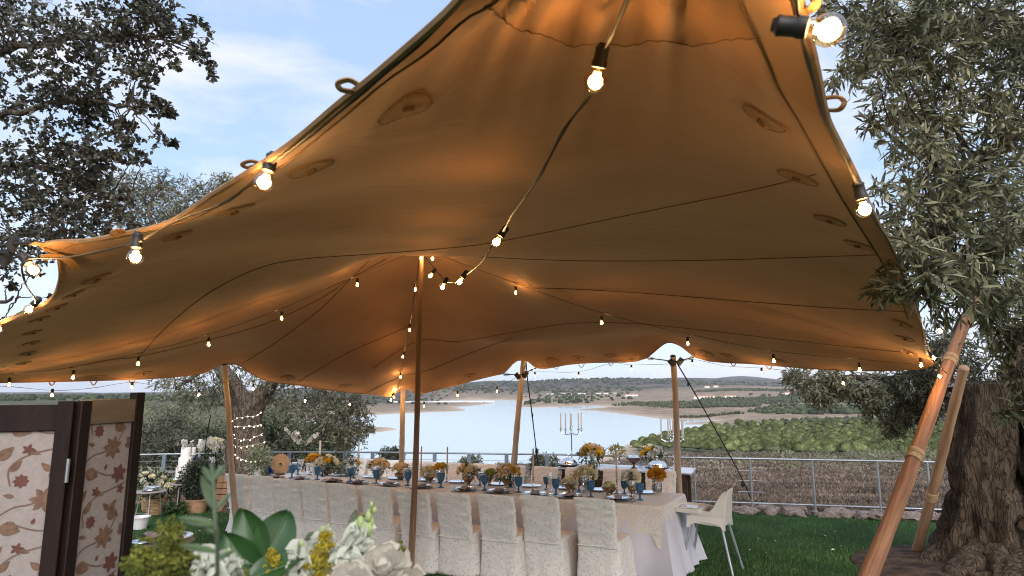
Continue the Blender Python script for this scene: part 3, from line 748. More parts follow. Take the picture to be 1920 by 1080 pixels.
def tps_fit(P, z, lam):
    n = len(P); d = np.linalg.norm(P[:, None] - P[None], axis=-1)
    Kk = np.where(d > 0, d * d * np.log(np.maximum(d, 1e-9)), 0) + np.diag(lam)
    Q = np.column_stack([np.ones(n), P]); M = np.zeros((n + 3, n + 3)); M[:n, :n] = Kk; M[:n, n:] = Q; M[n:, :n] = Q.T
    return np.linalg.solve(M, np.concatenate([z, np.zeros(3)]))
lam = np.concatenate([np.full(len(loop_ctrl), 2e-5), np.full(len(inner), 0.012)]); lam[len(loop_ctrl)] = 0.001
tps_w = tps_fit(ctrl[:, :2], ctrl[:, 2], lam)
APEX = Vector(PD(1150, -200, 1.0))
edge_poly = np.array([[p.x, p.y] for p in loop_ctrl])
def edge_dist(X, Y):
    P = np.stack([X, Y], -1); d = np.full(len(P), 9.0)
    for a_, b_ in zip(edge_poly, np.roll(edge_poly, -1, axis=0)):
        e = b_ - a_; t = np.clip(((P - a_) @ e) / (e @ e + 1e-12), 0, 1); d = np.minimum(d, np.linalg.norm(P - a_ - t[:, None] * e, axis=1))
    return d
def tent_z(X, Y, detail=True):
    Q = np.stack([X, Y], -1)
    d = np.linalg.norm(Q[:, None] - ctrl[None, :, :2], axis=-1)
    U = np.where(d > 0, d * d * np.log(np.maximum(d, 1e-9)), 0)
    z = U @ tps_w[:-3] + tps_w[-3] + Q @ tps_w[-2:]
    if detail:
        # tension pleats fanning out of the near corner
        dx, dy = X - APEX.x, Y - APEX.y + 0.35
        r = np.hypot(dx, dy); a = np.arctan2(dx, dy)
        pl = 0.6 * np.sin(a * 44 + 2.2 * np.sin(a * 6 + 1)) + 0.4 * np.sin(a * 71 + 1.7 * np.sin(a * 9))
        ed = edge_dist(X, Y); ek = np.clip(ed / 0.10, 0, 1)
        z = z + ek * (np.abs(pl) ** 0.8 * np.sign(pl) - 0.3) * 0.025 * np.exp(-(np.maximum(r - 0.75, 0) / 0.85) ** 2) * (0.65 + 0.35 * np.sin(a * 5 + 0.6))
        # folds out of the right and left corners
        for cx, cy, a0, fr, am, rr in ((6.4 * (1748 - 960) / F, 6.45, 0, 16, 0.012, 1.2), (-5.6, 6.4, 0, 16, 0.02, 1.9)):
            dx, dy = X - cx, Y - cy; r = np.hypot(dx, dy); a = np.arctan2(dy, dx)
            z = z + am * np.sin(a * fr) * np.exp(-(r / rr) ** 2) * np.clip(r / 0.25, 0, 1)
        # slack ripples
        z = z + 0.010 * np.sin(X * 3.1 + 0.8 * np.sin(Y * 1.7)) * np.exp(-((Y - 4.5) / 2.5) ** 2)
    return z
# plan outline, densified
bl = smooth_path(front_left + left_side, 4)[:-1] + smooth_path([left_side[-1]] + back, 3)[:-1] + smooth_path([back[-1]] + right_side, 4)
clean = [bl[0]]
for p in bl[1:]:
    if (Vector((p.x, p.y)) - Vector((clean[-1].x, clean[-1].y))).length > 0.025: clean.append(p)
bl = clean
poly = np.array([[p.x, p.y] for p in bl])
def in_poly(x, y, P):
    ins = np.zeros(x.shape, bool); Q = np.roll(P, -1, axis=0)
    for (ax, ay), (bx, by) in zip(P, Q):
        ins ^= ((ay > y) != (by > y)) & (x < (bx - ax) * (y - ay) / (by - ay + 1e-12) + ax)
    return ins
pts = []
FINE = (-0.75, 1.35, 0.5, 2.25)
for (x0, x1, y0, y1, st) in ((*FINE, 0.014), (-2.2, 2.4, 0.3, 3.0, 0.045), (-7.5, 8, 0.5, 11.5, 0.11)):
    gx, gy = np.meshgrid(np.arange(x0, x1, st), np.arange(y0, y1, st)); gx = gx + (np.arange(gx.shape[0]) % 2)[:, None] * st / 2
    ok = in_poly(gx, gy, poly)
    q = np.stack([gx[ok], gy[ok]], -1)
    if st > 0.03: q = q[~((q[:, 0] > FINE[0]) & (q[:, 0] < FINE[1]) & (q[:, 1] > FINE[2]) & (q[:, 1] < FINE[3]))]
    if st > 0.1: q = q[~((q[:, 0] > -2.2) & (q[:, 0] < 2.4) & (q[:, 1] > 0.3) & (q[:, 1] < 3.0))]
    pts.append(q)
pts = np.vstack(pts)
seg0, seg1 = poly, np.roll(poly, -1, axis=0)
dm = np.full(len(pts), 9.0)
for a_, b_ in zip(seg0, seg1):
    e = b_ - a_; t = np.clip(((pts - a_) @ e) / (e @ e + 1e-12), 0, 1); dm = np.minimum(dm, np.linalg.norm(pts - a_ - t[:, None] * e, axis=1))
pts = pts[dm > 0.012]
allp = np.vstack([poly, pts]); nb = len(poly)
res = delaunay_2d_cdt([Vector(p) for p in allp], [], [list(range(nb))], 1, 1e-5)
cv = np.array([v[:] for v in res[0]]); cf = [list(f) for f in res[2]]
cz = tent_z(cv[:, 0], cv[:, 1])
tent = thing('stretch_tent', 'large tan stretch fabric tent canopy covering the dining lawn', 'tent', (0, 0, 0))
me = bpy.data.meshes.new('canopy'); me.from_pydata([(x, y, z) for (x, y), z in zip(cv, cz)], [], cf)
me.materials.append(m_tent); me.polygons.foreach_set('use_smooth', [True] * len(me.polygons)); me.update()
place('canopy', me, tent)
TBVH = BVHTree.FromPolygons([Vector((x, y, z)) for (x, y), z in zip(cv, cz)], cf)
def on_tent(px, py, off=0.006):
    r = ray(px, py); h = TBVH.ray_cast(CAM, r)
    if h[0] is None: return None, None
    nrm = h[1] if h[1].dot(r) < 0 else -h[1]
    return h[0] + nrm * off, nrm
# hem: a doubled band along the edge
def edge3(lst): return [Vector((p.x, p.y, float(tent_z(np.array([p.x]), np.array([p.y]))[0]))) for p in lst]
bl3 = edge3(bl)
hb = MB(); hb.tube([p + Vector((0, 0, -0.002)) for p in bl3 + [bl3[0]]], 0.008, 6, flat=1.0, caps=False); hb.build('hem_cord', m_web, tent)
# wide reinforcing band just inside the near edges
def band(lst, w0, w1, name):
    cen = Vector((0.6, 4.0)); mb = MB(); r0 = []; r1 = []
    for i, p in enumerate(lst):
        a_, b_ = lst[max(i - 1, 0)], lst[min(i + 1, len(lst) - 1)]
        t = Vector((b_.x - a_.x, b_.y - a_.y)).normalized(); nn = Vector((-t.y, t.x))
        if nn.dot(cen - Vector((p.x, p.y))) < 0: nn = -nn
        for lst_, w in ((r0, w0), (r1, w1)):
            q = Vector((p.x, p.y)) + nn * w
            lst_.append(Vector((q.x, q.y, float(tent_z(np.array([q.x]), np.array([q.y]))[0]) - 0.004)))
    mb.loft([r0, [(a + b) / 2 + Vector((0, 0, -0.003)) for a, b in zip(r0, r1)], r1], closed=False); mb.build(name, m_tent, tent)
    sb_ = MB(); sb_.tube([p + Vector((0, 0, -0.003)) for p in r1], 0.0022, 5); sb_.build('band_stitching', m_seam, tent)
dfl = smooth_path(front_left, 4); drs = smooth_path(right_side, 4)
band(dfl, 0.012, 0.075, 'edge_band'); band(drs[10:], 0.012, 0.085, 'edge_band')
# seams traced along the cloth
seams = [[(262, 668), (300, 625), (340, 588), (390, 550), (450, 517), (510, 495), (580, 484), (680, 477), (790, 469), (900, 458), (1000, 440), (1120, 415), (1250, 388), (1370, 364), (1450, 346), (1530, 326)],
         [(905, 481), (1000, 486), (1120, 489), (1300, 488), (1480, 483), (1650, 477)],
         [(1000, 540), (1060, 541), (1200, 549), (1400, 565), (1560, 577), (1700, 584)],
         [(700, 690), (782, 640), (860, 640), (950, 625), (1060, 607), (1180, 606), (1330, 620), (1500, 640), (1690, 660)],
         [(440, 690), (520, 640), (600, 580), (650, 530), (692, 488)],
         [(560, 715), (640, 668), (700, 640), (766, 612)],
         [(690, 735), (755, 705), (800, 695), (900, 655), (960, 634)],
         [(130, 690), (200, 675), (262, 668), (380, 640), (500, 606), (600, 560), (660, 520), (725, 485)],
         ]
for s in seams:
    P = []
    sp = smooth_path([Vector((a, b, 0)) for a, b in s], 8)
    for q in sp:
        p, nrm = on_tent(q.x, q.y, 0.002)
        if p is not None and (not P or (p - P[-1]).length < 0.9): P.append(p)
    if len(P) > 4:
        mb = MB(); mb.tube(P, [0.0011 + 0.00042 * (p - CAM).length for p in P], 5); mb.build('seam', m_seam, tent)
# doubled hem panel sewn over the near corner, its lower edge ruffled
wav = smooth_path([Vector(p + (0,)) for p in [(905, 2), (925, 14), (945, 30), (965, 50), (1000, 57), (1040, 70), (1072, 84), (1120, 78), (1180, 82), (1235, 72), (1300, 82), (1365, 70), (1420, 66), (1450, 50)]], 6)
ov = MB(); rows_ = []
for t in np.linspace(0, 1, 16):
    row = []
    for k, w in enumerate(wav):
        p, nrm = on_tent(w.x, w.y * (1 - t) + (-150) * t, 0.0040 + (0.0022 * math.sin(k * 1.9) + 0.001 if t == 0 else 0))
        if p is None: p = row[-1] if row else PD(w.x, w.y * (1 - t) + (-150) * t, 1.15)
        row.append(p)
    rows_.append(row)
ov.loft(rows_, closed=False); ov.build('overlap_panel', m_tent, tent)
sv = MB(); sv.tube([p + Vector((0, -0.0005, -0.0012)) for p in rows_[0]], 0.0013, 5); sv.build('overlap_stitching', m_stitch, tent)
# stitched anchor patches with a toggle and a tab each
patches = [(762, 196, .078), (582, 314, .068), (438, 392, .066), (332, 440, .062), (180, 521, .062), (138, 551, .06), (106, 575, .06), (75, 597, .06), (62, 622, .06), (60, 642, .06), (55, 662, .06), (45, 680, .06),
           (1432, 222, .07), (1494, 330, .072), (1556, 411, .07), (1610, 458, .07), (1690, 606, .08), (1697, 634, .08), (1703, 660, .08),
           (540, 708, .1), (648, 724, .1), (880, 705, .1), (1035, 676, .1), (1085, 671, .1), (1145, 667, .1), (1325, 662, .1), (1365, 667, .1), (1460, 676, .1), (270, 700, .1), (180, 706, .1)]
for (px, py, rr) in patches:
    p, nrm = on_tent(px, py, 0.003)
    if p is None: continue
    X, Y, _ = frame(nrm); mb = MB(); rings = []
    for q, h in ((1.0, 0.0), (0.96, 0.0035), (0.5, 0.005), (0.02, 0.005)):
        ring = []
        for k in range(24):
            v = p + (X * math.cos(2 * math.pi * k / 24) + Y * math.sin(2 * math.pi * k / 24)) * rr * q * (1 + 0.06 * math.sin(3 * 2 * math.pi * k / 24 + px))
            ring.append(v)
        zz = tent_z(np.array([v.x for v in ring]), np.array([v.y for v in ring]))
        rings.append([Vector((v.x, v.y, float(z_) - 0.002 - h)) for v, z_ in zip(ring, zz)])
    mb.loft(rings, cap1=True); pt = mb.build('anchor_patch', m_tent, tent)
    st = MB()
    ring = rings[1]
    for k in range(24):
        a_, b_ = ring[k], ring[(k + 1) % 24]
        st.tube([a_ + nrm * 0.002, a_.lerp(b_, 0.72) + nrm * 0.002], 0.0010, 4)
    st.build('stitching', m_stitch, pt)
    tg = MB(); d_ = (X * math.cos(px) + Y * math.sin(px))
    tg.tube([p + nrm * 0.008 - d_ * 0.012, p + nrm * 0.012 + d_ * 0.014], 0.006, 6, 0)
    tg.tube([p + nrm * 0.008, p + nrm * 0.012 + d_ * 0.02, p + nrm * 0.014 + d_ * 0.032], [0.006, 0.005, 0.003], 5, 1, flat=0.4)
    tg.build('toggle', [m_stitch, m_web], pt)
# webbing loops: small ones under the back hem, flapping tabs on the near edges
def strap(pts_, w, name='webbing_loop', mt=m_web):
    mb = MB(); P = smooth_path(pts_, 5); rings = []
    for i, p in enumerate(P):
        t = (P[min(i + 1, len(P) - 1)] - P[max(i - 1, 0)]).normalized(); s = t.cross((p - CAM).normalized()).normalized() * 0.35 + Vector((t.y, -t.x, 0)) * 0.65
        if s.length < 1e-4: s = Vector((1, 0, 0))
        s = s.normalized() * w / 2
        th = t.cross(s).normalized() * 0.0018
        rings.append([p - s - th, p + s - th, p + s + th, p - s + th])
    mb.loft(rings, cap0=True, cap1=True); mb.build(name, mt, tent, smooth=False)
for (px, py, Yd) in [(98, 713, 7.2), (176, 713, 7.6), (248, 711, 7.9), (815, 733, 10.5), (866, 720, 10.6), (1043, 686, 10.6), (1090, 683, 10.4), (1145, 679, 10.2), (1375, 679, 9.05), (1442, 685, 8.6), (1515, 690, 8.1)]:
    c = PY(px, py, Yd); w = 0.05
    mb = MB(); mb.tube([c + Vector((-w, 0, 0.01)), c + Vector((-w * 0.35, 0, -0.045)), c + Vector((0, 0, -0.058)), c + Vector((w * 0.35, 0, -0.045)), c + Vector((w, 0, 0.01))], 0.011, 6, flat=0.5); mb.build('webbing_loop', m_web, tent)
strap([PD(676, 162, 1.27), PD(655, 150, 1.27), PD(634, 156, 1.27), PD(640, 168, 1.275), PD(664, 172, 1.28)], 0.010)
strap([PD(487, 306, 1.80), PD(470, 302, 1.80), PD(454, 308, 1.81), PD(464, 314, 1.82), PD(482, 309, 1.82)], 0.010)
strap([PD(1542, 185, 1.55), PD(1570, 182, 1.5), PD(1583, 192, 1.49), PD(1572, 206, 1.5), PD(1545, 206, 1.55)], 0.010)
strap([PD(1500, 22, 1.15), PD(1522, 16, 1.1), PD(1530, 0, 1.09), PD(1515, -14, 1.1)], 0.014)
strap([PD(232, 436, 2.36), PD(222, 432, 2.34), PD(212, 438, 2.34), PD(225, 443, 2.36)], 0.02)
strap([PD(78, 484, 2.86), PD(105, 480, 2.85), PD(128, 488, 2.87), PD(143, 505, 2.95)], 0.03)
strap([PD(60, 456, 2.72), PD(78, 458, 2.76), PD(105, 462, 2.8), PD(120, 470, 2.85)], 0.022)

# ---- poles
m_bamboo = mat('pale_pole_wood', (0.55, 0.41, 0.30), 0.7, scale=3, col2=(0.38, 0.26, 0.18), stretch=(6, 6, 0.6), bump=0.3, bscale=14)
m_redpole = mat('red_brown_pole_wood', (0.31, 0.145, 0.07), 0.75, scale=3, col2=(0.14, 0.058, 0.03), stretch=(9, 9, 0.5), bump=0.35, bscale=12)
m_midpole = mat('brown_pole_wood', (0.33, 0.19, 0.11), 0.55, scale=3, col2=(0.19, 0.10, 0.055), stretch=(9, 9, 0.5), bump=0.3, bscale=12)
m_twine = mat('twine', (0.42, 0.28, 0.16), 0.9, scale=50)
def pole(label, top, base, r0, r1, mt, bindings=(), knots=0.0):
    top, base = Vector(top), Vector(base); t = thing('tent_pole', label, 'pole', base); L = (top - base).length
    t.rotation_mode = 'QUATERNION'; t.rotation_quaternion = (top - base).to_track_quat('Z', 'Y')
    P = []; R = []
    for i in range(33):
        s = i / 32; w = 0.007 * math.sin(s * 7 + base.x)
        P.append((w, w * 0.6, L * s)); R.append((r0 * (1 - s) + r1 * s) * (1 + 0.035 * math.sin(s * 31 + base.y * 3) + 0.03 * math.sin(s * 77) + knots * (i % 6 == 0)))
    mb = MB(); mb.tube(P, R, 14); mb.build('shaft', mt, t)
    cap = MB(); cap.ball((P[-1][0], P[-1][1], L), r1 * 1.05, 12, 6, sq=(1, 1, 0.6)); cap.build('pole_cap', m_blackp if r1 < 0.05 else mt, t)
    for s in bindings:
        b = MB(); rr = r0 * (1 - s) + r1 * s; w = 0.007 * math.sin(s * 7 + base.x)
        for k in range(9):
            c = Vector((w + 0.002 * math.sin(k * 2), w * 0.6, L * s + (k - 4) * 0.0125))
            b.tube([c + Vector((math.cos(a), math.sin(a), 0.10 * math.sin(a + k))) * (rr * 1.07) for a in [2 * math.pi * j / 14 for j in range(15)]], 0.007, 5, caps=False)
        b.build('twine_binding', m_twine, t)
    return t
pole('tall brown centre pole in front of the covered chairs', PY(792, 464, 7.02), GP(771, 1078), 0.037, 0.026, m_midpole)
pole('pale pole in front of the fairy lit olive tree', PY(420, 684, 8.8), GP(446, 1012), 0.042, 0.036, m_bamboo, knots=.05)
pole('short pale pole seen through the scallop behind the centre pole', PY(757, 727, 10.6), GP(748, 972), 0.046, 0.042, m_bamboo)
pole('slanting pale pole beside the lake rope, left of the tall candelabra', PY(982, 673, 10.8), GP(954, 967), 0.055, 0.044, m_bamboo, knots=.06)
pole('pale pole in front of the second candelabra', PY(1262, 668, 9.75), GP(1277, 990), 0.055, 0.042, m_bamboo, (), .05)
pole('thick red brown slanting pole at the tent corner, bound with twine', PY(1838, 535, 6.9), PY(1592, 1172, 5.45), 0.072, 0.05, m_redpole, (0.42, 0.72))
pole('thin pale brace pole crossing behind the thick red pole', PY(1808, 690, 6.95), GP(1718, 1040), 0.058, 0.05, mat('brace_wood', (0.45, 0.28, 0.17), 0.7, scale=3, col2=(0.30, 0.17, 0.10), stretch=(9, 9, .5), bump=.3, bscale=12), (0.35,))
# ---- guy ropes and corner tackle
def rope(name, label, pts_, r, extra=None):
    P = [Vector(p) for p in pts_]; t = thing(name, label, 'rope', P[-1])
    mb = MB(); mb.tube([p - P[-1] for p in smooth_path(P, 4)], r, 6); mb.build('line', m_rope, t)
    for (s, k) in (extra or []):
        c = P[0].lerp(P[-1], s) - P[-1]; kb = MB(); kb.ball(c, 0.024 * k, 8, 6, sq=(1, 1, 1.8), jit=0.5); kb.tube([c, c + Vector((-0.03, 0, 0.07)) * k], [0.006, 0.003], 5); kb.build('knot', m_rope, t)
    return t
rope('guy_rope', 'black guy rope beside the slanting pole, running down before the lake', [PY(986, 672, 10.85), PY(990, 720, 11.0), PY(998, 780, 11.2), GP(1016, 935)], 0.011, [(0.36, .8), (0.62, 1.3)])
rope('guy_rope', 'long black guy rope slanting down to the fence post', [PY(1270, 682, 9.8), PY(1320, 767, 10.6), PY(1385, 885, 11.5), GP(1411, 942, 0.03)], 0.011, [(0.12, .8), (0.84, 1.4)])
rope('guy_rope', 'thin dark guy line hanging before the hedge near the cake', [PY(395, 778, 9.4), PY(388, 815, 9.8), PY(384, 850, 10.2)], 0.007)
rope('guy_rope', 'dark ropes tying the canopy corner out beside the oak', [PD(80, 459, 2.78), PD(40, 456, 2.9), PD(-20, 462, 3.1), PD(-120, 450, 3.5)], 0.006, [(0.25, 0.8)])
rope('guy_rope', 'second dark rope under the canopy corner beside the oak', [PD(72, 486, 2.86), PD(30, 478, 2.95), PD(-20, 472, 3.1), PD(-120, 478, 3.5)], 0.006, [(0.3, 0.8)])
rope('guy_rope', 'short rope lashing the right tent corner to the red pole', [PY(1748, 684, 6.45), PY(1772, 700, 6.5), PY(1790, 712, 6.6)], 0.01)
def tackle(label, a, pole_pt, b):
    a, pole_pt, b = Vector(a), Vector(pole_pt), Vector(b)
    t = thing('rope_tackle', label, 'tackle', pole_pt)
    mb = MB(); mb.tube([a - pole_pt, (0, -0.02, 0), b - pole_pt], 0.009, 6); mb.build('line', m_rope, t)
    for q, sgn in ((Vector((-0.06, -0.05, -0.02)), 1), (Vector((0.07, -0.05, 0.0)), -1)):
        pb = MB(); pb.box(q, (0.075, 0.05, 0.11), ax=(Vector((0.8, 0, 0.6 * sgn)), Vector((0, 1, 0)), Vector((-0.6 * sgn, 0, 0.8)))); pb.build('pulley_block', m_blackp, t)
    for e in (a, b):
        s = MB(); c = (e - pole_pt) * 0.88; X, Y, _ = frame(e - pole_pt)
        s.tube([c + (e - pole_pt).normalized() * 0.05 * math.cos(k * math.pi / 6) + Vector((0, 0, 1)) * 0.022 * math.sin(k * math.pi / 6) for k in range(13)], 0.006, 6, caps=False); s.build('shackle', m_steel, t)
tackle('black pulley tackle joining scallop ropes on the slanting pole', PY(945, 702, 10.7), PY(977, 703, 10.75), PY(1004, 690, 10.7))
tackle('black pulley tackle joining scallop ropes on the pole by the second candelabra', PY(1213, 671, 9.9), PY(1265, 678, 9.72), PY(1302, 670, 9.5))

# ---- festoon strings
m_cable = mat('black_cable', (0.018, 0.014, 0.012), 0.5, scale=60)
m_socket = mat('bulb_socket', (0.022, 0.018, 0.016), 0.5, scale=60)
m_bulbg = thin_glass('bulb_glass', (1.0, 0.80, 0.50), 0.14)
m_fil = mat('hot_filament', (1, 0.7, 0.3), 0.5, emit=(1.0, 0.62, 0.25), estr=42.0)
gp = [(0.0125, 0.0)] + [(0.0225 * math.sin(t), 0.026 - 0.0225 * math.cos(t) + 0.004) for t in [0.62 + (math.pi - 0.62) * k / 11 for k in range(12)]]
gp[-1] = (0.0, gp[-1][1])
bulb_mesh = MB().lathe(gp, 20, axis=(0, 0, 1)).mesh('bulb', m_bulbg)
fb = MB()
for k in range(4):
    a = k * math.pi / 2; fb.tube([(0.0045 * math.cos(a), 0.0045 * math.sin(a), 0.012), (0.0055 * math.cos(a), 0.0055 * math.sin(a), 0.040)], 0.0032, 6)
fil_mesh = fb.mesh('filament', m_fil)
sock_mesh = MB().lathe([(0.0, -0.044), (0.009, -0.044), (0.010, -0.040), (0.0140, -0.037), (0.0150, -0.034), (0.0138, -0.031), (0.0138, -0.012), (0.0155, -0.009), (0.0155, 0.002), (0.0125, 0.004)], 16).mesh('socket', m_socket)
bulb_light = bpy.data.lights.new('bulb_light', 'POINT'); bulb_light.energy = 1.6; bulb_light.color = (1.0, 0.69, 0.40); bulb_light.shadow_soft_size = 0.02
NB = [0]
def festoon(label, pts_, bulbs, dirs=None, r=0.0042):
    # pts_: cable path; bulbs: points of the bulb centres
    P = [Vector(p) for p in pts_]; t = thing('string_lights', label, 'string lights', P[0])
    sp = smooth_path(P, 5)
    mb = MB(); mb.tube([p - P[0] for p in sp], [r * (1 + 0.25 * math.sin(i * 1.3)) for i in range(len(sp))], 6, flat=0.6); mb.build('cable', m_cable, t)
    for i, c in enumerate(bulbs):
        c = Vector(c)
        near = min(sp, key=lambda q: (q - c).length)
        d = (dirs or {}).get(i)
        if d is None: d = (c - near)
        d = Vector(d)
        if d.length < 1e-4: d = Vector((0, 0, -1))
        d.normalize()
        b = place('bulb', bulb_mesh, t); b.rotation_mode = 'QUATERNION'; b.rotation_quaternion = d.to_track_quat('Z', 'Y'); b.location = c - d * 0.028 - P[0]
        place('filament', fil_mesh, b); place('socket', sock_mesh, b)
        lo = bpy.data.objects.new('bulb_light', bulb_light); COL.objects.link(lo); lo.parent = b; lo.location = (0, 0, 0.028); NB[0] += 1
    return t
def hang(px, py, Y, dz=0.075): return PY(px, py, Y) + Vector((0, 0, dz))
# A: along the near left edge
A_b = [PD(496, 340, 1.60), PD(254, 481, 2.12), PD(62, 506, 2.72), PD(55, 580, 3.6), PD(-4, 616, 4.2)]
festoon('large string bulbs along the near left tent edge', [PD(950, -120, 1.02), PD(872, -8, 1.07), PD(800, 70, 1.14), PD(690, 165, 1.24), PD(600, 240, 1.38), PD(525, 298, 1.56), PD(508, 308, 1.60), PD(430, 375, 1.75), PD(335, 412, 1.98), PD(275, 445, 2.10), PD(254, 455, 2.13), PD(170, 475, 2.4), PD(110, 484, 2.6), PD(46, 488, 2.74), PD(47, 530, 3.0), PD(66, 568, 3.55), PD(30, 590, 3.9), PD(-10, 606, 4.2), PD(-120, 665, 5.0), PD(-205, 712, 6.2)], A_b,
        {0: (-0.25, 0, -1), 1: (0, 0, -1), 2: PD(62, 506, 2.72) - PD(48, 488, 2.74), 3: PD(55, 580, 3.6) - PD(68, 566, 3.58)})
# B: down the middle to the pole
B_b = [PD(1117, 151, 1.36), PD(931, 453, 2.5), PD(862, 528, 3.5), PD(830, 538, 4.4), PD(807, 517, 5.2), PY(811, 485, 6.9), PY(790, 484, 6.95)]
festoon('string bulbs hanging down the middle from the near corner to the centre pole', [PD(1260, -200, 0.98), PD(1180, -10, 1.2), PD(1150, 60, 1.3), PD(1130, 102, 1.36), PD(1108, 175, 1.42), PD(1060, 240, 1.55), PD(1015, 325, 1.8), PD(985, 370, 2.05), PD(960, 405, 2.3), PD(942, 437, 2.5), PD(920, 465, 2.7), PD(905, 490, 3.0), PD(880, 512, 3.4), PD(858, 527, 3.9), PD(838, 528, 4.4), PD(820, 510, 5.0), PD(812, 500, 5.4), PY(800, 485, 6.4), PY(794, 474, 6.95)], B_b,
        {0: PD(1117, 151, 1.36) - PD(1127, 105, 1.36), 1: PD(931, 453, 2.5) - PD(943, 436, 2.5), 2: PD(862, 528, 3.5) - PD(872, 514, 3.5), 3: PD(830, 538, 4.4) - PD(836, 526, 4.4), 4: PD(807, 517, 5.2) - PD(814, 508, 5.2), 5: (0, 0, -1), 6: (0, 0, -1)})
# C, D: the two diagonals
def straight(label, knots, bl_, sag=0.0):
    festoon(label, knots, bl_, {i: (0, 0, -1) for i in range(len(bl_))})
straight('thin bulb string from the centre pole to the left tent corner', [PY(790, 467, 6.98), hang(669, 529, 6.75), hang(528, 592, 6.5), hang(391, 641, 6.3), hang(259, 677, 6.2), hang(137, 703, 6.15), hang(17, 716, 6.1), PY(-215, 713, 6.3)],
         [PY(670, 534, 6.75), PY(528, 597, 6.5), PY(391, 646, 6.3), PY(259, 682, 6.2), PY(137, 708, 6.15), PY(17, 722, 6.1)])
straight('thin bulb string from the centre pole to the right tent corner', [PY(794, 467, 6.98), hang(967, 544, 6.8), hang(1128, 600, 6.6), hang(1290, 640, 6.5), hang(1451, 672, 6.4), hang(1612, 688, 6.35), PY(1715, 683, 6.3)],
         [PY(967, 549, 6.8), PY(1128, 605, 6.6), PY(1290, 645, 6.5), PY(1451, 677, 6.4), PY(1612, 694, 6.35), PY(1727, 685, 6.25)])
festoon('bulb string from the centre pole top back to the rear scallop', [PY(788, 468, 7.05), PY(783, 510, 7.25), PY(778, 545, 7.45), PY(772, 590, 7.8), PY(769, 608, 8.0), PY(762, 640, 8.4), PY(758, 660, 8.8), PY(755, 690, 9.4), PY(750, 710, 9.9), PY(744, 728, 10.2), PY(736, 742, 10.35)],
        [PY(779, 543, 7.4), PY(768, 619, 8.0), PY(755, 669, 8.8), PY(751, 707, 9.7), PY(742, 731, 10.2), PY(739, 745, 10.3), PY(733, 750, 10.35)], {0: (0.2, 0, -1), 1: (0, 0, -1), 2: (-.3, 0, -1), 3: (0, 0, -1)})
# F: outer string under the rear hem
F_k = [(-160, 726, 6.2), (0, 724, 6.75), (98, 732, 7.1), (170, 728, 7.5), (248, 717, 7.8), (310, 727, 8.1), (373, 731, 8.4), (425, 716, 8.65), (475, 720, 9.0), (572, 743, 9.5), (656, 750, 9.95), (733, 744, 10.3), (795, 753, 10.4), (830, 747, 10.45), (862, 732, 10.5), (932, 725, 10.55), (977, 703, 10.6), (1003, 697, 10.6), (1085, 697, 10.3), (1147, 681, 10.1), (1184, 684, 9.95), (1262, 682, 9.6), (1298, 674, 9.4), (1360, 686, 9.0), (1428, 690, 8.6), (1500, 698, 8.2), (1581, 708, 7.7), (1660, 706, 7.2), (1745, 690, 6.6)]
F_b = [(98, 736, 7.1), (248, 722, 7.8), (373, 736, 8.4), (475, 725, 9.0), (572, 748, 9.5), (656, 755, 9.95), (795, 758, 10.4), (858, 738, 10.5), (932, 730, 10.55), (1003, 702, 10.6), (1085, 702, 10.3), (1184, 689, 9.95), (1298, 679, 9.4), (1428, 695, 8.6), (1581, 714, 7.7)]
straight('bulb string looped under the rear tent hem from pole to pole', [hang(*k, dz=0.0) for k in F_k], [PY(*b) - Vector((0, 0, 0.03)) for b in F_b])
# G: near right edge
festoon('large string bulbs along the near right tent edge', [PD(1380, -200, 1.0), PD(1480, -40, 1.02), PD(1497, 30, 1.04), PD(1500, 52, 1.04), PD(1512, 100, 1.10), PD(1543, 210, 1.33), PD(1572, 275, 1.55), PD(1605, 340, 1.82), PD(1614, 365, 1.90), PD(1640, 415, 2.2), PD(1680, 485, 2.9), PY(1728, 610, 5.0), PY(1742, 655, 5.9), PY(1748, 668, 6.0), PY(1765, 690, 6.1), PY(1775, 700, 6.2)],
        [PD(1551, 56, 1.03), PD(1621, 391, 1.86), PY(1751, 671, 6.0), PY(1762, 706, 6.15), PY(1763, 621, 5.4)],
        {0: PD(1551, 56, 1.03) - PD(1505, 52, 1.03), 1: PD(1621, 391, 1.86) - PD(1613, 362, 1.86), 2: PY(1751, 671, 6.0) - PY(1744, 660, 6.0), 3: (0.3, 0, -1), 4: (0.3, 0, -1)})
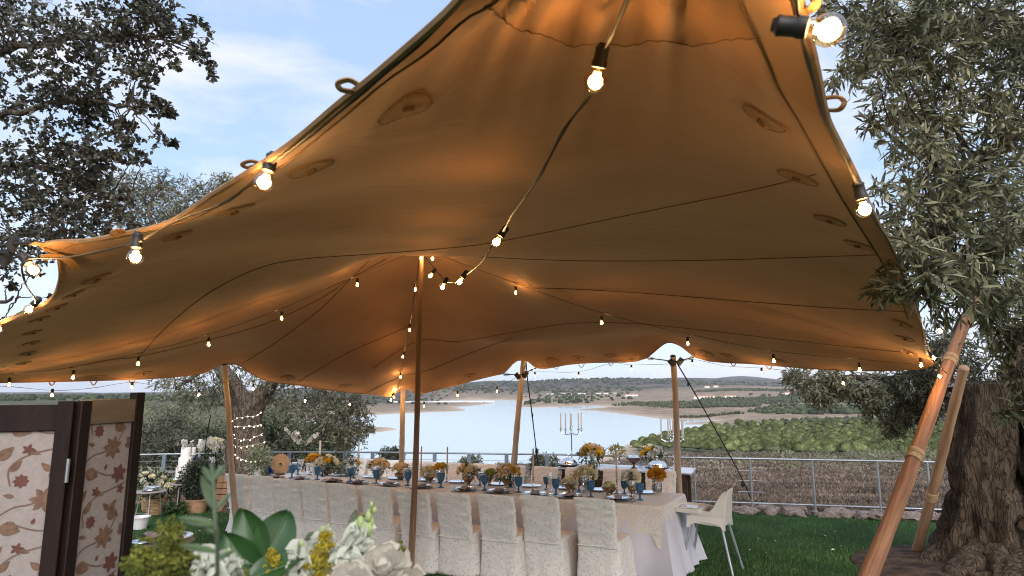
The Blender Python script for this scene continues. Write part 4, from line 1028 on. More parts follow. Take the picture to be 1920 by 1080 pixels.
# ================================================================== TREES
m_oakleaf = mat('oak_leaf', (0.115, 0.115, 0.088), 0.6, scale=2.0, col2=(0.05, 0.052, 0.04), spec=0.3, rnd=0.5, transl=0.12)
m_olive = mat('olive_leaf', (0.25, 0.235, 0.14), 0.55, scale=1.5, col2=(0.085, 0.09, 0.048), spec=0.35, rnd=0.65, transl=0.15)
m_olive2 = mat('olive_leaf_far', (0.225, 0.225, 0.155), 0.6, scale=1.2, col2=(0.10, 0.11, 0.07), spec=0.25, rnd=0.5, transl=0.12)
def bark(name, c1, c2, c3, sc=7.0):
    m = bpy.data.materials.new(name); m.use_nodes = True
    n, l = m.node_tree.nodes, m.node_tree.links; b = n['Principled BSDF']; b.inputs['Roughness'].default_value = 0.92; b.inputs['Specular IOR Level'].default_value = 0.15
    tc = n.new('ShaderNodeTexCoord'); mp = n.new('ShaderNodeMapping'); mp.inputs['Scale'].default_value = (1, 1, 0.24); l.new(tc.outputs['Object'], mp.inputs['Vector'])
    wn_ = n.new('ShaderNodeTexNoise'); wn_.inputs['Scale'].default_value = sc * 0.8; wn_.inputs['Detail'].default_value = 5; l.new(mp.outputs['Vector'], wn_.inputs['Vector'])
    mxv = n.new('ShaderNodeMix'); mxv.data_type = 'RGBA'; mxv.inputs['Factor'].default_value = 0.42; l.new(mp.outputs['Vector'], mxv.inputs['A']); l.new(wn_.outputs['Color'], mxv.inputs['B'])
    vo = n.new('ShaderNodeTexVoronoi'); vo.feature = 'DISTANCE_TO_EDGE'; vo.inputs['Scale'].default_value = sc * 2.1; l.new(mxv.outputs['Result'], vo.inputs['Vector'])
    nz = n.new('ShaderNodeTexNoise'); nz.inputs['Scale'].default_value = sc * 4; nz.inputs['Detail'].default_value = 9; nz.inputs['Roughness'].default_value = 0.7; l.new(mp.outputs['Vector'], nz.inputs['Vector'])
    rp = n.new('ShaderNodeValToRGB'); rp.color_ramp.elements[0].position = 0.32; rp.color_ramp.elements[0].color = (*c2, 1); rp.color_ramp.elements[1].position = 0.68; rp.color_ramp.elements[1].color = (*c1, 1); l.new(nz.outputs['Fac'], rp.inputs['Fac'])
    r2 = n.new('ShaderNodeValToRGB'); r2.color_ramp.elements[0].position = 0.0; r2.color_ramp.elements[0].color = (.6, .6, .6, 1); r2.color_ramp.elements[1].position = 0.09; r2.color_ramp.elements[1].color = (0, 0, 0, 1); l.new(vo.outputs['Distance'], r2.inputs['Fac'])
    mx = n.new('ShaderNodeMix'); mx.data_type = 'RGBA'; mx.inputs['B'].default_value = (*c3, 1); l.new(r2.outputs['Color'], mx.inputs['Factor']); l.new(rp.outputs['Color'], mx.inputs['A']); l.new(mx.outputs['Result'], b.inputs['Base Color'])
    ad = n.new('ShaderNodeMath'); ad.operation = 'MULTIPLY_ADD'; ad.inputs[1].default_value = 0.5; l.new(nz.outputs['Fac'], ad.inputs[0]); mn = n.new('ShaderNodeMath'); mn.operation = 'MINIMUM'; mn.inputs[1].default_value = 0.10; l.new(vo.outputs['Distance'], mn.inputs[0])
    m3 = n.new('ShaderNodeMath'); m3.operation = 'MULTIPLY'; m3.inputs[1].default_value = 3.0; l.new(mn.outputs[0], m3.inputs[0]); l.new(m3.outputs[0], ad.inputs[2])
    bp = n.new('ShaderNodeBump'); bp.inputs['Strength'].default_value = 1.0; bp.inputs['Distance'].default_value = 0.05; l.new(ad.outputs[0], bp.inputs['Height']); l.new(bp.outputs['Normal'], b.inputs['Normal'])
    return m
m_bark = bark('olive_bark', (0.125, 0.092, 0.066), (0.042, 0.031, 0.023), (0.015, 0.011, 0.008))
m_bark2 = bark('grey_bark', (0.19, 0.152, 0.122), (0.075, 0.058, 0.046), (0.028, 0.022, 0.018))
m_twig = mat('dark_twig', (0.055, 0.045, 0.038), 0.85, scale=10)
def crown(clumps, per, leaves, L, W, seed, droop=0.2, out=0.6, spread=0.75, twig_r=0.0022, jitter=0.5, tlen=(0.35, 0.8), t0=0.12):
    """twigs of leaves spread through a list of clumps (centre, radius, weight)"""
    rg = np.random.default_rng(seed); TB = []; TE = []
    for (c, r, w) in clumps:
        n = max(3, int(per * w)); c = np.array(c[:])
        d0 = unit(rg.normal(0, 1, (n, 3))); b = c + d0 * (rg.random((n, 1)) ** 0.6) * r * spread
        dr = unit(d0 * out + rg.normal(0, 0.6, (n, 3)) + np.array([0, 0, -droop]))
        TB.append(b); TE.append(b + dr * r * rg.uniform(tlen[0], tlen[1], (n, 1)))
    TB = np.vstack(TB); TE = np.vstack(TE); nT = len(TB)
    # leaves alternate along each twig
    t = np.linspace(t0, 1.0, leaves)[None, :] + rg.uniform(-0.04, 0.04, (nT, leaves))
    sagv = np.array([0, 0, -1.0])[None, None] * (t[..., None] ** 2) * 0.10 * np.linalg.norm(TE - TB, axis=1)[:, None, None] * (1 + 2 * droop)
    B = TB[:, None] + (TE - TB)[:, None] * t[..., None] + sagv
    ax = unit(TE - TB)[:, None] * np.ones((1, leaves, 1))
    D = unit(ax * 0.75 + rg.normal(0, 0.75, (nT, leaves, 3)) + np.array([0, 0, -droop * 0.6]))
    N = rg.normal(0, 1, (nT, leaves, 3)) + np.array([0, 0, 0.8])
    k = nT * leaves
    V, Fq = leaf_mesh_arrays(B.reshape(k, 3), D.reshape(k, 3), N.reshape(k, 3), L * rg.uniform(1 - jitter, 1 + jitter * 0.6, k), W * rg.uniform(0.7, 1.25, k))
    rn = np.repeat(np.clip(rg.normal(0.5, 0.25, k), 0, 1), 4)
    # twigs: thin three sided prisms
    d = unit(TE - TB); a = unit(np.cross(d, np.array([0.3, 0.5, 0.81]))); b2 = np.cross(d, a)
    mid = (TB + TE) / 2 - np.array([0, 0, 0.0]); end = TE - np.array([0, 0, 1.0]) * (0.10 * np.linalg.norm(TE - TB, axis=1) * (1 + 2 * droop))[:, None]
    mid = mid - np.array([0, 0, 1.0]) * (0.025 * np.linalg.norm(TE - TB, axis=1) * (1 + 2 * droop))[:, None]
    rings = []
    for P, rr in ((TB, twig_r), (mid, twig_r * 0.75), (end, twig_r * 0.4)):
        for an in (0, 2.09, 4.19): rings.append(P + (a * math.cos(an) + b2 * math.sin(an)) * rr)
    TV = np.stack(rings, 1).reshape(-1, 3); o = (np.arange(nT) * 9)[:, None, None]
    q = np.array([[s * 3 + i, s * 3 + (i + 1) % 3, (s + 1) * 3 + (i + 1) % 3, (s + 1) * 3 + i] for s in (0, 1) for i in range(3)])[None]
    return (V, Fq, rn), (TV, (o + q).reshape(-1, 4))
def limb(mb, pts_, r0, r1, n=8, wob=0.03, seed=0):
    P = smooth_path(pts_, 6); rg = random.Random(seed)
    L = len(P)
    Q = [p + Vector((rg.uniform(-1, 1), rg.uniform(-1, 1), rg.uniform(-1, 1))) * wob * (0 if i in (0,) else 1) for i, p in enumerate(P)]
    mb.tube(Q, [r0 + (r1 - r0) * (i / (L - 1)) ** 0.8 for i in range(L)], n)
def tree(name, label, base, trunk_mb, trunk_mat, limbs, clumps, per, leaves, Ln, Wd, leafmat, seed, droop=0.2, cat='tree', group=None, twig_r=0.0022, limb_r=0.02, nsub=3, **kw):
    base = Vector(base); t = thing(name, label, cat, base, 0, group)
    off = np.array(base[:])
    if trunk_mb: 
        trunk_mb.v = [tuple(Vector(v) - base) for v in trunk_mb.v]; trunk_mb.build('trunk', trunk_mat, t)
    (V, Fq, rn), (TV, TF) = crown(clumps, per, leaves, Ln, Wd, seed, droop, twig_r=twig_r, **kw)
    place('crown', np_mesh('crown', V - off, Fq, leafmat, rnd=rn), t)
    place('twigs', np_mesh('twigs', TV - off, TF, m_twig), t)
    # branches from the given limb ends to every clump
    if limbs:
        bb = MB(); rg = random.Random(seed)
        for (P, r0, r1) in limbs: limb(bb, P, r0, r1, 8, 0.02, seed)
        ends = [p for (P, _, _) in limbs for p in smooth_path(P, 6)[3:]]
        for (c, r, w) in clumps:
            c = Vector(c[:]); e = min(ends, key=lambda q: (q - c).length)
            m_ = e.lerp(c, 0.5) + Vector((rg.uniform(-1, 1), rg.uniform(-1, 1), rg.uniform(0, 1))) * (e - c).length * 0.15
            limb(bb, [e, m_, c], limb_r, limb_r * 0.25, 6, 0.01, rg.randint(0, 999))
            for k in range(nsub):
                v = Vector((rg.gauss(0, 1), rg.gauss(0, 1), rg.gauss(0, 1))).normalized() * r * 0.9
                limb(bb, [c.lerp(m_, 0.3), c + v * 0.5, c + v], limb_r * 0.35, limb_r * 0.1, 4, 0.01, rg.randint(0, 999))
        bb.v = [tuple(Vector(v) - base) for v in bb.v]; bb.build('branches', trunk_mat if trunk_mat else m_twig, t)
    return t
def subclump(cls, n, q, seed, shell=0.75):
    rg = random.Random(seed); out = []
    for (c, r, w) in cls:
        k = max(1, int(n * w * min(1.6, max(0.5, r / 0.22))))
        for _ in range(k):
            v = Vector((rg.gauss(0, 1), rg.gauss(0, 1), rg.gauss(0, 1))).normalized() * r * shell * rg.random() ** 0.5
            out.append((c + v, r * q * rg.uniform(0.7, 1.3), 1.0))
    return out
def cl(lst, jit=0.25, seed=1):
    rg = random.Random(seed); out = []
    for it in lst:
        px, py, Y, r = it[:4]; w = it[4] if len(it) > 4 else 1.0
        out.append((PY(px, py, Y + rg.uniform(-jit, jit)), r, w))
    return out

# ---- holm oak entering from the upper left
ok_c = [(-60, 30, 4.8, .38), (30, 30, 4.6, .33), (110, 25, 4.3, .30), (190, 30, 4.5, .30), (265, 25, 4.4, .28), (325, 35, 4.3, .24), (352, 85, 4.25, .16, .7), (395, 130, 4.2, .10, .35), (372, 110, 4.2, .10, .35), (345, 145, 4.2, .12, .5), (295, 105, 4.4, .24), (225, 95, 4.5, .26), (150, 100, 4.6, .28), (70, 110, 4.7, .30), (-30, 130, 5, .4), (30, 200, 5.0, .22, .5), (100, 180, 4.8, .24, .8), (170, 175, 4.6, .24, .9), (240, 185, 4.4, .22), (300, 200, 4.3, .17, .7), (318, 225, 4.25, .08, .3), (140, 245, 4.7, .26), (205, 240, 4.5, .24), (255, 262, 4.4, .16, .8), (280, 285, 4.35, .10, .4), (318, 282, 4.3, .06, .2), (60, 270, 4.9, .24, .6), (115, 300, 4.7, .26), (180, 305, 4.5, .22), (235, 300, 4.4, .12, .5), (20, 330, 5.0, .3), (80, 355, 4.8, .28), (150, 360, 4.6, .24), (205, 370, 4.5, .18, .8), (30, 410, 4.9, .28), (100, 415, 4.7, .26), (165, 420, 4.6, .22), (225, 415, 4.5, .16, .8), (265, 425, 4.5, .10, .5), (50, 470, 4.9, .18, .6), (110, 462, 4.8, .18, .7), (-40, 250, 5.2, .4), (-50, 380, 5.2, .4), (15, 590, 5.4, .14, .6), (40, 540, 5.3, .10, .35), (90, 520, 5.2, .12, .4), (-20, 520, 5.4, .2, .6), (100, 560, 5.2, .08, .3), (-130, 120, 5.4, .5), (-140, 300, 5.6, .5)]
ot = MB(); bx_, by_ = -7.6, 6.2
limb(ot, [G(bx_, by_, -0.1), G(bx_ + .05, by_, 1.2), G(bx_ + .3, by_ - .1, 2.6), G(bx_ + .6, by_ - .3, 3.6)], 0.30, 0.20, 14, 0.03, 2)
hub = G(bx_ + .6, by_ - .3, 3.5)
tree('holm_oak', 'dark small leaved oak overhanging the upper left of the tent', G(bx_, by_), ot, m_bark2,
     [([hub, PY(-120, 260, 5.4), PY(20, 215, 5.0), PY(130, 190, 4.7), PY(250, 200, 4.5)], .045, .01), ([hub, PY(-120, 150, 5.4), PY(40, 90, 4.8), PY(180, 70, 4.5), PY(300, 70, 4.4)], .045, .01),
      ([hub, PY(-60, 330, 5.2), PY(60, 310, 4.9), PY(160, 340, 4.6), PY(230, 400, 4.5)], .04, .01), ([hub, PY(-80, 460, 5.3), PY(40, 440, 5.0), PY(120, 450, 4.8)], .03, .01), ([hub, PY(-80, 560, 5.5), PY(30, 560, 5.3)], .04, .01)],
     subclump(cl(ok_c, .35), 7, 0.36, 5, 1.05), 9, 9, 0.036, 0.025, m_oakleaf, 21, droop=0.05, twig_r=0.0022, limb_r=0.0075, tlen=(0.5, 1.2), t0=0.2, nsub=1)

# ---- the great olive at the right
ol_c = [(1570, 30, 3.6, .20, .8), (1640, 20, 3.7, .26), (1720, 20, 3.7, .30), (1800, 20, 3.8, .30), (1890, 10, 3.9, .34), (1610, 85, 3.5, .20), (1680, 95, 3.7, .26), (1760, 100, 3.8, .28), (1850, 95, 3.9, .30), (1930, 110, 4.0, .34), (1570, 130, 3.4, .10, .4), (1630, 150, 3.5, .18, .8), (1700, 170, 3.7, .24), (1790, 180, 3.8, .26), (1880, 190, 3.9, .30), (1640, 225, 3.4, .10, .4), (1720, 240, 3.6, .20, .7), (1800, 255, 3.8, .24), (1890, 280, 3.9, .28), (1660, 290, 3.4, .12, .4), (1735, 310, 3.6, .20, .7), (1810, 330, 3.7, .24), (1900, 360, 3.8, .28), (1670, 350, 3.3, .13, .5), (1740, 375, 3.5, .20), (1820, 400, 3.6, .24), (1690, 420, 3.2, .15, .8), (1760, 440, 3.4, .20), (1840, 465, 3.5, .22), (1910, 450, 3.6, .28), (1700, 480, 3.1, .14, .9), (1770, 505, 3.2, .17), (1850, 535, 3.4, .18), (1920, 540, 3.5, .24), (1690, 545, 3.0, .10, .6), (1735, 550, 3.0, .12, .7), (1800, 570, 3.1, .12, .7), (1900, 610, 3.3, .18, .8), (1850, 600, 3.3, .10, .5), (1885, 690, 3.4, .13, .6), (1925, 730, 3.4, .2), (1880, 760, 3.3, .06, .3), (1990, 300, 4.2, .5), (2000, 550, 4.0, .5), (1990, 60, 4.2, .5)]
ol_far = [(1500, 712, 9.4, .20, .7), (1535, 730, 9.2, .24), (1560, 708, 9.0, .2), (1600, 725, 9.0, .24), (1640, 750, 8.9, .24), (1665, 715, 8.9, .28), (1680, 775, 8.8, .26), (1700, 745, 8.8, .3), (1670, 800, 8.8, .14, .6), (1720, 700, 8.6, .3), (1735, 765, 8.8, .2), (1760, 730, 8.6, .28), (1790, 660, 8.2, .32), (1760, 640, 8.0, .3), (1840, 740, 8.6, .3, .6), (1745, 690, 8.4, .2), (1830, 690, 8.6, .25, .4), (1900, 640, 8.4, .4), (1880, 560, 8.2, .45), (1950, 500, 8.0, .6), (1820, 520, 8.0, .4), (1480, 705, 9.5, .1, .4)]
tb = MB()
def gnarled(mb, pts_, rads, n=44, m=42, amp=0.16, seed=0, lobes=5):
    P = smooth_path(pts_, max(2, m // (len(pts_) - 1))); N = len(P)
    rr = np.interp(np.linspace(0, 1, N), np.linspace(0, 1, len(rads)), rads); rings = []
    for i, p in enumerate(P):
        d = (P[min(i + 1, N - 1)] - P[max(i - 1, 0)]).normalized(); X, Y, _ = frame(d); s = i / (N - 1); ring = []
        for k in range(n):
            a = 2 * math.pi * k / n
            tw = a + s * 1.3
            q = 1 + 0.10 * math.sin(lobes * tw + seed) + 0.07 * math.sin((lobes * 2 + 1) * tw + 2 * seed)
            v = p + (X * math.cos(a) + Y * math.sin(a)) * rr[i]
            q += amp * noise.noise(Vector((v.x * 2.2, v.y * 2.2, v.z * 1.3 + seed))) + amp * 0.6 * noise.noise(Vector((v.x * 6, v.y * 6, v.z * 3.2 + seed))) + amp * 0.28 * noise.noise(Vector((v.x * 16, v.y * 16, v.z * 8)))
            ring.append(p + (X * math.cos(a) + Y * math.sin(a)) * rr[i] * q)
        rings.append(ring)
    mb.loft(rings, cap0=True, cap1=True)
# left stem, sawn off at the top; right stem carrying the crown; root flare
gnarled(tb, [G(5.70, 7.80, -0.15), G(5.64, 7.8, 0.22), G(5.56, 7.75, 0.62), G(5.50, 7.72, 1.05), G(5.57, 7.7, 1.5), G(5.55, 7.65, 2.12)], [1.05, 0.62, 0.40, 0.29, 0.32, 0.27], n=72, m=70, amp=.30, seed=1)
gnarled(tb, [G(6.35, 7.5, -0.15), G(6.30, 7.5, 0.35), G(6.24, 7.45, 1.0), G(6.2, 7.4, 1.7), G(6.2, 7.35, 2.4), G(6.2, 7.0, 3.1), G(6.0, 6.3, 3.9)], [1.05, 0.66, 0.50, 0.46, 0.42, 0.30, 0.2], n=72, m=80, amp=.30, seed=3)
gnarled(tb, [G(6.0, 7.15, -0.12), G(6.05, 7.25, 0.22), G(6.1, 7.35, 0.7)], [0.85, 0.5, 0.3], n=60, m=30, amp=.4, seed=5, lobes=7)
for (x0, y0, x1, y1, r_) in ((5.3, 7.5, 4.72, 7.30, .13), (5.4, 7.35, 5.0, 6.85, .15), (5.8, 7.1, 5.55, 6.55, .16), (6.2, 6.95, 6.15, 6.35, .17), (5.25, 7.9, 4.7, 7.85, .12)):
    gnarled(tb, [G(x0, y0, .16), G((x0 + x1) / 2, (y0 + y1) / 2 + .05, .09), G(x1, y1, -.04)], [r_ * 1.5, r_, r_ * .5], n=24, m=22, amp=.45, seed=x0 * 9, lobes=3)
hub = G(6.2, 7.0, 3.1)
h2 = G(6.0, 6.3, 3.9)
tree('olive_tree', 'ancient olive with thick gnarled trunk and grey green leaves, right of the tent', G(6.3, 7.6), tb, m_bark,
     [([hub, h2, PY(1900, 60, 5.0), PY(1800, 60, 4.2), PY(1680, 70, 3.8)], .2, .02), ([h2, PY(1960, 250, 4.8), PY(1850, 290, 4.0), PY(1760, 330, 3.7)], .12, .02), ([h2, PY(1960, 420, 4.6), PY(1850, 480, 3.7), PY(1770, 500, 3.3)], .10, .015), ([PY(1960, 420, 4.6), PY(1930, 560, 3.8), PY(1900, 680, 3.4)], .05, .01),
      ([hub, PY(1860, 560, 8.2), PY(1780, 640, 8.3), PY(1700, 705, 8.8), PY(1600, 708, 9.0), PY(1520, 712, 9.3)], .14, .02), ([G(5.55, 7.65, 2.0), PY(1800, 730, 8.2), PY(1730, 740, 8.7), PY(1690, 760, 8.8)], .05, .015)],
     subclump(cl(ol_c, .3, 2), 7, 0.5, 6, 0.9), 9, 9, 0.076, 0.0150, m_olive, 33, droop=0.35, twig_r=0.0018, limb_r=0.008, tlen=(0.5, 1.3), nsub=0)
olv = [o for o in COL.objects if o.name == 'olive_tree'][0]
(V, Fq, rn), (TV, TF) = crown(cl(ol_far, .3, 4), 95, 9, 0.085, 0.020, 35, 0.4, twig_r=0.003)
off = np.array(olv.location[:])
place('hanging_foliage', np_mesh('hanging_foliage', V - off, Fq, m_olive2, rnd=rn), olv); place('twigs', np_mesh('twigs', TV - off, TF, m_twig), olv)

# ---- olive with fairy lights, behind the cake table
mo_c = [(225, 345, 12.5, .4, 1.4), (255, 365, 12.3, .5, 2.2), (300, 345, 12.2, .42, 2), (300, 400, 12, .5, 2.4), (350, 375, 12, .5, 2.4), (345, 420, 11.9, .5, 2), (395, 365, 12, .35, 1.4), (425, 340, 12, .22, .9), (400, 400, 12, .4, 2), (230, 420, 12.4, .5), (260, 450, 12.2, .5),
        (330, 712, 12.0, .4, .6), (370, 728, 11.8, .4, .7), (400, 715, 11.7, .4, .8), (345, 745, 11.8, .25, .4), (390, 752, 11.8, .2, .5), (440, 700, 12.9, .4, .6), (480, 695, 12.9, .4, .6), (520, 710, 12.3, .45), (505, 740, 12.6, .25, .4), (560, 720, 11.7, .5), (600, 730, 11.8, .5), (590, 765, 11.7, .42), (630, 760, 11.8, .42), (620, 795, 11.8, .34), (650, 790, 11.9, .36), (645, 820, 11.9, .22, .7), (600, 800, 11.8, .25, .5), (675, 770, 12, .3, .7), (685, 800, 12, .16, .5), (545, 760, 11.7, .25, .5), (310, 700, 12.2, .3, .5), (660, 745, 12, .4), (405, 735, 12.0, .3, .6),
        (300, 520, 12.2, .8, .8), (400, 560, 12, .8, .8), (520, 560, 12, .8, .8), (380, 650, 12, .8, .8), (520, 650, 12, .8, .8), (630, 660, 12, .7, .7), (450, 450, 12, .8, .6)]
tb = MB(); c0 = PY(468, 900, 12.2)
gnarled(tb, [G(c0.x + .02, 12.2, -0.1), G(c0.x, 12.2, 0.4), PY(462, 800, 12.2), PY(466, 760, 12.2)], [0.50, 0.36, 0.28, 0.29], amp=.22, seed=7)
gnarled(tb, [PY(462, 775, 12.2), PY(440, 725, 12.1), PY(410, 680, 12.0), PY(380, 600, 12.0)], [0.20, 0.15, 0.12, 0.08], n=20, m=18, amp=.2, seed=8)
gnarled(tb, [PY(470, 775, 12.2), PY(490, 740, 12.1), PY(520, 700, 12.0), PY(550, 620, 12.0)], [0.20, 0.15, 0.11, 0.08], n=20, m=18, amp=.2, seed=9)
tree('olive_tree', 'grey olive behind the cake table, its trunk wrapped in fairy lights', G(c0.x, 12.2), tb, m_bark2,
     [([PY(410, 680, 12), PY(370, 700, 11.8), PY(330, 730, 11.9)], .08, .02), ([PY(520, 700, 12), PY(570, 705, 11.8), PY(620, 745, 11.8), PY(645, 790, 11.9)], .08, .015), ([PY(380, 600, 12), PY(330, 480, 12), PY(280, 400, 12.2), PY(300, 350, 12.2)], .1, .02), ([PY(550, 620, 12), PY(450, 450, 12), PY(400, 380, 12)], .08, .02)],
     cl(mo_c, .4, 5), 58, 9, 0.085, 0.021, m_olive2, 44, droop=0.3, twig_r=0.004, limb_r=0.02)
# fairy lights round its trunk
m_fairy = mat('fairy_bulb', (1, 0.9, 0.7), 0.4, emit=(1.0, 0.82, 0.55), estr=14.0)
m_fwire = mat('fairy_wire', (0.75, 0.72, 0.66), 0.6)
fl = thing('fairy_lights', 'white fairy light string wound round the olive trunk behind the cake', 'fairy lights', G(c0.x, 11.5, 0.9))
fpts = []
def wind(pxs, pys, Y):
    return [PY(a, b, Y) for a, b in zip(pxs, pys)]
for row in ([(437, 788), (450, 783), (468, 781), (483, 779), (490, 770)], [(440, 800), (455, 800), (470, 800), (485, 797), (492, 795)], [(438, 815), (448, 824), (462, 825), (478, 820), (494, 812)], [(436, 834), (450, 838), (466, 836), (484, 833), (500, 828)], [(442, 853), (452, 860), (464, 866), (480, 866), (497, 862)]):
    fpts.append(smooth_path([PY(a, b, 11.76 + 0.004 * abs(a - 466)) for a, b in row], 5))
wmb_ = MB()
bsm = MB().ball((0, 0, 0), 0.0068, 8, 6).mesh('bulb', m_fairy)
for P in fpts:
    wmb_.tube([p - fl.location for p in P], 0.0028, 5)
    for i, p in enumerate(P):
        if i % 3 == 0: place('bulb', bsm, fl, p - fl.location + Vector((random.uniform(-.02, .02), -0.012, random.uniform(-.03, .015))))
wmb_.build('wire', m_fwire, fl)

# ---- leafy shrubs beyond the fence on the left and by the lake
def shrub(label, px, py, Y, r, col, w=1.0, seed=1, hgt=1.0):
    c = PY(px, py, Y); base = Vector((c.x, c.y, float(land_z(np.array([c.x]), np.array([c.y]))[0][0])))
    rg = random.Random(seed); cls = []
    for k in range(9):
        v = Vector((rg.uniform(-1, 1), rg.uniform(-1, 1), rg.uniform(-0.8, 0.8) * hgt)) * r * 0.65
        cls.append((c + v, r * 0.5, 1.0))
    tree('shrub', label, base, None, None, [([base, base.lerp(c, 0.6), c], 0.04, 0.02)], cls, 55 * w, 8, 0.075 * max(1, Y / 14), 0.026 * max(1, Y / 14), col, seed, droop=0.0, cat='shrub', group='shrubs beyond the fence', twig_r=0.004, limb_r=0.015)
m_sh1 = mat('shrub_sage', (0.20, 0.215, 0.135), 0.7, scale=1, col2=(0.10, 0.115, 0.07), rnd=0.4, spec=0.2)
m_sh2 = mat('shrub_dark', (0.15, 0.16, 0.11), 0.7, scale=1, col2=(0.07, 0.078, 0.055), rnd=0.4, spec=0.2)
shrub('feathery sage green bush right of the fairy lit trunk', 527, 808, 16, .85, m_sh1, 1.7, 3, .8)
shrub('grey green bush behind the fence under the orchid', 575, 835, 15.5, .75, m_sh1, 1.4, 4)
shrub('round bush behind the fence below the hanging olive twigs', 635, 842, 15.2, .55, m_sh2, 1.2, 5)
shrub('small dark bush at the fence before the lake', 735, 858, 14.6, .28, m_sh2, .6, 6)
shrub('broad dark green bush behind the folding screen', 318, 822, 18, 0.9, m_sh2, 1.4, 7)
shrub('pale bush above the white cake', 375, 815, 20, 1.0, m_sh1, 1.3, 8)
shrub('dense low bush along the fence behind the cake', 300, 855, 14.2, .8, m_sh2, 1.6, 9)
shrub('low leafy bush between cake flowers and fence', 400, 850, 14.2, .7, m_sh1, 1.4, 10)
shrub('grassy tuft bush at the fence foot before the lake', 880, 872, 14.4, .3, m_sh1, .5, 12)
shrub('scrubby bush at the fence foot left of the first cloche', 1020, 872, 14.2, .32, m_sh2, .6, 13)

# ================================================================== FENCE and stone edging
m_rail = mat('galvanised_rail', (0.27, 0.29, 0.32), 0.4, metal=0.6, scale=4, var=0.2)
m_post = mat('blue_grey_post', (0.20, 0.25, 0.31), 0.5, metal=0.3, scale=5)
fe = thing('railing_fence', 'low grey metal railing fence along the lawn edge above the lake', 'fence', G(0, 12.9))
fo = fe.location.copy()
fx = np.arange(-16, 16.01, 0.25)
def fpt(x, h): y = fence_y(x) - 0.02; return G(x, y, h) - fo
rb = MB(); rb.tube([fpt(x, 0.93) for x in fx], 0.018, 8); rb.build('top_rail', m_rail, fe)
rb = MB(); rb.tube([fpt(x, 0.17) for x in fx if x > 0.8], 0.016, 8); rb.build('bottom_rail', m_rail, fe)
for h in (0.36, 0.52, 0.68, 0.80):
    rb = MB(); rb.tube([fpt(x, h) for x in fx if x < 2.6], 0.0035, 5); rb.build('wire', m_rail, fe)
pb = MB(); pb.box((0, 0, 0.44), (0.075, 0.028, 0.98), mi=0); pb.box((0, 0.0, -0.03), (0.12, 0.12, 0.12)); post_a = pb.mesh('post', m_post)
pb = MB(); pb.tube([(0, 0, -0.1), (0, 0, 0.93)], 0.021, 10); pb.lathe([(0.045, -0.06), (0.045, 0.07), (0.022, 0.085)], 10); post_b = pb.mesh('post', mat('post_grey', (0.30, 0.31, 0.33), 0.5, metal=0.5, scale=5))
def px_on_fence(px):
    u = (px - 960) / F; xs_ = np.linspace(-14, 14, 3000); ys_ = np.array([fence_y(x) for x in xs_]); r = ray(px, 850); return float(xs_[np.argmin(np.abs(xs_ / ys_ - r.x / r.y))])
for px in (150, 310, 445, 543, 647, 699, 757, 815, 880, 950, 1026, 1110, 1200):
    x = px_on_fence(px); o = place('post', post_a, fe, fpt(x, 0)); o.rotation_euler = (0, 0, -0.16)
for px in (1300, 1404, 1520, 1641, 1735, 1850, 1980):
    x = px_on_fence(px); place('post', post_b, fe, fpt(x, 0))
lb = MB()
for h in (0.36, 0.55, 0.72):
    x = px_on_fence(1404); lb.tube([fpt(x - .22, h), fpt(x + .22, h)], 0.0055, 6)
lb.build('foot_rung', m_rail, fe)
m_rock = mat('pale_rock', (0.34, 0.27, 0.235), 0.9, scale=4, col2=(0.15, 0.115, 0.10), bump=0.8, bscale=18)
re_ = thing('stone_edging', 'row of rough pale stones edging the lawn under the fence', 'stone edging', G(5, 11.6))
ro = re_.location.copy()
rocks = []
for k in range(5):
    V0, F0 = ico_arrays(3); mb = MB()
    vv = [Vector(v) * (1 + 0.35 * noise.noise(Vector(v) * 1.3 + Vector((k * 5, 0, 0))) + 0.2 * noise.noise(Vector(v) * 3.5 + Vector((0, k * 3, 0)))) for v in V0]
    mb.add([(v.x, v.y * 0.8, v.z * 0.55) for v in vv], [list(f) for f in F0]); rocks.append(mb.mesh('stone', m_rock))
for i in range(120):
    x = random.uniform(1.5, 11); y = fence_y(x) + random.uniform(-0.18, 0.25)
    s = random.uniform(0.05, 0.17)
    o = place('stone', rocks[i % 5], re_, G(x, y, s * 0.25) - ro, (random.uniform(-.3, .3), random.uniform(-.3, .3), random.uniform(0, 6.28))); o.scale = (s * 1.3, s, s)
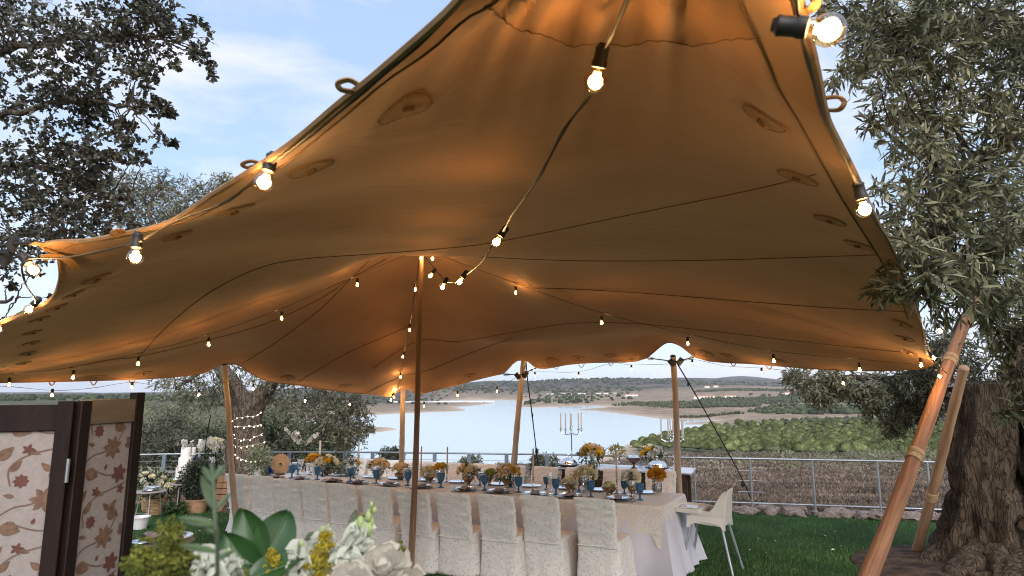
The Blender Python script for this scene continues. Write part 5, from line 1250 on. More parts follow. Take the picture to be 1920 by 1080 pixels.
# ================================================================== DINING TABLE AND CHAIRS
def damask(name, base, line, scale=16.0, rough=0.55, bump=0.22):
    m = bpy.data.materials.new(name); m.use_nodes = True
    n, l = m.node_tree.nodes, m.node_tree.links; b = n['Principled BSDF']
    b.inputs['Roughness'].default_value = rough; b.inputs['Specular IOR Level'].default_value = 0.25; b.inputs['Sheen Weight'].default_value = 0.1
    tc = n.new('ShaderNodeTexCoord'); nz = n.new('ShaderNodeTexNoise'); nz.inputs['Scale'].default_value = scale; nz.inputs['Detail'].default_value = 2.0; nz.inputs['Distortion'].default_value = 1.6
    l.new(tc.outputs['Object'], nz.inputs['Vector'])
    rp = n.new('ShaderNodeValToRGB'); e = rp.color_ramp.elements
    e[0].position = 0.40; e[0].color = (*base, 1); e[1].position = 0.62; e[1].color = (*tuple(c * 0.97 for c in base), 1)
    for p, c in ((0.465, base), (0.49, line), (0.515, line), (0.54, base)):
        k = e.new(p); k.color = (*c, 1)
    l.new(nz.outputs['Fac'], rp.inputs['Fac']); l.new(rp.outputs['Color'], b.inputs['Base Color'])
    n2 = n.new('ShaderNodeTexNoise'); n2.inputs['Scale'].default_value = 9; n2.inputs['Detail'].default_value = 5
    mp = n.new('ShaderNodeMapping'); mp.inputs['Scale'].default_value = (1, 1, 2.2)
    l.new(tc.outputs['Object'], mp.inputs['Vector']); l.new(mp.outputs['Vector'], n2.inputs['Vector'])
    bp = n.new('ShaderNodeBump'); bp.inputs['Strength'].default_value = bump; bp.inputs['Distance'].default_value = 0.03
    l.new(n2.outputs['Fac'], bp.inputs['Height']); l.new(bp.outputs['Normal'], b.inputs['Normal'])
    return m
m_chair = damask('chair_damask', (0.86, 0.81, 0.745), (0.62, 0.59, 0.56), 14)
m_over = damask('overlay_damask', (0.76, 0.71, 0.65), (0.64, 0.59, 0.54), 11)
m_under = mat('under_cloth', (0.66, 0.64, 0.70), 0.75, scale=3, var=0.06, bump=0.3, bscale=5)
DV = Vector((0.9, -0.436, 0)).normalized(); NV = Vector((0.436, 0.9, 0)).normalized(); RZ = math.atan2(DV.y, DV.x)

def rrect(hw, hd, r, n=10):
    pts_ = []
    for cx, cy, a0 in ((hw - r, hd - r, 0), (-hw + r, hd - r, 90), (-hw + r, -hd + r, 180), (hw - r, -hd + r, 270)):
        for k in range(n): a = math.radians(a0 + 90 * k / (n - 1)); pts_.append((cx + r * math.cos(a), cy + r * math.sin(a)))
    # add points along the straight sides
    out = []
    for i in range(len(pts_)):
        a, b = pts_[i], pts_[(i + 1) % len(pts_)]; out.append(a); L = math.hypot(b[0] - a[0], b[1] - a[1])
        if L > 0.05:
            for k in range(1, 10): out.append((a[0] + (b[0] - a[0]) * k / 10, a[1] + (b[1] - a[1]) * k / 10))
    return out
def chair_meshes(seed):
    sd = seed * 3.7
    # back cover: leaning slab, slightly wider at the shoulders, puckered at the sides
    mb = MB(); rings = []
    H0, H1 = 0.40, 0.90; nz_ = 22
    for j in range(nz_ + 1):
        s = j / nz_; z = H0 + (H1 - H0) * s
        hw = 0.222 - 0.008 * math.cos(s * 3) ; th = 0.034 - 0.006 * s; yc = -0.205 - 0.105 * s ** 1.35
        if s > 0.93: k = (s - 0.93) / 0.07; hw *= 1 - 0.045 * k * k; th *= 1 - 0.5 * k * k; z -= 0.004 * k
        ring = []
        for (x, y) in rrect(hw, th, min(0.03, th * 0.95), 5):
            e = abs(x) / hw
            w = 0.014 * noise.noise(Vector((x * 9 + sd, z * 26, y * 8))) * (0.35 + e) + 0.008 * noise.noise(Vector((x * 22, z * 40 + sd, 1)))
            bow = -0.012 * (1 - e * e) * (1 if y < 0 else -1) * math.sin(s * math.pi)
            zz = z + (0.007 * (1 - e * e) if s > 0.9 else 0)
            ring.append((x + w * 0.4, yc + y + w + bow, zz))
        rings.append(ring)
    mb.loft(rings, cap0=True, cap1=True); back_me = mb.mesh('back_cover', m_chair)
    # seat
    mb = MB(); rings = []
    for (q, z) in ((0.96, 0.385), (1.0, 0.41), (1.0, 0.44), (0.975, 0.462), (0.9, 0.468), (0.3, 0.472), (0.02, 0.472)):
        rings.append([(x * q, y * q + 0.02, z + 0.004 * noise.noise(Vector((x * 12 + sd, y * 12, z)))) for (x, y) in rrect(0.226, 0.222, 0.05, 6)])
    mb.loft(rings, cap1=True); seat_me = mb.mesh('seat_cover', m_chair)
    # skirt: hangs from the seat with corner pleats, front longer and flared
    mb = MB(); rings = []
    for j in range(15):
        s = j / 14; z = 0.43 - 0.425 * s; ring = []
        base = rrect(0.228, 0.226, 0.03, 7)
        for (x, y) in base:
            ex, ey = abs(x) / 0.228, abs(y) / 0.226
            corner = max(0, ex + ey - 1.55) / 0.45
            fl = 1 + s * (0.20 - 0.20 * corner * (1 if y < 0 else 0.4))
            w = 0.020 * s * noise.noise(Vector((x * 14 + sd, y * 14, z * 3))) + 0.009 * s * math.sin(34 * (x + y) + sd)
            ring.append((x * (fl if ex > 0.9 else 1 + (fl - 1) * 0.8) + w, y * fl + 0.02 + w, z + 0.006 * s * noise.noise(Vector((x * 8 + sd, y * 8, 0)))))
        rings.append(ring)
    mb.loft(rings); skirt_me = mb.mesh('skirt', m_chair)
    # seam piping where back meets skirt
    mb = MB(); mb.tube([(x, -0.241 - 0.004 * math.sin(x * 30 + sd), 0.408 + 0.003 * math.sin(x * 21 + sd)) for x in np.linspace(-0.222, 0.222, 13)], 0.0055, 6); pip_me = mb.mesh('piping', m_chair)
    return back_me, seat_me, skirt_me, pip_me
CH = [chair_meshes(k) for k in range(4)]
near_top = [(444, 888), (490, 891.5), (537, 897.5), (586, 900.5), (639, 906), (703, 910.5), (773, 919), (847, 922.5), (928, 926.5), (1010, 928.5), (1113, 933)]
far_top = [(670, 857), (714, 859), (752, 861), (804, 863), (853, 865), (909, 867), (962, 869), (1022, 872), (1086, 874), (1158, 876), (1239, 879)]
def add_chair(P, back, label, group, k, yaw=0.0):
    rz = RZ + (math.pi if back else 0) + yaw
    off = Vector((math.cos(rz + math.pi / 2), math.sin(rz + math.pi / 2), 0)) * 0.31
    o = P + off
    t = thing('banquet_chair', label, 'chair', G(o.x, o.y), rz, group)
    b, s, sk, pp = CH[k % 4]
    place('back_cover', b, t); place('seat_cover', s, t); place('skirt', sk, t); place('piping', pp, t)
    return o
near_pos = []
for k, (px, py) in enumerate(near_top):
    i = len(near_top) - 1 - k
    lab = 'cream damask covered chair nearest the high chair, near side of the table' if i == 0 else ('cream covered chair at the cake end of the near row' if k == 0 else f'cream damask covered chair, {ORD[i]} from the high chair end in the near row')
    near_pos.append(add_chair(GP(px, py, 0.9), False, lab, 'covered chairs along the near side', k, random.uniform(-.05, .05)))
for k, (px, py) in enumerate(far_top):
    i = len(far_top) - 1 - k
    lab = 'cream covered chair beside the pale pole, far side of the table' if i == 0 else f'cream covered chair back, {ORD[i]} from the high chair end in the far row'
    add_chair(GP(px, py, 0.93), True, lab, 'covered chairs along the far side', k + 1, random.uniform(-.05, .05))
T0 = GP(1243, 949, 0.765); T0 = Vector((T0.x, T0.y, 0))
seat_s = [(T0 - Vector((p.x, p.y, 0))).dot(DV) for p in near_pos]
TL = seat_s[0] + 0.42; TW = 1.16
def TP(s, w, h=0.765):
    p = T0 - DV * s + NV * w; return G(p.x, p.y, h)
tbl = thing('dining_table', 'long banquet table dressed in pale damask over a lavender cloth', 'table', TP(TL / 2, TW / 2, 0))
to = tbl.location.copy()
def cloth(name, drop, mt, grow, flare, foldamp, fold_n, h0, corner_drop=0.0, seed=0, only=None):
    # perimeter of the table top, then rings falling
    per = []
    nL, nW = int(TL / 0.07), int(TW / 0.06)
    for i in range(nL): per.append((TL * i / nL, 0.0, (0, -1)))
    for i in range(nW): per.append((TL, TW * i / nW, (1, 0)))
    for i in range(nL): per.append((TL - TL * i / nL, TW, (0, 1)))
    for i in range(nW): per.append((0.0, TW - TW * i / nW, (-1, 0)))
    N = len(per)
    # soften normals at the corners
    nr_ = []
    for i in range(N):
        a = np.zeros(2)
        for k in range(-2, 3): a = a + np.array(per[(i + k) % N][2], float)
        nr_.append(a / np.linalg.norm(a))
    rings = []; nlev = 16
    for j in range(-1, nlev + 1):
        ring = []
        for i, (s, w, _) in enumerate(per):
            nx, ny = nr_[i]; cor = min(min(abs(s), abs(TL - s)), 9) < 0.12 and min(abs(w), abs(TW - w)) < 0.12
            if j == -1: p = TP(s, w, h0); ring.append(p - to); continue
            t = j / nlev
            ph = i * 2 * math.pi * fold_n / N
            f = foldamp * t ** 1.2 * (0.6 * math.sin(ph + 1.5 * math.sin(ph * 0.23 + seed)) + 0.6 * noise.noise(Vector((s * 3.1, w * 3.1, seed))))
            endk = 1.0 + (1.6 if (s < 0.02 or s > TL - 0.02) else 0)
            o_ = grow + flare * t * endk + f + (0.05 * t if cor else 0)
            dz = drop * t * (1 + (corner_drop if cor else 0)) + 0.004 * math.sin(i * 0.9)
            if j == 0: o_ = grow * 0.7; dz = 0.004
            q = TP(s - (-nx) * o_, w + ny * o_, max(0.012, h0 - dz)); ring.append(q - to)
        rings.append(ring)
    mb = MB(); mb.loft(rings)
    # top surface grid
    gx = int(TL / 0.12); gy = 9; vs = []
    for a in range(gx + 1):
        for b in range(gy + 1):
            p = TP(TL * a / gx, TW * b / gy, h0 + 0.0015 * noise.noise(Vector((a * 0.8, b * 0.9, seed)))); vs.append(p - to)
    mb.add(vs, [[a * (gy + 1) + b, (a + 1) * (gy + 1) + b, (a + 1) * (gy + 1) + b + 1, a * (gy + 1) + b + 1] for a in range(gx) for b in range(gy)])
    return mb.build(name, mt, tbl)
cloth('under_cloth', 0.755, m_under, 0.006, 0.07, 0.035, 46, 0.752, 0.0, 2)
cloth('overlay_cloth', 0.30, m_over, 0.014, 0.018, 0.010, 60, 0.765, 0.42, 5)
# ---- place settings
m_silver = mat('silverware', (0.78, 0.77, 0.76), 0.16, metal=1.0, scale=9, var=0.1)
m_charger = mat('charger_plate', (0.20, 0.165, 0.15), 0.25, metal=0.6, scale=12)
m_china = mat('white_china', (0.78, 0.78, 0.80), 0.2, scale=4, var=0.05)
m_blue = mat('blue_glass', (0.07, 0.23, 0.40), 0.12, scale=90, col2=(0.025, 0.11, 0.22), bump=0.5, bscale=140, trans=0.25)
m_clear = thin_glass('clear_glass', (0.96, 0.97, 0.98), 0.22)
m_gold = mat('mercury_glass', (0.62, 0.52, 0.40), 0.15, metal=1.0, scale=22, col2=(0.20, 0.15, 0.11), bump=.2, bscale=60)
m_napkin = mat('napkin', (0.30, 0.25, 0.25), 0.8, scale=8)
charger_me = MB().lathe([(0.0, 0.002), (0.095, 0.002), (0.11, 0.006), (0.150, 0.012), (0.162, 0.016), (0.160, 0.019), (0.148, 0.016), (0.11, 0.010), (0.0, 0.009)], 32).mesh('charger', m_charger)
plate_me = MB().lathe([(0.0, 0.0), (0.07, 0.0), (0.082, 0.006), (0.122, 0.016), (0.134, 0.02), (0.133, 0.0225), (0.12, 0.019), (0.08, 0.010), (0.0, 0.009)], 32).mesh('plate', m_silver)
gob_me = MB().lathe([(0.0, 0.0), (0.036, 0.0), (0.037, 0.004), (0.022, 0.009), (0.0085, 0.02), (0.008, 0.03), (0.013, 0.036), (0.008, 0.043), (0.009, 0.055), (0.026, 0.068), (0.036, 0.085), (0.041, 0.115), (0.0435, 0.148), (0.0445, 0.155), (0.041, 0.154), (0.038, 0.116), (0.031, 0.088), (0.0, 0.072)], 18, wob=lambda a, z: 1 + (0.035 * math.cos(a * 9 + z * 120) if 0.07 < z < 0.15 else 0)).mesh('goblet', m_blue)
wine_me = MB().lathe([(0.0, 0.0), (0.034, 0.0), (0.034, 0.003), (0.006, 0.01), (0.004, 0.03), (0.004, 0.095), (0.012, 0.105), (0.034, 0.13), (0.040, 0.16), (0.037, 0.2), (0.033, 0.215)], 18).mesh('wine_glass', m_clear)
fk = MB(); fk.box((0, -0.045, 0.003), (0.008, 0.11, 0.003)); fk.box((0, 0.025, 0.004), (0.018, 0.04, 0.003))
for q in (-.0065, -.002, .002, .0065): fk.box((q, 0.068, 0.005), (0.0026, 0.05, 0.0025))
fork_me = fk.mesh('fork', m_silver, False)
kn = MB(); kn.box((0, -0.06, 0.004), (0.012, 0.09, 0.006)); kn.box((0.001, 0.05, 0.003), (0.016, 0.13, 0.002)); knife_me = kn.mesh('knife', m_silver, False)
np_ = MB(); np_.box((0, 0, 0.012), (0.075, 0.17, 0.014)); np_.tube([(-0.04, 0.0, 0.014), (0.04, 0.0, 0.022)], 0.016, 8); nap_me = np_.mesh('napkin', m_napkin)
def put(name, me, loc, rz, label, cat, group=None):
    o = place(name, me, None, loc, (0, 0, rz)); tag(o, label, cat, group); return o
N11 = len(near_pos)
for k in range(N11):
    i = N11 - 1 - k; s = seat_s[k]; od = ORD[i]
    e = 'from the high chair end, near side'
    t = put('charger_plate', charger_me, TP(s, 0.20, 0.7665), RZ, f'dark charger plate set before the {od} near seat from the high chair end', 'plate', 'charger plates of the near side')
    put('dinner_plate', plate_me, TP(s, 0.20, 0.7815), RZ, f'silver dinner plate on the {od} charger {e}', 'plate', 'dinner plates of the near side')
    put('folded_napkin', nap_me, TP(s, 0.20, 0.792), RZ + random.uniform(-.3, .3), f'dark folded napkin on the {od} silver plate {e}', 'napkin', 'napkins of the near side')
    gobs = put('goblet', gob_me, TP(s - 0.22, 0.34, 0.7665), k * 1.1, f'blue pressed glass goblet, {od} {e}', 'goblet', 'blue goblets of the near side'); gobs.scale = (1.15, 1.15, 1.2)
    put('wine_glass', wine_me, TP(s - 0.12, 0.42, 0.7665), 0, f'clear stemmed wine glass, {od} {e}', 'glass', 'wine glasses of the near side')
    put('fork', fork_me, TP(s + 0.19, 0.18, 0.7665), RZ, f'silver fork left of the {od} plate {e}', 'fork', 'forks of the near side')
    put('knife', knife_me, TP(s - 0.19, 0.18, 0.7665), RZ, f'silver knife right of the {od} plate {e}', 'knife', 'knives of the near side')
    put('dinner_plate', plate_me, TP(s - 0.12, TW - 0.20, 0.7665), RZ, f'silver plate set on the far side, {od} from the high chair end', 'plate', 'dinner plates of the far side')
    put('goblet', gob_me, TP(s + 0.10, TW - 0.36, 0.7665), k * 1.7, f'blue goblet on the far side, {od} from the high chair end', 'goblet', 'blue goblets of the far side')
    put('wine_glass', wine_me, TP(s + 0.02, TW - 0.42, 0.7665), 0, f'clear wine glass on the far side, {od} from the high chair end', 'glass', 'wine glasses of the far side')

# ---- flowers
FC = {'peach': (0.86, 0.68, 0.42), 'cream': (0.88, 0.80, 0.58), 'white': (0.66, 0.64, 0.57), 'yellow': (0.80, 0.47, 0.05), 'orange': (0.62, 0.30, 0.03), 'pink': (0.80, 0.56, 0.47), 'blue': (0.03, 0.07, 0.38), 'lime': (0.45, 0.50, 0.10)}
def m_petal(c): return mat('petal_' + c, FC[c], 0.6, scale=18, var=0.10, spec=0.2, transl=0.25)
m_fol = mat('florist_green', (0.10, 0.135, 0.06), 0.6, scale=5, col2=(0.04, 0.06, 0.028), rnd=0.45, spec=0.3, transl=0.1)
m_fol2 = mat('florist_sage', (0.23, 0.25, 0.17), 0.65, scale=5, col2=(0.10, 0.12, 0.075), rnd=0.4, spec=0.25, transl=0.1)
def rose(mb, c, r, up, layers=4, seed=0, seg=4):
    X, Y, Z = frame(up); c = Vector(c); rg = random.Random(seed)
    for L in range(layers):
        q = L / max(1, layers - 1); n = 3 + L; op = 0.35 + 0.75 * q; rr = r * (0.35 + 0.65 * q)
        for k in range(n):
            a0 = 2 * math.pi * (k + 0.5 * (L % 2)) / n + rg.uniform(-.2, .2); wd = 2 * math.pi / n * 0.72
            rows_ = []
            for v in range(seg + 1):
                t = v / seg; row = []
                for u in range(-2, 3):
                    a = a0 + wd * 0.5 * (u / 2) * (0.55 + 0.6 * math.sin(min(1, t * 1.15) * math.pi * 0.62))
                    radial = rr * (math.sin(t * math.pi * 0.5 * min(1.25, op + 0.35)) + 0.16 * q * t ** 3); hh = r * (0.95 - 0.42 * q) * t ** 1.1 - 0.10 * r * q * t ** 3 - 0.05 * r * (u / 2) ** 2 * t
                    rip = 0.04 * r * math.sin(u * 2.1 + k * 2 + L) * t
                    row.append(c + (X * math.cos(a) + Y * math.sin(a)) * (radial + rip) + Z * (hh + rip * 0.6 - 0.25 * r))
                rows_.append(row)
            mb.loft(rows_, closed=False)
    mb.ball(c + Z * r * 0.12, r * 0.36, 8, 6, jit=0.3)
def rose_mesh(col, r, layers=4, seed=0, seg=3):
    mb = MB(); rose(mb, (0, 0, 0), r, (0, 0, 1), layers, seed, seg); return mb.mesh('bloom', m_petal(col))
ROSES = {}
def rose_me(col, k):
    key = (col, k % 2)
    if key not in ROSES: ROSES[key] = rose_mesh(col, 0.042, 4, k % 2 + 3)
    return ROSES[key]
def leaves_part(parent, c, R, n, L, W, mt, seed, name='foliage', flat=0.7, up=0.3):
    rg = np.random.default_rng(seed); d = unit(rg.normal(0, 1, (n, 3)) + np.array([0, 0, up])); B = np.array(c[:]) + d * np.array([1, 1, flat]) * R * rg.uniform(0.35, 1.0, (n, 1))
    D = unit(d + rg.normal(0, 0.55, (n, 3))); V, Fq = leaf_mesh_arrays(B, D, rg.normal(0, 1, (n, 3)) + np.array([0, 0, 1.0]), L * rg.uniform(0.6, 1.3, n), W * rg.uniform(0.7, 1.3, n))
    return place(name, np_mesh(name, V, Fq, mt, rnd=np.repeat(rg.random(n), 4)), parent)
VASE = {'bowl': [(0.0, 0.0), (0.045, 0.0), (0.03, 0.012), (0.05, 0.03), (0.085, 0.07), (0.095, 0.10), (0.09, 0.10), (0.0, 0.05)],
        'vase': [(0.0, 0.0), (0.038, 0.0), (0.02, 0.012), (0.018, 0.03), (0.048, 0.07), (0.062, 0.12), (0.056, 0.17), (0.048, 0.20), (0.043, 0.20), (0.05, 0.16), (0.0, 0.06)],
        'jar': [(0.0, 0.0), (0.05, 0.0), (0.062, 0.02), (0.066, 0.08), (0.06, 0.14), (0.05, 0.17), (0.046, 0.17), (0.0, 0.02)]}
def centrepiece(label, px, py, cols, n, R, vase='bowl', vm=None, h=0.765, hv=0.16, green=90, name='flower_centrepiece', fol=None, loc=None, bloom=1.0, seed=None):
    seed = seed if seed is not None else int(px * 7 + py)
    rg = random.Random(seed); p = loc if loc is not None else GP(px, py, h + hv); base = G(p.x, p.y, h + 0.0015)
    t = thing(name, label, 'flowers', base, rg.uniform(0, 6)); R *= 1.18; bloom *= 1.3
    MB().lathe(VASE[vase], 20).build('vase', vm or m_gold, t)
    c = Vector((0, 0, hv))
    leaves_part(t, c, R * 1.08, green, R * 0.42, R * 0.13, fol or m_fol, seed)
    leaves_part(t, c, R * 1.2, green // 2, R * 0.38, R * 0.10, m_fol2, seed + 1, 'foliage')
    for k in range(n):
        # spread blooms over the dome
        f = (k + 0.5) / n; a = k * 2.399 + seed; ph = math.acos(1 - 0.95 * f)
        d = Vector((math.sin(ph) * math.cos(a), math.sin(ph) * math.sin(a), math.cos(ph)))
        o = place('bloom', rose_me(cols[k % len(cols)], k), t, c + Vector((d.x * R * 0.9, d.y * R * 0.9, d.z * R * 0.72)))
        o.rotation_mode = 'QUATERNION'; o.rotation_quaternion = d.to_track_quat('Z', 'Y'); sc = rg.uniform(0.8, 1.25) * bloom; o.scale = (sc, sc, sc)
    return t
m_pot_w = mat('pale_green_ceramic', (0.55, 0.62, 0.58), 0.3, scale=5)
centrepiece('large cream rose centrepiece at the high chair end of the table', 1100, 893, ['cream', 'cream', 'peach'], 15, 0.135, 'bowl', m_pot_w, hv=.17, green=130)
centrepiece('trailing cream flowers beside the large cream rose centrepiece', 1070, 907, ['cream'], 5, 0.09, 'bowl', m_gold, hv=.10, green=80)
centrepiece('big peach rose centrepiece with a yellow bloom, near the middle', 953, 889, ['peach', 'peach', 'cream', 'yellow'], 15, 0.14, 'bowl', m_gold, hv=.17, green=150)
centrepiece('peach rose centrepiece with dark olive sprigs, second largest', 878, 887, ['peach', 'peach', 'cream'], 12, 0.125, 'bowl', m_gold, hv=.15, green=130)
centrepiece('small lime green posy between two peach centrepieces', 918, 890, ['lime', 'lime'], 6, 0.06, 'vase', m_gold, hv=.14, green=60)
centrepiece('low cream hydrangea dome right of the centre pole', 805, 888, ['cream', 'cream', 'peach'], 14, 0.10, 'bowl', m_gold, hv=.12, green=50)
centrepiece('lime yellow posy behind the cream hydrangea dome', 827, 879, ['lime', 'yellow', 'lime'], 8, 0.075, 'vase', m_gold, hv=.19, green=50)
centrepiece('peach flower dome left of the centre pole', 752, 882, ['peach', 'peach', 'cream'], 11, 0.105, 'bowl', m_gold, hv=.14, green=60)
centrepiece('peach rose bouquet third from the cake end', 710, 876, ['peach', 'cream', 'peach'], 13, 0.13, 'bowl', m_gold, hv=.16, green=110)
centrepiece('sage greenery bunch with one white and one yellow flower', 655, 876, ['white', 'yellow'], 3, 0.14, 'bowl', m_gold, hv=.14, green=150, fol=m_fol2)
centrepiece('cream and yellow rose centrepiece near the cake end', 613, 871, ['cream', 'yellow', 'peach', 'cream'], 13, 0.15, 'bowl', m_gold, hv=.17, green=110)
centrepiece('tall yellow flowers at the cake end of the table', 589, 862, ['yellow', 'orange'], 8, 0.09, 'vase', m_china, hv=.24, green=50)
centrepiece('white anemone stems in a shiny footed vase', 1185, 899, ['cream', 'white'], 4, 0.085, 'vase', m_gold, hv=.20, green=14, bloom=1.35)
centrepiece('mustard orange chrysanthemums in a mosaic silver vase', 1231, 892, ['orange', 'orange', 'yellow'], 13, 0.085, 'jar', mat('mosaic_silver', (0.7, 0.68, 0.66), 0.2, metal=.9, scale=60, col2=(0.15, 0.13, 0.12), bump=.6, bscale=90), hv=.20, green=24)
centrepiece('small pale green bud bowl between plate and candlestick', 1142, 914, ['lime', 'cream'], 7, 0.055, 'bowl', m_gold, hv=.09, green=30, bloom=.7)
# ---- candlesticks with tapers
m_wax = mat('taper_wax', (0.52, 0.45, 0.39), 0.5, scale=6, var=0.08)
m_wax_w = mat('white_wax', (0.80, 0.77, 0.71), 0.5, scale=6, var=0.05)
stick = [(0.0, 0.0), (0.052, 0.0), (0.054, 0.006), (0.03, 0.016), (0.012, 0.028), (0.009, 0.05), (0.016, 0.062), (0.009, 0.075), (0.0075, 0.13), (0.015, 0.145), (0.009, 0.155), (0.014, 0.17), (0.026, 0.178), (0.026, 0.184), (0.013, 0.186), (0.013, 0.20), (0.0, 0.20)]
stick_me = MB().lathe(stick, 18).mesh('holder', m_silver)
def candlestick(label, px, ptop, pbase, wax=None, rad=0.011):
    base = GP(px, pbase, 0.766); top = PY(px, ptop, base.y); hh = top.z - base.z
    t = thing('candlestick', label, 'candlestick', base); place('holder', stick_me, t)
    mb = MB(); mb.lathe([(rad, 0.19), (rad * 0.94, hh - 0.006), (rad * 0.5, hh), (0.0, hh)], 12); mb.build('taper_candle', wax or m_wax, t)
    mb = MB(); mb.tube([(0, 0, hh - .002), (0.001, 0, hh + 0.01)], 0.0012, 5); mb.build('wick', m_socket, t)
candlestick('silver candlestick with tall taper between cream roses and anemones', 1157, 843, 925)
candlestick('silver candlestick with tall taper right of the big peach centrepiece', 1000, 841, 921)
candlestick('candlestick with taper beside the peach olive sprig centrepiece', 838, 838, 905)
candlestick('candlestick with taper just right of the centre pole', 789, 837, 898)
candlestick('slim taper candlestick in front of the first far chair', 671, 830, 890)
candlestick('thick pale pillar taper near the cake end of the table', 598, 826, 884, m_wax, 0.019)
# ================================================================== HIGH CHAIR
m_plast = mat('cream_plastic', (0.74, 0.70, 0.63), 0.35, scale=4, var=0.05)
m_leg = mat('grey_leg', (0.42, 0.44, 0.46), 0.4, metal=0.5, scale=6)
l1, l2, l3, l4 = GP(1276, 1077), GP(1297, 1052), GP(1378, 1092), GP(1392, 1062)
hc_c = (l1 + l2 + l3 + l4) / 4; ux = ((l3 + l4) / 2 - (l1 + l2) / 2); hrz = math.atan2(ux.y, ux.x)
hc = thing('high_chair', 'cream plastic high chair with tray and grey metal legs', 'high chair', hc_c, hrz)
# local: +x is the backrest side, -x faces the table; legs splay
for sx in (-1, 1):
    for sy in (-1, 1):
        mb = MB(); mb.tube([(sx * 0.29, sy * 0.245, 0.0), (sx * 0.17, sy * 0.165, 0.53)], [0.0135, 0.0145], 10)
        mb.lathe([(0.016, 0.0), (0.016, 0.03)], 8, c=(sx * 0.289, sy * 0.244, 0)); mb.build('leg', m_leg, hc)
def shell():
    mb = MB(); rings = []
    # seat tub: U shaped section lofted from front to back
    for j in range(13):
        t = j / 12; x = -0.17 + 0.36 * t
        rim = 0.665 if t < 0.62 else 0.665 + 0.235 * math.sin(min(1, (t - 0.62) / 0.38) * math.pi / 2)
        hw = 0.185; ring = []
        bot = 0.52 + 0.02 * (1 - t)
        for k in range(17):
            u = -1 + 2 * k / 16
            a = abs(u)
            if a > 0.5: y = math.copysign(hw - 0.012 * (1 - (a - 0.5) * 2), u); z = bot + (rim - bot) * ((a - 0.5) * 2)
            else: y = hw * 0.93 * u * 2; z = bot - 0.004
            ring.append((x + (0.05 * max(0, z - 0.6) / 0.3 if t > 0.6 else 0), y, z))
        rings.append(ring)
    # thicken
    inner_ = [[(x, y * 0.955, z + 0.010) for (x, y, z) in r] for r in rings]
    mb.loft(rings, closed=False); mb.loft([r[::-1] for r in inner_], closed=False)
    for a, b in ((rings[-1], inner_[-1]), (rings[0], inner_[0])): mb.loft([a, b], closed=False)
    for e in (0, -1): mb.loft([[r[e] for r in rings], [r[e] for r in inner_]], closed=False)
    return mb
shell().build('seat_shell', m_plast, hc)
# backrest panel with rounded top
mb = MB(); prof = []
for k in range(25):
    a = math.pi * k / 24; prof.append((0.168 * math.cos(a), 0.735 + 0.165 * math.sin(a) ** 0.8))
prof = [(0.182, 0.53), (0.182, 0.64)] + prof + [(-0.182, 0.64), (-0.182, 0.53)]
def bx(z): return 0.185 + 0.10 * max(0, (z - 0.55)) ** 1.0
mb.loft([[(bx(z), y, z) for y, z in prof], [(bx(z) + 0.012, y * 1.015, z + (0.003 if z > .7 else 0)) for y, z in prof], [(bx(z) + 0.022, y, z) for y, z in prof]], cap0=True, cap1=True); mb.build('backrest', m_plast, hc)
# leg skirt: plastic apron with an arch under the seat
for sy in (-1, 1):
    mb = MB(); top = []; bot = []; n_ = 16
    for k in range(n_ + 1):
        u = -1 + 2 * k / n_; x = 0.21 * u; top.append((x, sy * 0.187, 0.615)); bot.append((x * 1.03, sy * 0.196, 0.50 + 0.055 * (1 - u * u) if abs(u) < 0.8 else 0.485))
    mb.loft([top, bot], closed=False); mb.loft([[(x, y - sy * 0.008, z) for x, y, z in bot], [(x, y - sy * 0.008, z) for x, y, z in top]], closed=False); mb.loft([bot, [(x, y - sy * 0.008, z) for x, y, z in bot]], closed=False); mb.build('side_apron', m_plast, hc)
# tray
mb = MB(); R_ = rrect(0.16, 0.225, 0.05, 6)
mb.loft([[(x * q - 0.20, y * q, z) for x, y in R_] for q, z in ((0.97, 0.645), (1.0, 0.66), (1.0, 0.69), (0.975, 0.694), (0.955, 0.69), (0.945, 0.672), (0.3, 0.67), (0.02, 0.67))], cap0=True, cap1=True); mb.build('tray', m_plast, hc)
pm = MB(); pm.box((-0.235, 0.03, 0.678), (0.19, 0.26, 0.003), 0.2); pm.box((-0.235, 0.0, 0.683), (0.07, 0.16, 0.004), 0.5)
tag(pm.build('paper_menu', m_china, None, False, hc_c, (0, 0, hrz)), 'white paper sheet lying on the high chair tray', 'paper')

# ================================================================== BUFFET by the fence
m_darkwood = mat('dark_wood', (0.055, 0.026, 0.018), 0.45, scale=4, col2=(0.025, 0.012, 0.009), stretch=(1, 6, 6), bump=.2, bscale=20)
b0, b1 = GP(1048, 876, 0.8), GP(1292, 884, 0.8)
bd = (b1 - b0); bd.z = 0; BL = bd.length; bd.normalize(); bn = Vector((-bd.y, bd.x, 0)); brz = math.atan2(bd.y, bd.x)
def BP(s, w, h=0.8): p = b0 + bd * s + bn * w; return G(p.x, p.y, h)
bt = thing('buffet_table', 'dark wood buffet table with a pale top by the railing', 'table', BP(BL / 2, 0.35, 0), brz)
mb = MB(); mb.box((0, 0, 0.785), (BL + .1, 0.78, 0.026)); mb.build('table_top', mat('pale_top', (0.55, 0.56, 0.60), 0.2, scale=5, var=.1), bt, False)
for sy in (-1, 1):
    mb = MB(); mb.box((0, sy * 0.33, 0.63), (BL - .1, 0.03, 0.28)); mb.build('apron', m_darkwood, bt, False)
for sx in (-1, 1):
    for sy in (-1, 1):
        mb = MB(); mb.box((sx * (BL / 2 - .08), sy * 0.31, 0.33), (0.08, 0.08, 0.66)); mb.build('leg', m_darkwood, bt, False)
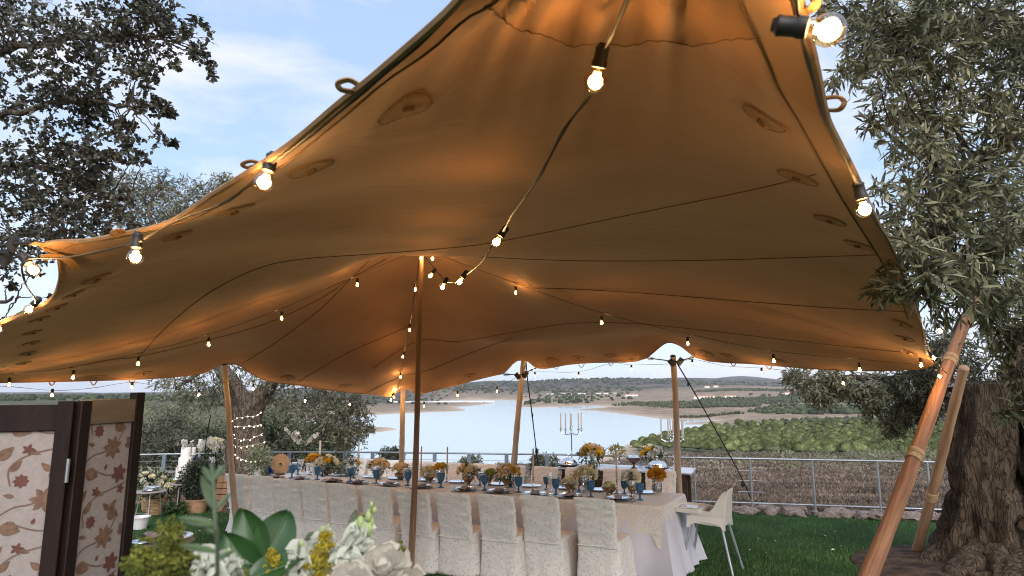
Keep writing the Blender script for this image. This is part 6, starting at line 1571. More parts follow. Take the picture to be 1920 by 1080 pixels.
def bpt(px, w, h=0.8):
    # point on the buffet at picture column px and depth offset w
    ss = np.linspace(-0.3, BL + 0.3, 800); best = min(ss, key=lambda s: abs(BP(s, w).x / BP(s, w).y - ray(px, 865).x / ray(px, 865).y)); return BP(float(best), w, h)
def cloche(label, px, w, r):
    t = thing('cloche', label, 'cloche', bpt(px, w, 0.8005))
    mb = MB(); mb.lathe([(0, 0), (r * 0.7, 0), (r * 1.05, 0.018), (r * 1.3, 0.032), (r * 1.3, 0.038), (r, 0.03), (0, 0.03)], 36); mb.build('platter', m_darkwood, t)
    pr = [(r * 1.02, 0.034), (r * 1.03, 0.045)] + [(r * math.cos(a) ** 0.85, 0.045 + r * 0.72 * math.sin(a)) for a in [k * math.pi / 2 / 12 for k in range(12)]] + [(0.004, 0.045 + r * 0.72)]
    mb = MB(); mb.lathe(pr, 72, wob=lambda a, z: 1 + (0.014 * math.cos(a * 24) if z > .05 else 0)); mb.build('dome', m_silver, t)
    z0 = 0.045 + r * 0.72; mb = MB(); mb.lathe([(0.012, z0 - .004), (0.007, z0 + .012), (0.0, z0 + .014)], 10); mb.tube([(0.02 * math.cos(a), 0, z0 + 0.03 + 0.02 * math.sin(a)) for a in [2 * math.pi * k / 14 for k in range(15)]], 0.005, 6, caps=False); mb.build('ring_handle', m_silver, t)
cloche('ribbed silver cloche on a dark platter, at the lake end of the buffet', 1065, 0.16, 0.155)
cloche('ribbed silver cloche on a dark platter, in front of the white roses', 1232, 0.14, 0.16)
def at_b(px, w): p = bpt(px, w); return p
centrepiece('round buffet bouquet of yellow and blush roses', 0, 0, ['yellow', 'pink', 'white', 'yellow', 'pink', 'orange'], 16, 0.19, 'bowl', m_silver, h=.8, hv=.19, green=190, loc=at_b(1110, .42), bloom=1.35, seed=5)
centrepiece('buffet bouquet of cream roses with one yellow bloom', 0, 0, ['cream', 'white', 'cream', 'yellow', 'white'], 14, 0.18, 'bowl', m_silver, h=.8, hv=.20, green=160, loc=at_b(1224, .5), bloom=1.25, seed=8)
centrepiece('silver jug of feathery yellow goldenrod on the buffet', 0, 0, ['lime', 'yellow'], 3, 0.12, 'vase', m_silver, h=.8, hv=.27, green=170, loc=at_b(1157, .3), bloom=.6, seed=11, fol=mat('goldenrod', (0.42, 0.36, 0.05), 0.7, scale=6, col2=(0.2, 0.18, 0.03), rnd=.4))
# footed tureen with spread handles
t = thing('tureen', 'dark copper footed tureen with wide silver handles on the buffet', 'tureen', bpt(1188, .22, 0.8005), brz)
m_cop = mat('dark_copper', (0.20, 0.10, 0.085), 0.2, metal=.8, scale=6)
mb = MB(); mb.lathe([(0, 0), (0.055, 0), (0.05, 0.012), (0.018, 0.03), (0.016, 0.07), (0.05, 0.09), (0.10, 0.13), (0.125, 0.18), (0.13, 0.185), (0.118, 0.18), (0.0, 0.11)], 28); mb.build('bowl', m_cop, t)
mb = MB(); mb.lathe([(0.128, 0.187), (0.11, 0.205), (0.05, 0.222), (0.012, 0.226), (0.018, 0.245), (0.0, 0.25)], 28); mb.build('lid', m_silver, t)
for s in (-1, 1):
    mb = MB(); mb.tube(smooth_path([(s * 0.09, 0, 0.12), (s * 0.15, 0, 0.15), (s * 0.19, 0, 0.21), (s * 0.15, 0, 0.205), (s * 0.125, 0, 0.183)], 4), 0.008, 8); mb.build('handle', m_silver, t)
def candelabra(label, px, w, ptop):
    base = bpt(px, w, 0.8005); top = PY(px, ptop, base.y); H = top.z - base.z
    t = thing('candelabra', label, 'candelabra', base, brz + 0.3)
    hub_ = H - 0.33
    mb = MB(); mb.lathe([(0, 0), (0.085, 0), (0.085, 0.008), (0.04, 0.022), (0.014, 0.05), (0.012, hub_ * 0.5), (0.011, hub_ - .05), (0.02, hub_ - .02), (0.012, hub_), (0.02, hub_ + .03), (0.01, hub_ + .06), (0.024, hub_ + .075), (0.01, hub_ + .085), (0.03, hub_ + .10), (0.03, hub_ + .106), (0, hub_ + .106)], 18); mb.build('stem', m_silver, t)
    mb = MB(); mb.lathe([(0.012, hub_ + .105), (0.011, H), (0, H + .002)], 10); mb.build('candle', m_wax, t)
    for k in range(5):
        a = k * 2 * math.pi / 5 + 0.35; dx, dy = math.cos(a), math.sin(a); R = 0.20
        mb = MB(); mb.tube(smooth_path([(0, 0, hub_ + .01), (dx * .06, dy * .06, hub_ - .035), (dx * .14, dy * .14, hub_ - .04), (dx * R, dy * R, hub_ - .005), (dx * R, dy * R, hub_ + .03)], 4), 0.0075, 6)
        mb.lathe([(0.006, 0), (0.02, 0.012), (0.01, 0.02), (0.03, 0.035), (0.03, 0.041), (0.013, 0.043), (0.013, 0.055), (0, 0.055)], 14, c=(dx * R, dy * R, hub_ + .02)); mb.build('arm', m_silver, t)
        mb = MB(); mb.lathe([(0.012, 0), (0.011, 0.27), (0, 0.272)], 10, c=(dx * R, dy * R, hub_ + .074)); mb.build('candle', m_wax, t)
candelabra('tall silver candelabra standing clear against the lake', 1072, .52, 776)
candelabra('tall silver candelabra behind the pale pole at the buffet end', 1264, .52, 787)
m_bluec = mat('blue_ceramic', (0.02, 0.06, 0.42), 0.3, scale=6)
t = thing('star_dish', 'small blue star shaped candle dish on the buffet', 'dish', bpt(1112, .05, 0.8005))
mb = MB(); st_ = []
for k in range(10): a = k * math.pi / 5; r_ = 0.055 if k % 2 == 0 else 0.022; st_.append((r_ * math.cos(a), r_ * math.sin(a)))
mb.loft([[(x * .5, y * .5, 0) for x, y in st_], [(x, y, 0.03) for x, y in st_], [(x * .9, y * .9, 0.033) for x, y in st_], [(x * .3, y * .3, 0.012) for x, y in st_]], cap0=True, cap1=True); mb.build('dish', m_bluec, t)
MB().lathe([(0.016, 0.012), (0.016, 0.05), (0.0, 0.052)], 10).build('tea_light', m_wax_w, t)
t = thing('cruet', 'small white pointed cruet at the end of the buffet', 'cruet', bpt(1266, .1, 0.8005))
MB().lathe([(0, 0), (0.05, 0), (0.055, 0.03), (0.03, 0.08), (0.012, 0.13), (0.0, 0.16)], 16).build('body', m_china, t)
MB().tube([(0.05, 0, 0.03), (0.085, 0, 0.06), (0.09, 0, 0.09)], 0.008, 6).build('spout', m_china, t)

# ================================================================== LEFT: table end decor
def sunburst():
    p = GP(525, 890, 0.766); t = thing('rattan_sunburst', 'round rattan sunburst screen standing at the table end', 'ornament', p, 0.1)
    m_r = mat('rattan', (0.42, 0.25, 0.13), 0.7, scale=12)
    R = 0.15; c = Vector((0, 0, 0.165)); sk = MB()
    for k in range(40):
        a = 2 * math.pi * k / 40; rr = R * (1.0 + 0.05 * (k % 2)); e = c + Vector((math.cos(a) * rr, 0.006 * (k % 2), math.sin(a) * rr * 1.06)); s = c + Vector((math.cos(a) * 0.028, 0, math.sin(a) * 0.028))
        wv = Vector((-math.sin(a), 0, math.cos(a))) * 0.0095
        b = MB(); b.add([s - wv * .3 + Vector((0, -.004, 0)), s + wv * .3 + Vector((0, -.004, 0)), e + wv + Vector((0, -.004, 0)), e - wv + Vector((0, -.004, 0)), s - wv * .3 + Vector((0, .004, 0)), s + wv * .3 + Vector((0, .004, 0)), e + wv + Vector((0, .004, 0)), e - wv + Vector((0, .004, 0))],
                        [[0, 1, 2, 3], [7, 6, 5, 4], [0, 4, 5, 1], [1, 5, 6, 2], [2, 6, 7, 3], [3, 7, 4, 0]]); b.build('ray', m_r, t, False)
    MB().tube([c + Vector((math.cos(a) * 0.03, -0.006, math.sin(a) * 0.03)) for a in [2 * math.pi * k / 20 for k in range(21)]], 0.008, 6, caps=False).build('centre_ring', m_r, t)
    MB().box((0, 0, 0.012), (0.14, 0.09, 0.024)).build('base', m_darkwood, t)
sunburst()
def bow_cluster(label, px, py, n, R, seed):
    p = GP(px, py, 0.78); t = thing('blue_flowers', label, 'flowers', G(p.x, p.y, 0.766)); rg = random.Random(seed)
    for k in range(n):
        mb = MB(); rose(mb, (0, 0, 0), 0.05, (rg.uniform(-.4, .4), rg.uniform(-.6, 0), 1), 3, k)
        mb.build('bloom', m_petal('blue'), t, loc=(rg.uniform(-R, R), rg.uniform(-.04, .04), 0.03 + rg.uniform(0, R)))
    leaves_part(t, Vector((0, 0, 0.04)), R * 1.2, 40, 0.06, 0.016, m_fol, seed)
bow_cluster('cobalt blue flowers left of the rattan sunburst', 500, 888, 7, 0.10, 1)
bow_cluster('cobalt blue flowers right of the rattan sunburst', 557, 884, 5, 0.08, 2)
# leafy plant at the head of the table
def potted(name, label, base, pot_prof, pot_mat, cen, R, n, L, W, mt, seed, flat=1.0, up=0.3, cat='plant'):
    t = thing(name, label, cat, base); MB().lathe(pot_prof, 24).build('pot', pot_mat, t)
    MB().tube([(0, 0, pot_prof[2][1] * .6), (0.01, 0, cen[2])], 0.012, 6).build('stem', m_twig, t)
    leaves_part(t, Vector(cen), R, n, L, W, mt, seed, 'foliage', flat, up); return t
m_terra = mat('clay_pot', (0.44, 0.27, 0.16), 0.85, scale=14, col2=(0.32, 0.19, 0.11))
potprof = lambda r, h: [(0, 0), (r * .78, 0), (r * .98, h * .9), (r * 1.04, h * .9), (r * 1.05, h), (r * .95, h), (r * .9, h * .85), (0, h * .82)]
p = GP(482, 893, 0.766)
potted('leafy_plant', 'pale variegated leafy plant at the head of the table', p, potprof(.06, .1), m_china, (0, 0, .24), .19, 520, .075, .018, mat('variegated', (0.33, 0.36, 0.22), 0.6, scale=9, col2=(0.12, 0.16, 0.08), rnd=.4), 3, 1.25)
# orchid in a white pedestal vase
p = GP(563, 888, 0.766); t = thing('orchid', 'white orchid in a tall white footed vase at the table end', 'orchid', p)
MB().lathe([(0, 0), (0.05, 0), (0.045, 0.012), (0.014, 0.03), (0.013, 0.06), (0.03, 0.075), (0.014, 0.09), (0.03, 0.13), (0.055, 0.20), (0.06, 0.235), (0.052, 0.23), (0, 0.17)], 20).build('footed_vase', m_china, t)
m_strap = mat('strap_leaf', (0.06, 0.095, 0.035), 0.5, scale=5)
for k in range(9):
    a = k * 0.7; mb = MB(); d = Vector((math.cos(a), math.sin(a), 0)); sd_ = Vector((-d.y, d.x, 0))
    rows_ = []
    for v in range(7):
        q = v / 6; c = Vector((0, 0, 0.22)) + d * 0.13 * q + Vector((0, 0, 0.16 * q - 0.17 * q * q)); w = 0.018 * math.sin(min(1, q + .15) * math.pi * .9); rows_.append([c - sd_ * w, c + Vector((0, 0, -.004)), c + sd_ * w])
    mb.loft(rows_, closed=False); mb.build('leaf', m_strap, t)
om = MB()
for k in range(5):
    a = k * 2 * math.pi / 5; d = Vector((math.cos(a), math.sin(a), 0.15)); s = Vector((-math.sin(a), math.cos(a), 0)); om.add([(0, 0, 0), d * .02 + s * .016, d * .042, d * .02 - s * .016, d * .022 + Vector((0, 0, .006))], [[0, 1, 4], [1, 2, 4], [2, 3, 4], [3, 0, 4]])
om.ball((0, 0, 0.008), 0.008, 8, 6); orch_me = om.mesh('bloom', m_petal('white'))
for (ax_, ln, nb_) in ((-0.30, 0.50, 11), (-0.10, 0.46, 10), (0.32, 0.44, 10)):
    P = smooth_path([(0, 0, .22), (ax_ * .15, 0, .22 + ln * .4), (ax_ * .5, -.02, .22 + ln * .8), (ax_ * .95, -.05, .22 + ln)], 6)
    MB().tube(P, 0.0045, 6).build('stalk', m_strap, t)
    for k in range(nb_):
        q = P[int(len(P) * (0.55 + 0.45 * k / nb_)) - 1]; o = place('bloom', orch_me, t, q + Vector((random.uniform(-.03, .03), -0.02, random.uniform(-.025, .025)))); o.rotation_euler = (1.2 + random.uniform(-.5, .5), random.uniform(-.5, .5), random.uniform(0, 6))
for (lab, px, py) in (('ornate white lattice candle holder left of the orchid', 552, 884), ('ornate white lattice candle holder right of the orchid', 576, 886)):
    p = GP(px, py, 0.766); t = thing('candle_holder', lab, 'candle holder', p)
    MB().lathe([(0, 0), (0.045, 0), (0.04, 0.01), (0.012, 0.03), (0.02, 0.06), (0.01, 0.09), (0.03, 0.12), (0.045, 0.14), (0.045, 0.15), (0, 0.145)], 16).build('stem', m_china, t)
    for k in range(4):
        a = k * math.pi / 2; MB().tube([(math.cos(a) * .04, math.sin(a) * .04, .01), (math.cos(a) * .06, math.sin(a) * .06, .06), (math.cos(a) * .03, math.sin(a) * .03, .11)], .005, 6).build('scroll', m_china, t)

# ================================================================== LEFT: cake corner
m_ftop = mat('grey_table_top', (0.30, 0.26, 0.23), 0.5, scale=6); m_thin = mat('thin_metal', (0.35, 0.33, 0.30), 0.4, metal=.7)
def side_table(name, label, base, r, h, nleg=3):
    t = thing(name, label, 'table', base); MB().lathe([(0, h - .02), (r * .96, h - .02), (r, h - .012), (r, h - .003), (r * .98, h), (0, h)], 32).build('table_top', m_ftop, t)
    for k in range(nleg):
        a = 2 * math.pi * k / nleg + .5; MB().tube([(math.cos(a) * r * .75, math.sin(a) * r * .75, 0), (math.cos(a) * r * .55, math.sin(a) * r * .55, h - .02)], 0.011, 8).build('leg', m_thin, t)
    return t
cb = GP(340, 960); side_table('round_side_table', 'small round side table carrying the white cake', cb, 0.24, 0.50)
cz_ = Vector((cb.x, cb.y, gz(cb.y) + 0.501))
t = thing('wedding_cake', 'three tier white wedding cake topped with white orchids', 'cake', cz_)
m_ice = mat('white_icing', (0.80, 0.77, 0.74), 0.5, scale=9, var=.05, bump=.1, bscale=30)
MB().lathe([(0, 0), (0.10, 0), (0.095, 0.01), (0.05, 0.035), (0.05, 0.05), (0.17, 0.065), (0.18, 0.072), (0.18, 0.08), (0, 0.08)], 28).build('cake_stand', m_china, t)
for (r, z0, z1) in ((0.145, 0.081, 0.27), (0.115, 0.2705, 0.45), (0.085, 0.4505, 0.62)):
    MB().lathe([(0, z0), (r, z0), (r, z1 - .012), (r - .004, z1 - .003), (r - .012, z1), (0, z1)], 32).build('tier', m_ice, t)
for k in range(26):
    a = random.uniform(0, 6.28); q = random.random()
    pos = (random.gauss(0, .09) - .02, random.gauss(0, .05), 0.64 + abs(random.gauss(0, .05))) if k < 16 else (0.13 * math.cos(a), 0.13 * math.sin(a), 0.27 + random.uniform(-.03, .05))
    o = place('orchid_bloom', orch_me, t, pos); o.rotation_euler = (random.uniform(.6, 1.5), random.uniform(-.6, .6), random.uniform(0, 6)); o.scale = (1.1, 1.1, 1.1)
# potted round shrub
p = GP(368, 960)
potted('potted_shrub', 'round dark green potted shrub in a tan pot', p, potprof(.195, .23), m_terra, (0, 0, .58), .34, 6500, .055, .02, mat('box_leaf', (0.062, 0.078, 0.05), .5, scale=9, col2=(.022, .03, .02), rnd=.5, spec=.4), 4, 1.0, .1)
# wicker basket with white flowers
def basket(label, base, r, h, seed, fl=True):
    t = thing('wicker_basket', label, 'basket', base); m_w = mat('wicker', (0.46, 0.30, 0.16), .8, scale=16, col2=(.25, .15, .08))
    nrow = 11
    for j in range(nrow):
        z = h * (j + .5) / nrow; rr = r * (.8 + .2 * math.sin(z / h * 2.2)); P = []
        for k in range(41):
            a = 2 * math.pi * k / 40; q = rr * (1 + .035 * math.sin(a * 10 + j * math.pi)); P.append((q * math.cos(a), q * math.sin(a), z))
        MB().tube(P, h / nrow * .55, 6, caps=False).build('weave_row', m_w, t)
    MB().lathe([(0, .005), (r * .78, .005), (r * .8, h * .8), (0, h * .8)], 20).build('liner', m_darkwood, t)
    for s in (-1, 1): MB().tube([(s * r * 1.0, -.05, h * .85), (s * r * 1.1, -.03, h * 1.05), (s * r * 1.1, .03, h * 1.05), (s * r * 1.0, .05, h * .85)], .012, 6).build('handle', m_w, t)
    leaves_part(t, Vector((0, 0, h * 1.0)), r * .95, 90, .06, .018, m_fol, seed, flat=.5)
    if fl:
        for k in range(11): o = place('daisy', orch_me, t, (random.uniform(-r, r) * .8, random.uniform(-r, r) * .8, h * 1.15 + random.uniform(0, .05))); o.scale = (1.2,) * 3; o.rotation_euler = (random.uniform(0, .9), random.uniform(-.4, .4), 0)
basket('woven wicker basket of white daisies on the grass', GP(291, 964), .15, .27, 3)
basket('wicker basket half hidden behind the daisy basket', GP(279, 958), .12, .25, 4, False)
# fern
p = GP(328, 964); t = thing('fern', 'bright green fern on the grass between basket and pot', 'fern', p)
rg = np.random.default_rng(5); B = []; D = []
for k in range(70):
    a = rg.uniform(0, 6.28); L_ = rg.uniform(.22, .42); el = rg.uniform(.25, 1.0)
    for v in np.linspace(.15, 1, 14):
        c = np.array([math.cos(a) * L_ * v * .75, math.sin(a) * L_ * v * .75, el * L_ * v - .3 * L_ * v * v + .02])
        for s in (-1, 1): B.append(c); D.append([math.cos(a) * .5 - s * math.sin(a), math.sin(a) * .5 + s * math.cos(a), -.1])
B = np.array(B); D = np.array(D); V, Fq = leaf_mesh_arrays(B, D, np.tile([0, 0, 1.], (len(B), 1)) + rg.normal(0, .2, (len(B), 3)), np.full(len(B), .045), np.full(len(B), .014))
place('fronds', np_mesh('fronds', V, Fq, mat('fern_green', (.06, .115, .03), .6, scale=5, col2=(.03, .06, .016), rnd=.4), rnd=np.repeat(rg.random(len(B)), 4)), t)
# rear dessert table with roses and pillar candles
q0 = GP(400, 877, 0.72)
dt = thing('dessert_table', 'dark dessert table behind the potted shrub', 'table', G(q0.x, q0.y), .1)
MB().box((0, 0, .70), (1.1, .55, .035)).build('table_top', m_ftop, dt, False)
for sx in (-1, 1):
    for sy in (-1, 1): MB().box((sx * .5, sy * .22, .34), (.06, .06, .68)).build('leg', m_darkwood, dt, False)
q1 = GP(424, 957); ct_ = thing('wooden_crate', 'rustic brown wooden crate beside the covered chairs', 'crate', q1, .15)
for j in range(6):
    for sy in (-1, 1): MB().box((0, sy * .17, .055 + j * .1), (.36, .018, .088)).build('slat', m_midpole, ct_, False)
    for sx in (-1, 1): MB().box((sx * .17, 0, .055 + j * .1), (.018, .32, .088)).build('slat', m_midpole, ct_, False)
MB().box((0, 0, .61), (.38, .36, .02)).build('lid', m_midpole, ct_, False)
def on_dt(px, w=0.0): 
    y = q0.y + w; return G((px - 960) / F * y * (ray(px, 880).x / ray(px, 880).y) / ((px - 960) / F), y, 0.7185)
centrepiece('dome of cream white roses on the dessert table', 0, 0, ['white', 'cream', 'white'], 18, .20, 'vase', m_china, h=.7185, hv=.34, green=130, loc=on_dt(396, 0), bloom=1.6, seed=21)
centrepiece('low white roses by the pale pole on the dessert table', 0, 0, ['white', 'cream'], 10, .15, 'bowl', m_china, h=.7185, hv=.14, green=90, loc=on_dt(436, -.1), bloom=1.4, seed=22)
def pillar(label, px, w, hs, hc_):
    t = thing('pillar_candle', label, 'candle', on_dt(px, w))
    MB().lathe([(0, 0), (.055, 0), (.05, .012), (.018, .03), (.015, hs * .5), (.025, hs * .55), (.015, hs * .6), (.02, hs - .03), (.05, hs - .012), (.05, hs), (0, hs)], 18).build('holder', m_china, t)
    MB().lathe([(.038, hs), (.038, hs + hc_ - .004), (.034, hs + hc_), (0, hs + hc_ - .006)], 16).build('candle', m_wax_w, t)
pillar('tallest white pillar candle behind the cake', 372, .12, .38, .14); pillar('shorter white pillar candle right beside the cake', 361, -.05, .25, .13); pillar('white pillar candle beside the pale pole', 424, 0.05, .14, .13)
centrepiece('spray of white and blue flowers behind the cake', 0, 0, ['white', 'blue', 'white'], 9, .10, 'bowl', m_china, h=.7185, hv=.10, green=60, loc=on_dt(362, -.2), seed=23)
# white flowers and small tables by the screen
st2 = side_table('round_side_table', 'round grey side table left of the cake, behind the screen', GP(303, 948), .22, .62)
centrepiece('bushy white hydrangeas on the grass beside the screen', 0, 0, ['white', 'white', 'cream'], 20, .28, 'jar', m_china, h=0.001, hv=.42, green=260, loc=GP(276, 955, 0), bloom=1.2, seed=31)
centrepiece('white and green garland flowers hanging under the cake', 0, 0, ['white', 'cream', 'lime'], 14, .20, 'jar', m_china, h=0.001, hv=.34, green=200, loc=GP(310, 955, 0), bloom=1.1, seed=32)
lt = side_table('low_table', 'low table of stacked white plates at the screen edge', GP(278, 968), .26, .42, 4)
for k in range(3): put('dinner_plate', plate_me, lt.location + Vector((0.02 * k, 0, .4205 + k * .022)), k, ['bottom plate of the white stack on the low table', 'middle plate of the white stack on the low table', 'top plate of the white stack on the low table'][k], 'plate')

# ---- low round table with napkins in the lower left
bl_ = GP(312, 1012, .46); base = G(bl_.x, bl_.y); t = side_table('round_low_table', 'low round table with lavender napkins in the lower left', base, .27, .45, 4)
tr = thing('glass_tray', 'round silver rimmed tray on the low table', 'tray', base + Vector((0.03, 0, .4505)))
MB().lathe([(0, 0), (.20, 0), (.215, .03), (.225, .045), (.22, .047), (.20, .012), (0, .008)], 36).build('tray', m_silver, tr)
MB().tube([(.222 * math.cos(2 * math.pi * k / 36), .222 * math.sin(2 * math.pi * k / 36), .046) for k in range(37)], .006, 6, caps=False).build('rim', m_china, tr)
nb_ = MB(); g_ = 15; vs = []
for i in range(g_):
    for j in range(g_):
        x, y = (i / (g_ - 1) - .5) * .34, (j / (g_ - 1) - .5) * .26; vs.append((x - .10, y + .02, .055 + .03 * noise.noise(Vector((x * 12, y * 12, 2))) + .018 * math.sin(x * 40 + y * 14)))
nb_.add(vs, [[i * g_ + j, (i + 1) * g_ + j, (i + 1) * g_ + j + 1, i * g_ + j + 1] for i in range(g_ - 1) for j in range(g_ - 1)])
tag(nb_.build('lavender_napkin', mat('lavender_linen', (.40, .36, .39), .8, scale=9), None, loc=base + Vector((0, 0, .452))), 'rumpled lavender napkin lying on the round tray', 'napkin')
put('dinner_plate', plate_me, base + Vector((-.17, -.1, .453)), 0, 'white rimmed plate at the edge of the low round table', 'plate')
wb_ = thing('white_bucket', 'white tapered bucket just right of the screen', 'bucket', GP(262, 992)); MB().lathe([(0, 0), (.09, 0), (.125, .17), (.14, .175), (.14, .185), (.12, .18), (.085, .01), (0, .01)], 24).build('bucket', m_china, wb_)
MB().tube([(.13 * math.cos(a), 0.02, .18 + .05 * math.sin(a)) for a in [math.pi * k / 10 for k in range(11)]], .004, 6).build('handle', m_thin, wb_)

# ================================================================== FOLDING SCREEN
m_frame = mat('screen_wood', (0.016, 0.0075, 0.006), .65, scale=5, col2=(.008, .004, .0035), spec=.25, stretch=(5, 5, .5), bump=.2, bscale=20)
m_rail_w = mat('screen_wood_worn', (0.16, 0.115, 0.075), .55, scale=5, col2=(.08, .055, .038), stretch=(.5, 5, 5))
m_cloth = mat('screen_cloth', (0.27, 0.235, 0.225), .85, scale=60, var=.08, bump=.2, bscale=300)
m_pr1 = mat('print_tan', (0.17, 0.10, 0.066), .85, scale=55, col2=(.10, .058, .042)); m_pr2 = mat('print_red', (0.11, 0.042, 0.036), .85, scale=40); m_pr3 = mat('print_vine', (.14, .09, .075), .85, scale=40)
scr = thing('folding_screen', 'dark wood folding screen with red and tan floral cloth panels', 'screen', G(-1.6, 2.35))
so = scr.location.copy()
def motif_leaf(cx, cy, L, W, ang, n=14, ser=0.0):
    out = []
    for k in range(2 * n):
        t = k / (2 * n) * 2; s = 1 if t <= 1 else -1; u = t if t <= 1 else 2 - t
        w = W * math.sin(math.pi * u ** 0.75) * (1 + (ser if k % 2 else 0)) * .5 * s; out.append((u * L, w))
    c, s_ = math.cos(ang), math.sin(ang); return [(cx + x * c - y * s_, cy + x * s_ + y * c) for x, y in out]
def motif_star(cx, cy, R, n, ang=0, inner_=.55):
    return [(cx + R * (.5 + .5 * inner_ + (.5 - .5 * inner_) * math.cos(n * q_) + .05 * math.cos(3 * n * q_)) * math.cos(ang + q_), cy + R * (.5 + .5 * inner_ + (.5 - .5 * inner_) * math.cos(n * q_) + .05 * math.cos(3 * n * q_)) * math.sin(ang + q_)) for q_ in [2 * math.pi * k / 64 for k in range(64)]]
def tile(ox, oy):
    P = [(0, motif_leaf(ox + .04, oy + .06, .085, .06, -.35, 14, .12)), (0, motif_star(ox + .20, oy + .17, .06, 7, .4, .6)), (1, motif_star(ox + .10, oy + .26, .032, 8, 0, .72)), (0, motif_leaf(ox + .22, oy + .30, .065, .03, .9)), (0, motif_leaf(ox + .215, oy + .30, .06, .03, 2.4)), (0, motif_leaf(ox + .0, oy + .36, .085, .045, .8, 14, .1)),
         (1, motif_star(ox + .26, oy + .03, .05, 6, .3, .62)), (1, motif_star(ox + .28, oy + .40, .026, 5, 0, .5)), (0, motif_leaf(ox + .12, oy + .40, .05, .022, -.4)), (1, motif_leaf(ox + .16, oy + .06, .03, .016, 1.2)), (0, motif_leaf(ox + .08, oy + .19, .045, .02, 2.9)), (0, motif_leaf(ox + .30, oy + .22, .06, .03, -1.2, 14, .1))]
    V_ = [[(ox + .02, oy + .10), (ox + .08, oy + .14), (ox + .14, oy + .15), (ox + .2, oy + .17)], [(ox + .06, oy + .24), (ox + .05, oy + .32), (ox + .12, oy + .38), (ox + .24, oy + .41), (ox + .31, oy + .43)], [(ox + .2, oy + .17), (ox + .26, oy + .24), (ox + .25, oy + .31)], [(ox + .1, oy + .06), (ox + .18, oy + .03), (ox + .26, oy + .03)]]
    return P, V_
def clip_poly(P, x0, x1, y0, y1):
    for ax_, lim, sg in ((0, x0, 1), (0, x1, -1), (1, y0, 1), (1, y1, -1)):
        out = []
        for i in range(len(P)):
            a, b = P[i], P[(i + 1) % len(P)]; ia = (a[ax_] - lim) * sg >= 0; ib = (b[ax_] - lim) * sg >= 0
            if ia: out.append(a)
            if ia != ib:
                t = (lim - a[ax_]) / (b[ax_] - a[ax_]); out.append((a[0] + (b[0] - a[0]) * t, a[1] + (b[1] - a[1]) * t))
        P = out
        if len(P) < 3: return None
    return P
def panel(a, b, zt_a, zt_b, mt_top):
    a, b = Vector(a), Vector(b); X = (b - a); X.z = 0; W_ = X.length; X.normalize(); Yn = Vector((X.y, -X.x, 0))     # Yn faces the eye
    if Yn.dot(-a) < 0: Yn = -Yn
    z0 = gz(a.y) + 0.02; H = (zt_a + zt_b) / 2 - z0; sw = 0.048
    pe = bpy.data.objects.new('panel', None); COL.objects.link(pe); pe.parent = scr; pe.location = Vector((a.x, a.y, z0)) - so; pe.rotation_euler = (0, 0, math.atan2(X.y, X.x)); pe.empty_display_size = .1
    sgn = 1 if Vector((-X.y, X.x, 0)).dot(Yn) > 0 else -1
    for x, zt in ((sw / 2 + .004, zt_a - z0), (W_ - sw / 2 - .004, zt_b - z0)): MB().box((x, 0, zt / 2), (sw, .034, zt)).build('stile', m_frame, pe)
    MB().box((W_ / 2, 0, H - .055), (W_ - 2 * sw, .028, .09)).build('top_rail', mt_top, pe); MB().box((W_ / 2, 0, .15), (W_ - 2 * sw, .028, .1)).build('bottom_rail', m_frame, pe)
    x0, x1, y0, y1 = sw + .002, W_ - sw - .002, .2, H - .10
    MB().box(((x0 + x1) / 2, 0, (y0 + y1) / 2), (x1 - x0, .008, y1 - y0)).build('cloth_panel', m_cloth, pe)
    pr = MB(); yy = sgn * .0052
    MS = .72
    for i in range(-1, int(W_ / (.33 * MS)) + 2):
        for j in range(-1, int(H / (.45 * MS)) + 2):
            Ps, Vs = tile(i * .33 + .05, j * .45 + (.225 if i % 2 else 0) - .13)
            P2, _ = tile(i * .33 + .215, j * .45 + (.225 if i % 2 else 0) + .10); Ps = Ps + [P2[k_] for k_ in (0, 3, 7, 8, 9)]
            Ps = [(mi, [(x * MS, z * MS) for x, z in P]) for mi, P in Ps]; Vs = [[(x * MS, z * MS) for x, z in V_] for V_ in Vs]
            for mi, P in Ps:
                Q = clip_poly(P, x0, x1, y0, y1)
                if Q: pr.add([(x, yy + sgn * .0004 * (1 + mi), z) for x, z in Q], [list(range(len(Q)))], mi)
            for V_ in Vs:
                sp = [q for q in smooth_path([Vector((x, 0, z)) for x, z in V_], 6)]
                for k in range(len(sp) - 1):
                    d = (sp[k + 1] - sp[k]).normalized(); s_ = Vector((-d.z, 0, d.x)) * .0025
                    quad = [(p.x, p.z) for p in (sp[k] - s_, sp[k] + s_, sp[k + 1] + s_, sp[k + 1] - s_)]
                    Q = clip_poly(quad, x0, x1, y0, y1)
                    if Q: pr.add([(x, yy + sgn * .0002, z) for x, z in Q], [list(range(len(Q)))], 2)
    tag(pr.build('floral_print', [m_pr1, m_pr2, m_pr3], pe, False), kind='stuff')
hA = PY(143, 752, 2.32); lA = PY(-190, 760, 2.10); rA = PY(268, 736, 2.64); hB = PY(145, 752, 2.325)
panel(lA, hA, hA.z - .004, hA.z, m_frame); panel(hB, rA, hB.z, rA.z, m_rail_w)
hg = MB()
for z in (.3, .9, 1.55): hg.tube([Vector((hA.x + .008, hA.y - .02, z - .04)) - so, Vector((hA.x + .008, hA.y - .02, z + .04)) - so], .007, 8)
hg.build('hinge', m_steel, scr)

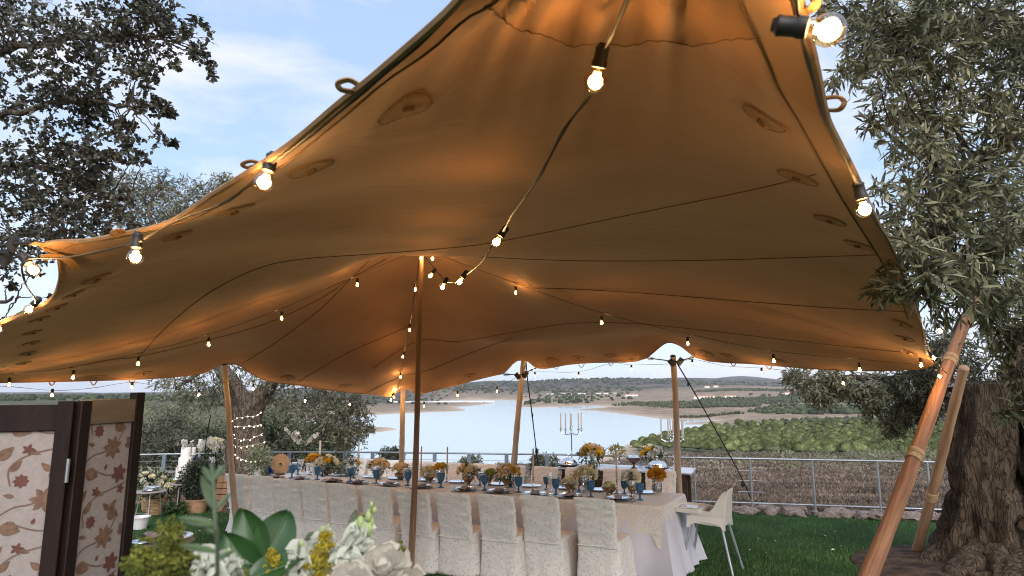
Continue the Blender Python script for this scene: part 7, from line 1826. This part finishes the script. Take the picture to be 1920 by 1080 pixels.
# ================================================================== FOREGROUND BOUQUET
bq = thing('foreground_bouquet', 'blurred bouquet of white, yellow and green stems in the foreground', 'flowers', G(-0.42, 1.05))
bo = bq.location.copy()
plz = MB(); plz.box((0, 0, .45), (.34, .34, .9)); plz.box((0, 0, .915), (.40, .40, .03)); tag(plz.build('plinth', m_darkwood, None, loc=bo + Vector((0, 0, -.02))), 'dark plinth under the foreground bouquet', 'plinth')
MB().lathe([(0, .912), (.08, .912), (.10, .96), (.11, 1.04), (.09, 1.10), (.085, 1.11), (.078, 1.10), (.09, 1.03), (0, .93)], 28).build('vase', m_china, bq)
mouth = Vector((0, 0, 1.08))
m_rub = mat('rubber_leaf', (0.028, 0.075, 0.020), .3, scale=3, col2=(.012, .04, .012), spec=.6, transl=.08); m_gstem = mat('green_stem', (.10, .14, .06), .6, scale=20)
def big_leaf(p0, p1, wid, facing, cup=.12, mt=m_rub, name='leaf'):
    p0, p1 = Vector(p0) - bo, Vector(p1) - bo; d = p1 - p0; L_ = d.length; d.normalize(); f = Vector(facing); f = (f - d * f.dot(d)).normalized(); s = d.cross(f); rows_ = []
    for v in range(13):
        t = v / 12; w = wid * .5 * (math.sin(math.pi * min(1, t * .92 + .04) ** .8)) ** .8 * (1 if t < .98 else .3); c = p0 + d * L_ * t - f * L_ * .10 * math.sin(t * math.pi * .5) ** 2
        rows_.append([c + s * w * u + f * (abs(u) ** 1.5 * cup * wid - (.0 if u else .0)) for u in (-1, -.66, -.33, -.04, 0, .04, .33, .66, 1)])
    mb = MB(); mb.loft(rows_, closed=False); mb.build(name, mt, bq)
    MB().tube([p0 + f * .0, p0 + d * L_ * .5 - f * (L_ * .05 - .0012), p0 + d * L_ * .95 - f * (L_ * .098 - .0012)], [.0016, .0012, .0005], 5).build('midrib', mat('midrib', (.06, .12, .04), .5), bq)
dB = .98
def q(px, py, d=dB): return PD(px, py, d)
eye = Vector((0, -1, .5))
big_leaf(q(492, 1052), q(449, 953), .052, (-.2, -1, .3), .18); big_leaf(q(496, 1046, .97), q(541, 957, .99), .054, (.35, -1, .35), .18); big_leaf(q(486, 1088), q(416, 1000), .046, (-.4, -.8, .6), .15); big_leaf(q(470, 1085, .95), q(560, 1046, .93), .05, (.1, -.6, 1), .12); big_leaf(q(470, 1060, 1.02), q(440, 1000, 1.06), .045, (-.3, -1, .2), .15)
MB().tube([mouth, q(480, 1150) - bo, q(493, 1060) - bo, q(494, 1030) - bo], [.004, .004, .003, .002], 7).build('stem', m_gstem, bq)
# snapdragons
m_snap = mat('snapdragon_white', (.50, .53, .45), .6, scale=30, var=.15, transl=.25); m_bud = mat('snap_bud', (.30, .38, .14), .6, scale=30, var=.2)
def snap(p0, p1, n, seed, r=.0125, bud=.35):
    p0, p1 = Vector(p0) - bo, Vector(p1) - bo; rg = random.Random(seed); d = (p1 - p0); X, Y, _ = frame(d)
    MB().tube([mouth, mouth.lerp(p0, .6) + Vector((0, 0, .03)), p0, p1], [.0035, .0035, .003, .0015], 7).build('stem', m_gstem, bq)
    for k in range(n):
        t = k / (n - 1); a = k * 2.4 + rg.uniform(-.3, .3); o = (X * math.cos(a) + Y * math.sin(a)); c = p0 + d * t + o * r * (1.15 - .85 * t)
        mb = MB()
        if t > 1 - bud:
            mb.ball(c, r * (.62 - .35 * (t - 1 + bud) / bud), 8, 6, sq=(.8, .8, 1.25)); mb.build('bud', m_bud, bq)
        else:
            sz = r * (1.25 - .4 * t)
            ax_ = (o + d.normalized() * .35).normalized(); rose(mb, c, sz * 1.35, ax_, 2, seed + k, 4); mb.build('floret', m_snap, bq)
snap(q(640, 1085), q(700, 948), 20, 1, .0135); snap(q(590, 1090, 1.0), q(612, 985, 1.02), 11, 2, .012, .2); snap(q(560, 1100, .95), q(560, 1020, .95), 7, 3, .012, .1); snap(q(400, 1120, .85), q(385, 1030, .85), 7, 4, .011, .1); snap(q(670, 1110, .96), q(650, 1030, .96), 6, 6, .013, .1); snap(q(425, 1110, .9), q(430, 1035, .88), 6, 7, .011, .1)
# goldenrod spires: fine yellow sprays
m_gold1 = mat('goldenrod_yellow', (.46, .36, .03), .7, scale=30, col2=(.26, .24, .03), rnd=.4, transl=.2); m_gold2 = mat('goldenrod_green', (.20, .21, .035), .7, scale=30, col2=(.085, .11, .02), rnd=.4, transl=.2)
def spray(p0, p1, wdt, n, mt, seed):
    n = int(n * 2.2)
    p0, p1 = np.array((Vector(p0) - bo)[:]), np.array((Vector(p1) - bo)[:]); rg = np.random.default_rng(seed); d = p1 - p0; ns = 46
    ts = np.sort(rg.random(ns)); st_ = p0 + d * ts[:, None]; di = unit(rg.normal(0, 1, (ns, 3)) * np.array([1, .7, .5]) + unit(d[None]) * .9); ln = wdt * (1.05 - .75 * ts)
    u = rg.random((ns, n)); B = (st_[:, None] + di[:, None] * (ln[:, None] * u)[..., None] + np.array([0, 0, -1.]) * (ln[:, None] * u ** 2 * .25)[..., None]).reshape(-1, 3); k = len(B)
    V, Fq = leaf_mesh_arrays(B, rg.normal(0, 1, (k, 3)) + np.array([0, 0, .8]), rg.normal(0, 1, (k, 3)), rg.uniform(.0025, .0055, k), rg.uniform(.0013, .0026, k))
    place('goldenrod', np_mesh('goldenrod', V, Fq, mt, rnd=np.repeat(rg.random(k), 4)), bq)
    MB().tube([mouth, Vector(p0), Vector(p1)], [.003, .0025, .001], 6).build('stem', m_gstem, bq)
spray(q(596, 1100), q(611, 1006), .035, 34, m_gold1, 1); spray(q(575, 1100, .95), q(590, 1050, .95), .035, 30, m_gold1, 2); spray(q(300, 1130, .85), q(311, 990, .86), .062, 46, m_gold2, 3); spray(q(270, 1120, .82), q(262, 1050, .82), .05, 40, m_gold2, 4); spray(q(340, 1130, .86), q(345, 1035, .86), .05, 40, m_gold2, 5)
spray(q(745, 1100, 1.05), q(746, 1022, 1.08), .032, 26, m_gold2, 6); spray(q(520, 1100, .95), q(512, 1038, .95), .025, 24, m_gold1, 7); spray(q(480, 1120, .9), q(440, 1075, .9), .03, 24, m_gold2, 8)
m_roseb = mat('blush_white_rose', (.56, .53, .46), .65, scale=25, var=.12, spec=.2, transl=.3)
# white roses, ranunculus and the grey stem close to the lens
for (px, py, d, r, up, sd) in ((722, 1064, .95, .033, (-.1, -.75, .7), 1), (762, 1092, .97, .026, (.3, -.8, .6), 2), (655, 1095, .9, .028, (0, -.8, .6), 3)):
    mb = MB(); rose(mb, (0, 0, 0), r, up, 5, sd, 6); mb.build('rose', m_roseb, bq, loc=q(px, py, d) - bo)
m_grey = mat('grey_stem', (.085, .11, .07), .7, scale=20)
MB().tube(smooth_path([mouth, q(408, 1120, .62) - bo, q(404, 1000, .60) - bo, q(400, 905, .60) - bo, q(396, 868, .60) - bo], 5), .0017, 7).build('stem', m_grey, bq)
for (a, b, w) in (((402, 985), (336, 967), .010), ((404, 1000), (372, 975), .006), ((401, 960), (432, 922), .007), ((403, 955), (378, 890), .008), ((400, 900), (424, 868), .008), ((402, 1035), (338, 1018), .008), ((400, 905), (380, 873), .006), ((404, 1050), (440, 1030), .007)):
    big_leaf(q(*a, .60), q(*b, .60), w, (0, -.5, .85), .1, m_grey)
spg = MB()
for (a, b) in (((545, 1040), (580, 1000)), ((560, 1020), (585, 1003))): spg.tube([q(*a) - bo, q(*b) - bo], [.0014, .0008], 5)
spg.build('twig', m_grey, bq)
for (a, b, w) in (((662, 1000), (685, 965), .018), ((660, 995), (668, 955), .016), ((575, 1006), (588, 997), .006), ((572, 1010), (583, 1010), .006), ((600, 1095), (640, 1060), .022)): big_leaf(q(*a, 1.0), q(*b, 1.0), w, (.2, -1, .3), .1, m_fol2)

# ================================================================== GROUND SPOTLIGHT in the lawn by the olive
p = GP(1772, 1062); t = thing('ground_spotlight', 'small warm spotlight glowing in the grass before the olive', 'spotlight', p)
MB().lathe([(0, -.06), (.075, -.06), (.08, .004), (.07, .006), (.066, -.004), (0, -.004)], 24).build('housing', m_blackp, t)
MB().lathe([(.064, .0), (.03, .003), (0, .004)], 24).build('lens', mat('spot_lens', (1, .85, .4), .4, emit=(1.0, .72, .22), estr=4.0), t)
ld = bpy.data.lights.new('spot_bulb', 'POINT'); ld.energy = .25; ld.color = (1, .75, .3); ld.shadow_soft_size = .03; lo = bpy.data.objects.new('spot_bulb', ld); COL.objects.link(lo); lo.parent = t; lo.location = (0, 0, .03)
# ================================================================== EVENING AIR
hz = bpy.data.materials.new('evening_haze'); hz.use_nodes = True
hn, hl = hz.node_tree.nodes, hz.node_tree.links
hn.remove(hn['Principled BSDF'])
pv = hn.new('ShaderNodeVolumePrincipled'); pv.inputs['Color'].default_value = (0.86, 0.89, 0.98, 1); pv.inputs['Density'].default_value = 0.00005; pv.inputs['Anisotropy'].default_value = 0.0
hl.new(pv.outputs['Volume'], hn['Material Output'].inputs['Volume'])
zmax = float(TZ.max()) + 25
hb_ = MB(); S_ = 20600
hb_.add([(-S_, -S_, -30), (S_, -S_, -30), (S_, S_, -30), (-S_, S_, -30), (-S_, -S_, zmax), (S_, -S_, zmax), (S_, S_, zmax), (-S_, S_, zmax)], [[3, 2, 1, 0], [4, 5, 6, 7], [0, 1, 5, 4], [1, 2, 6, 5], [2, 3, 7, 6], [3, 0, 4, 7]])
tag(hb_.build('haze', hz, smooth=False), 'thin evening haze over lake and hills', 'haze', kind='stuff')
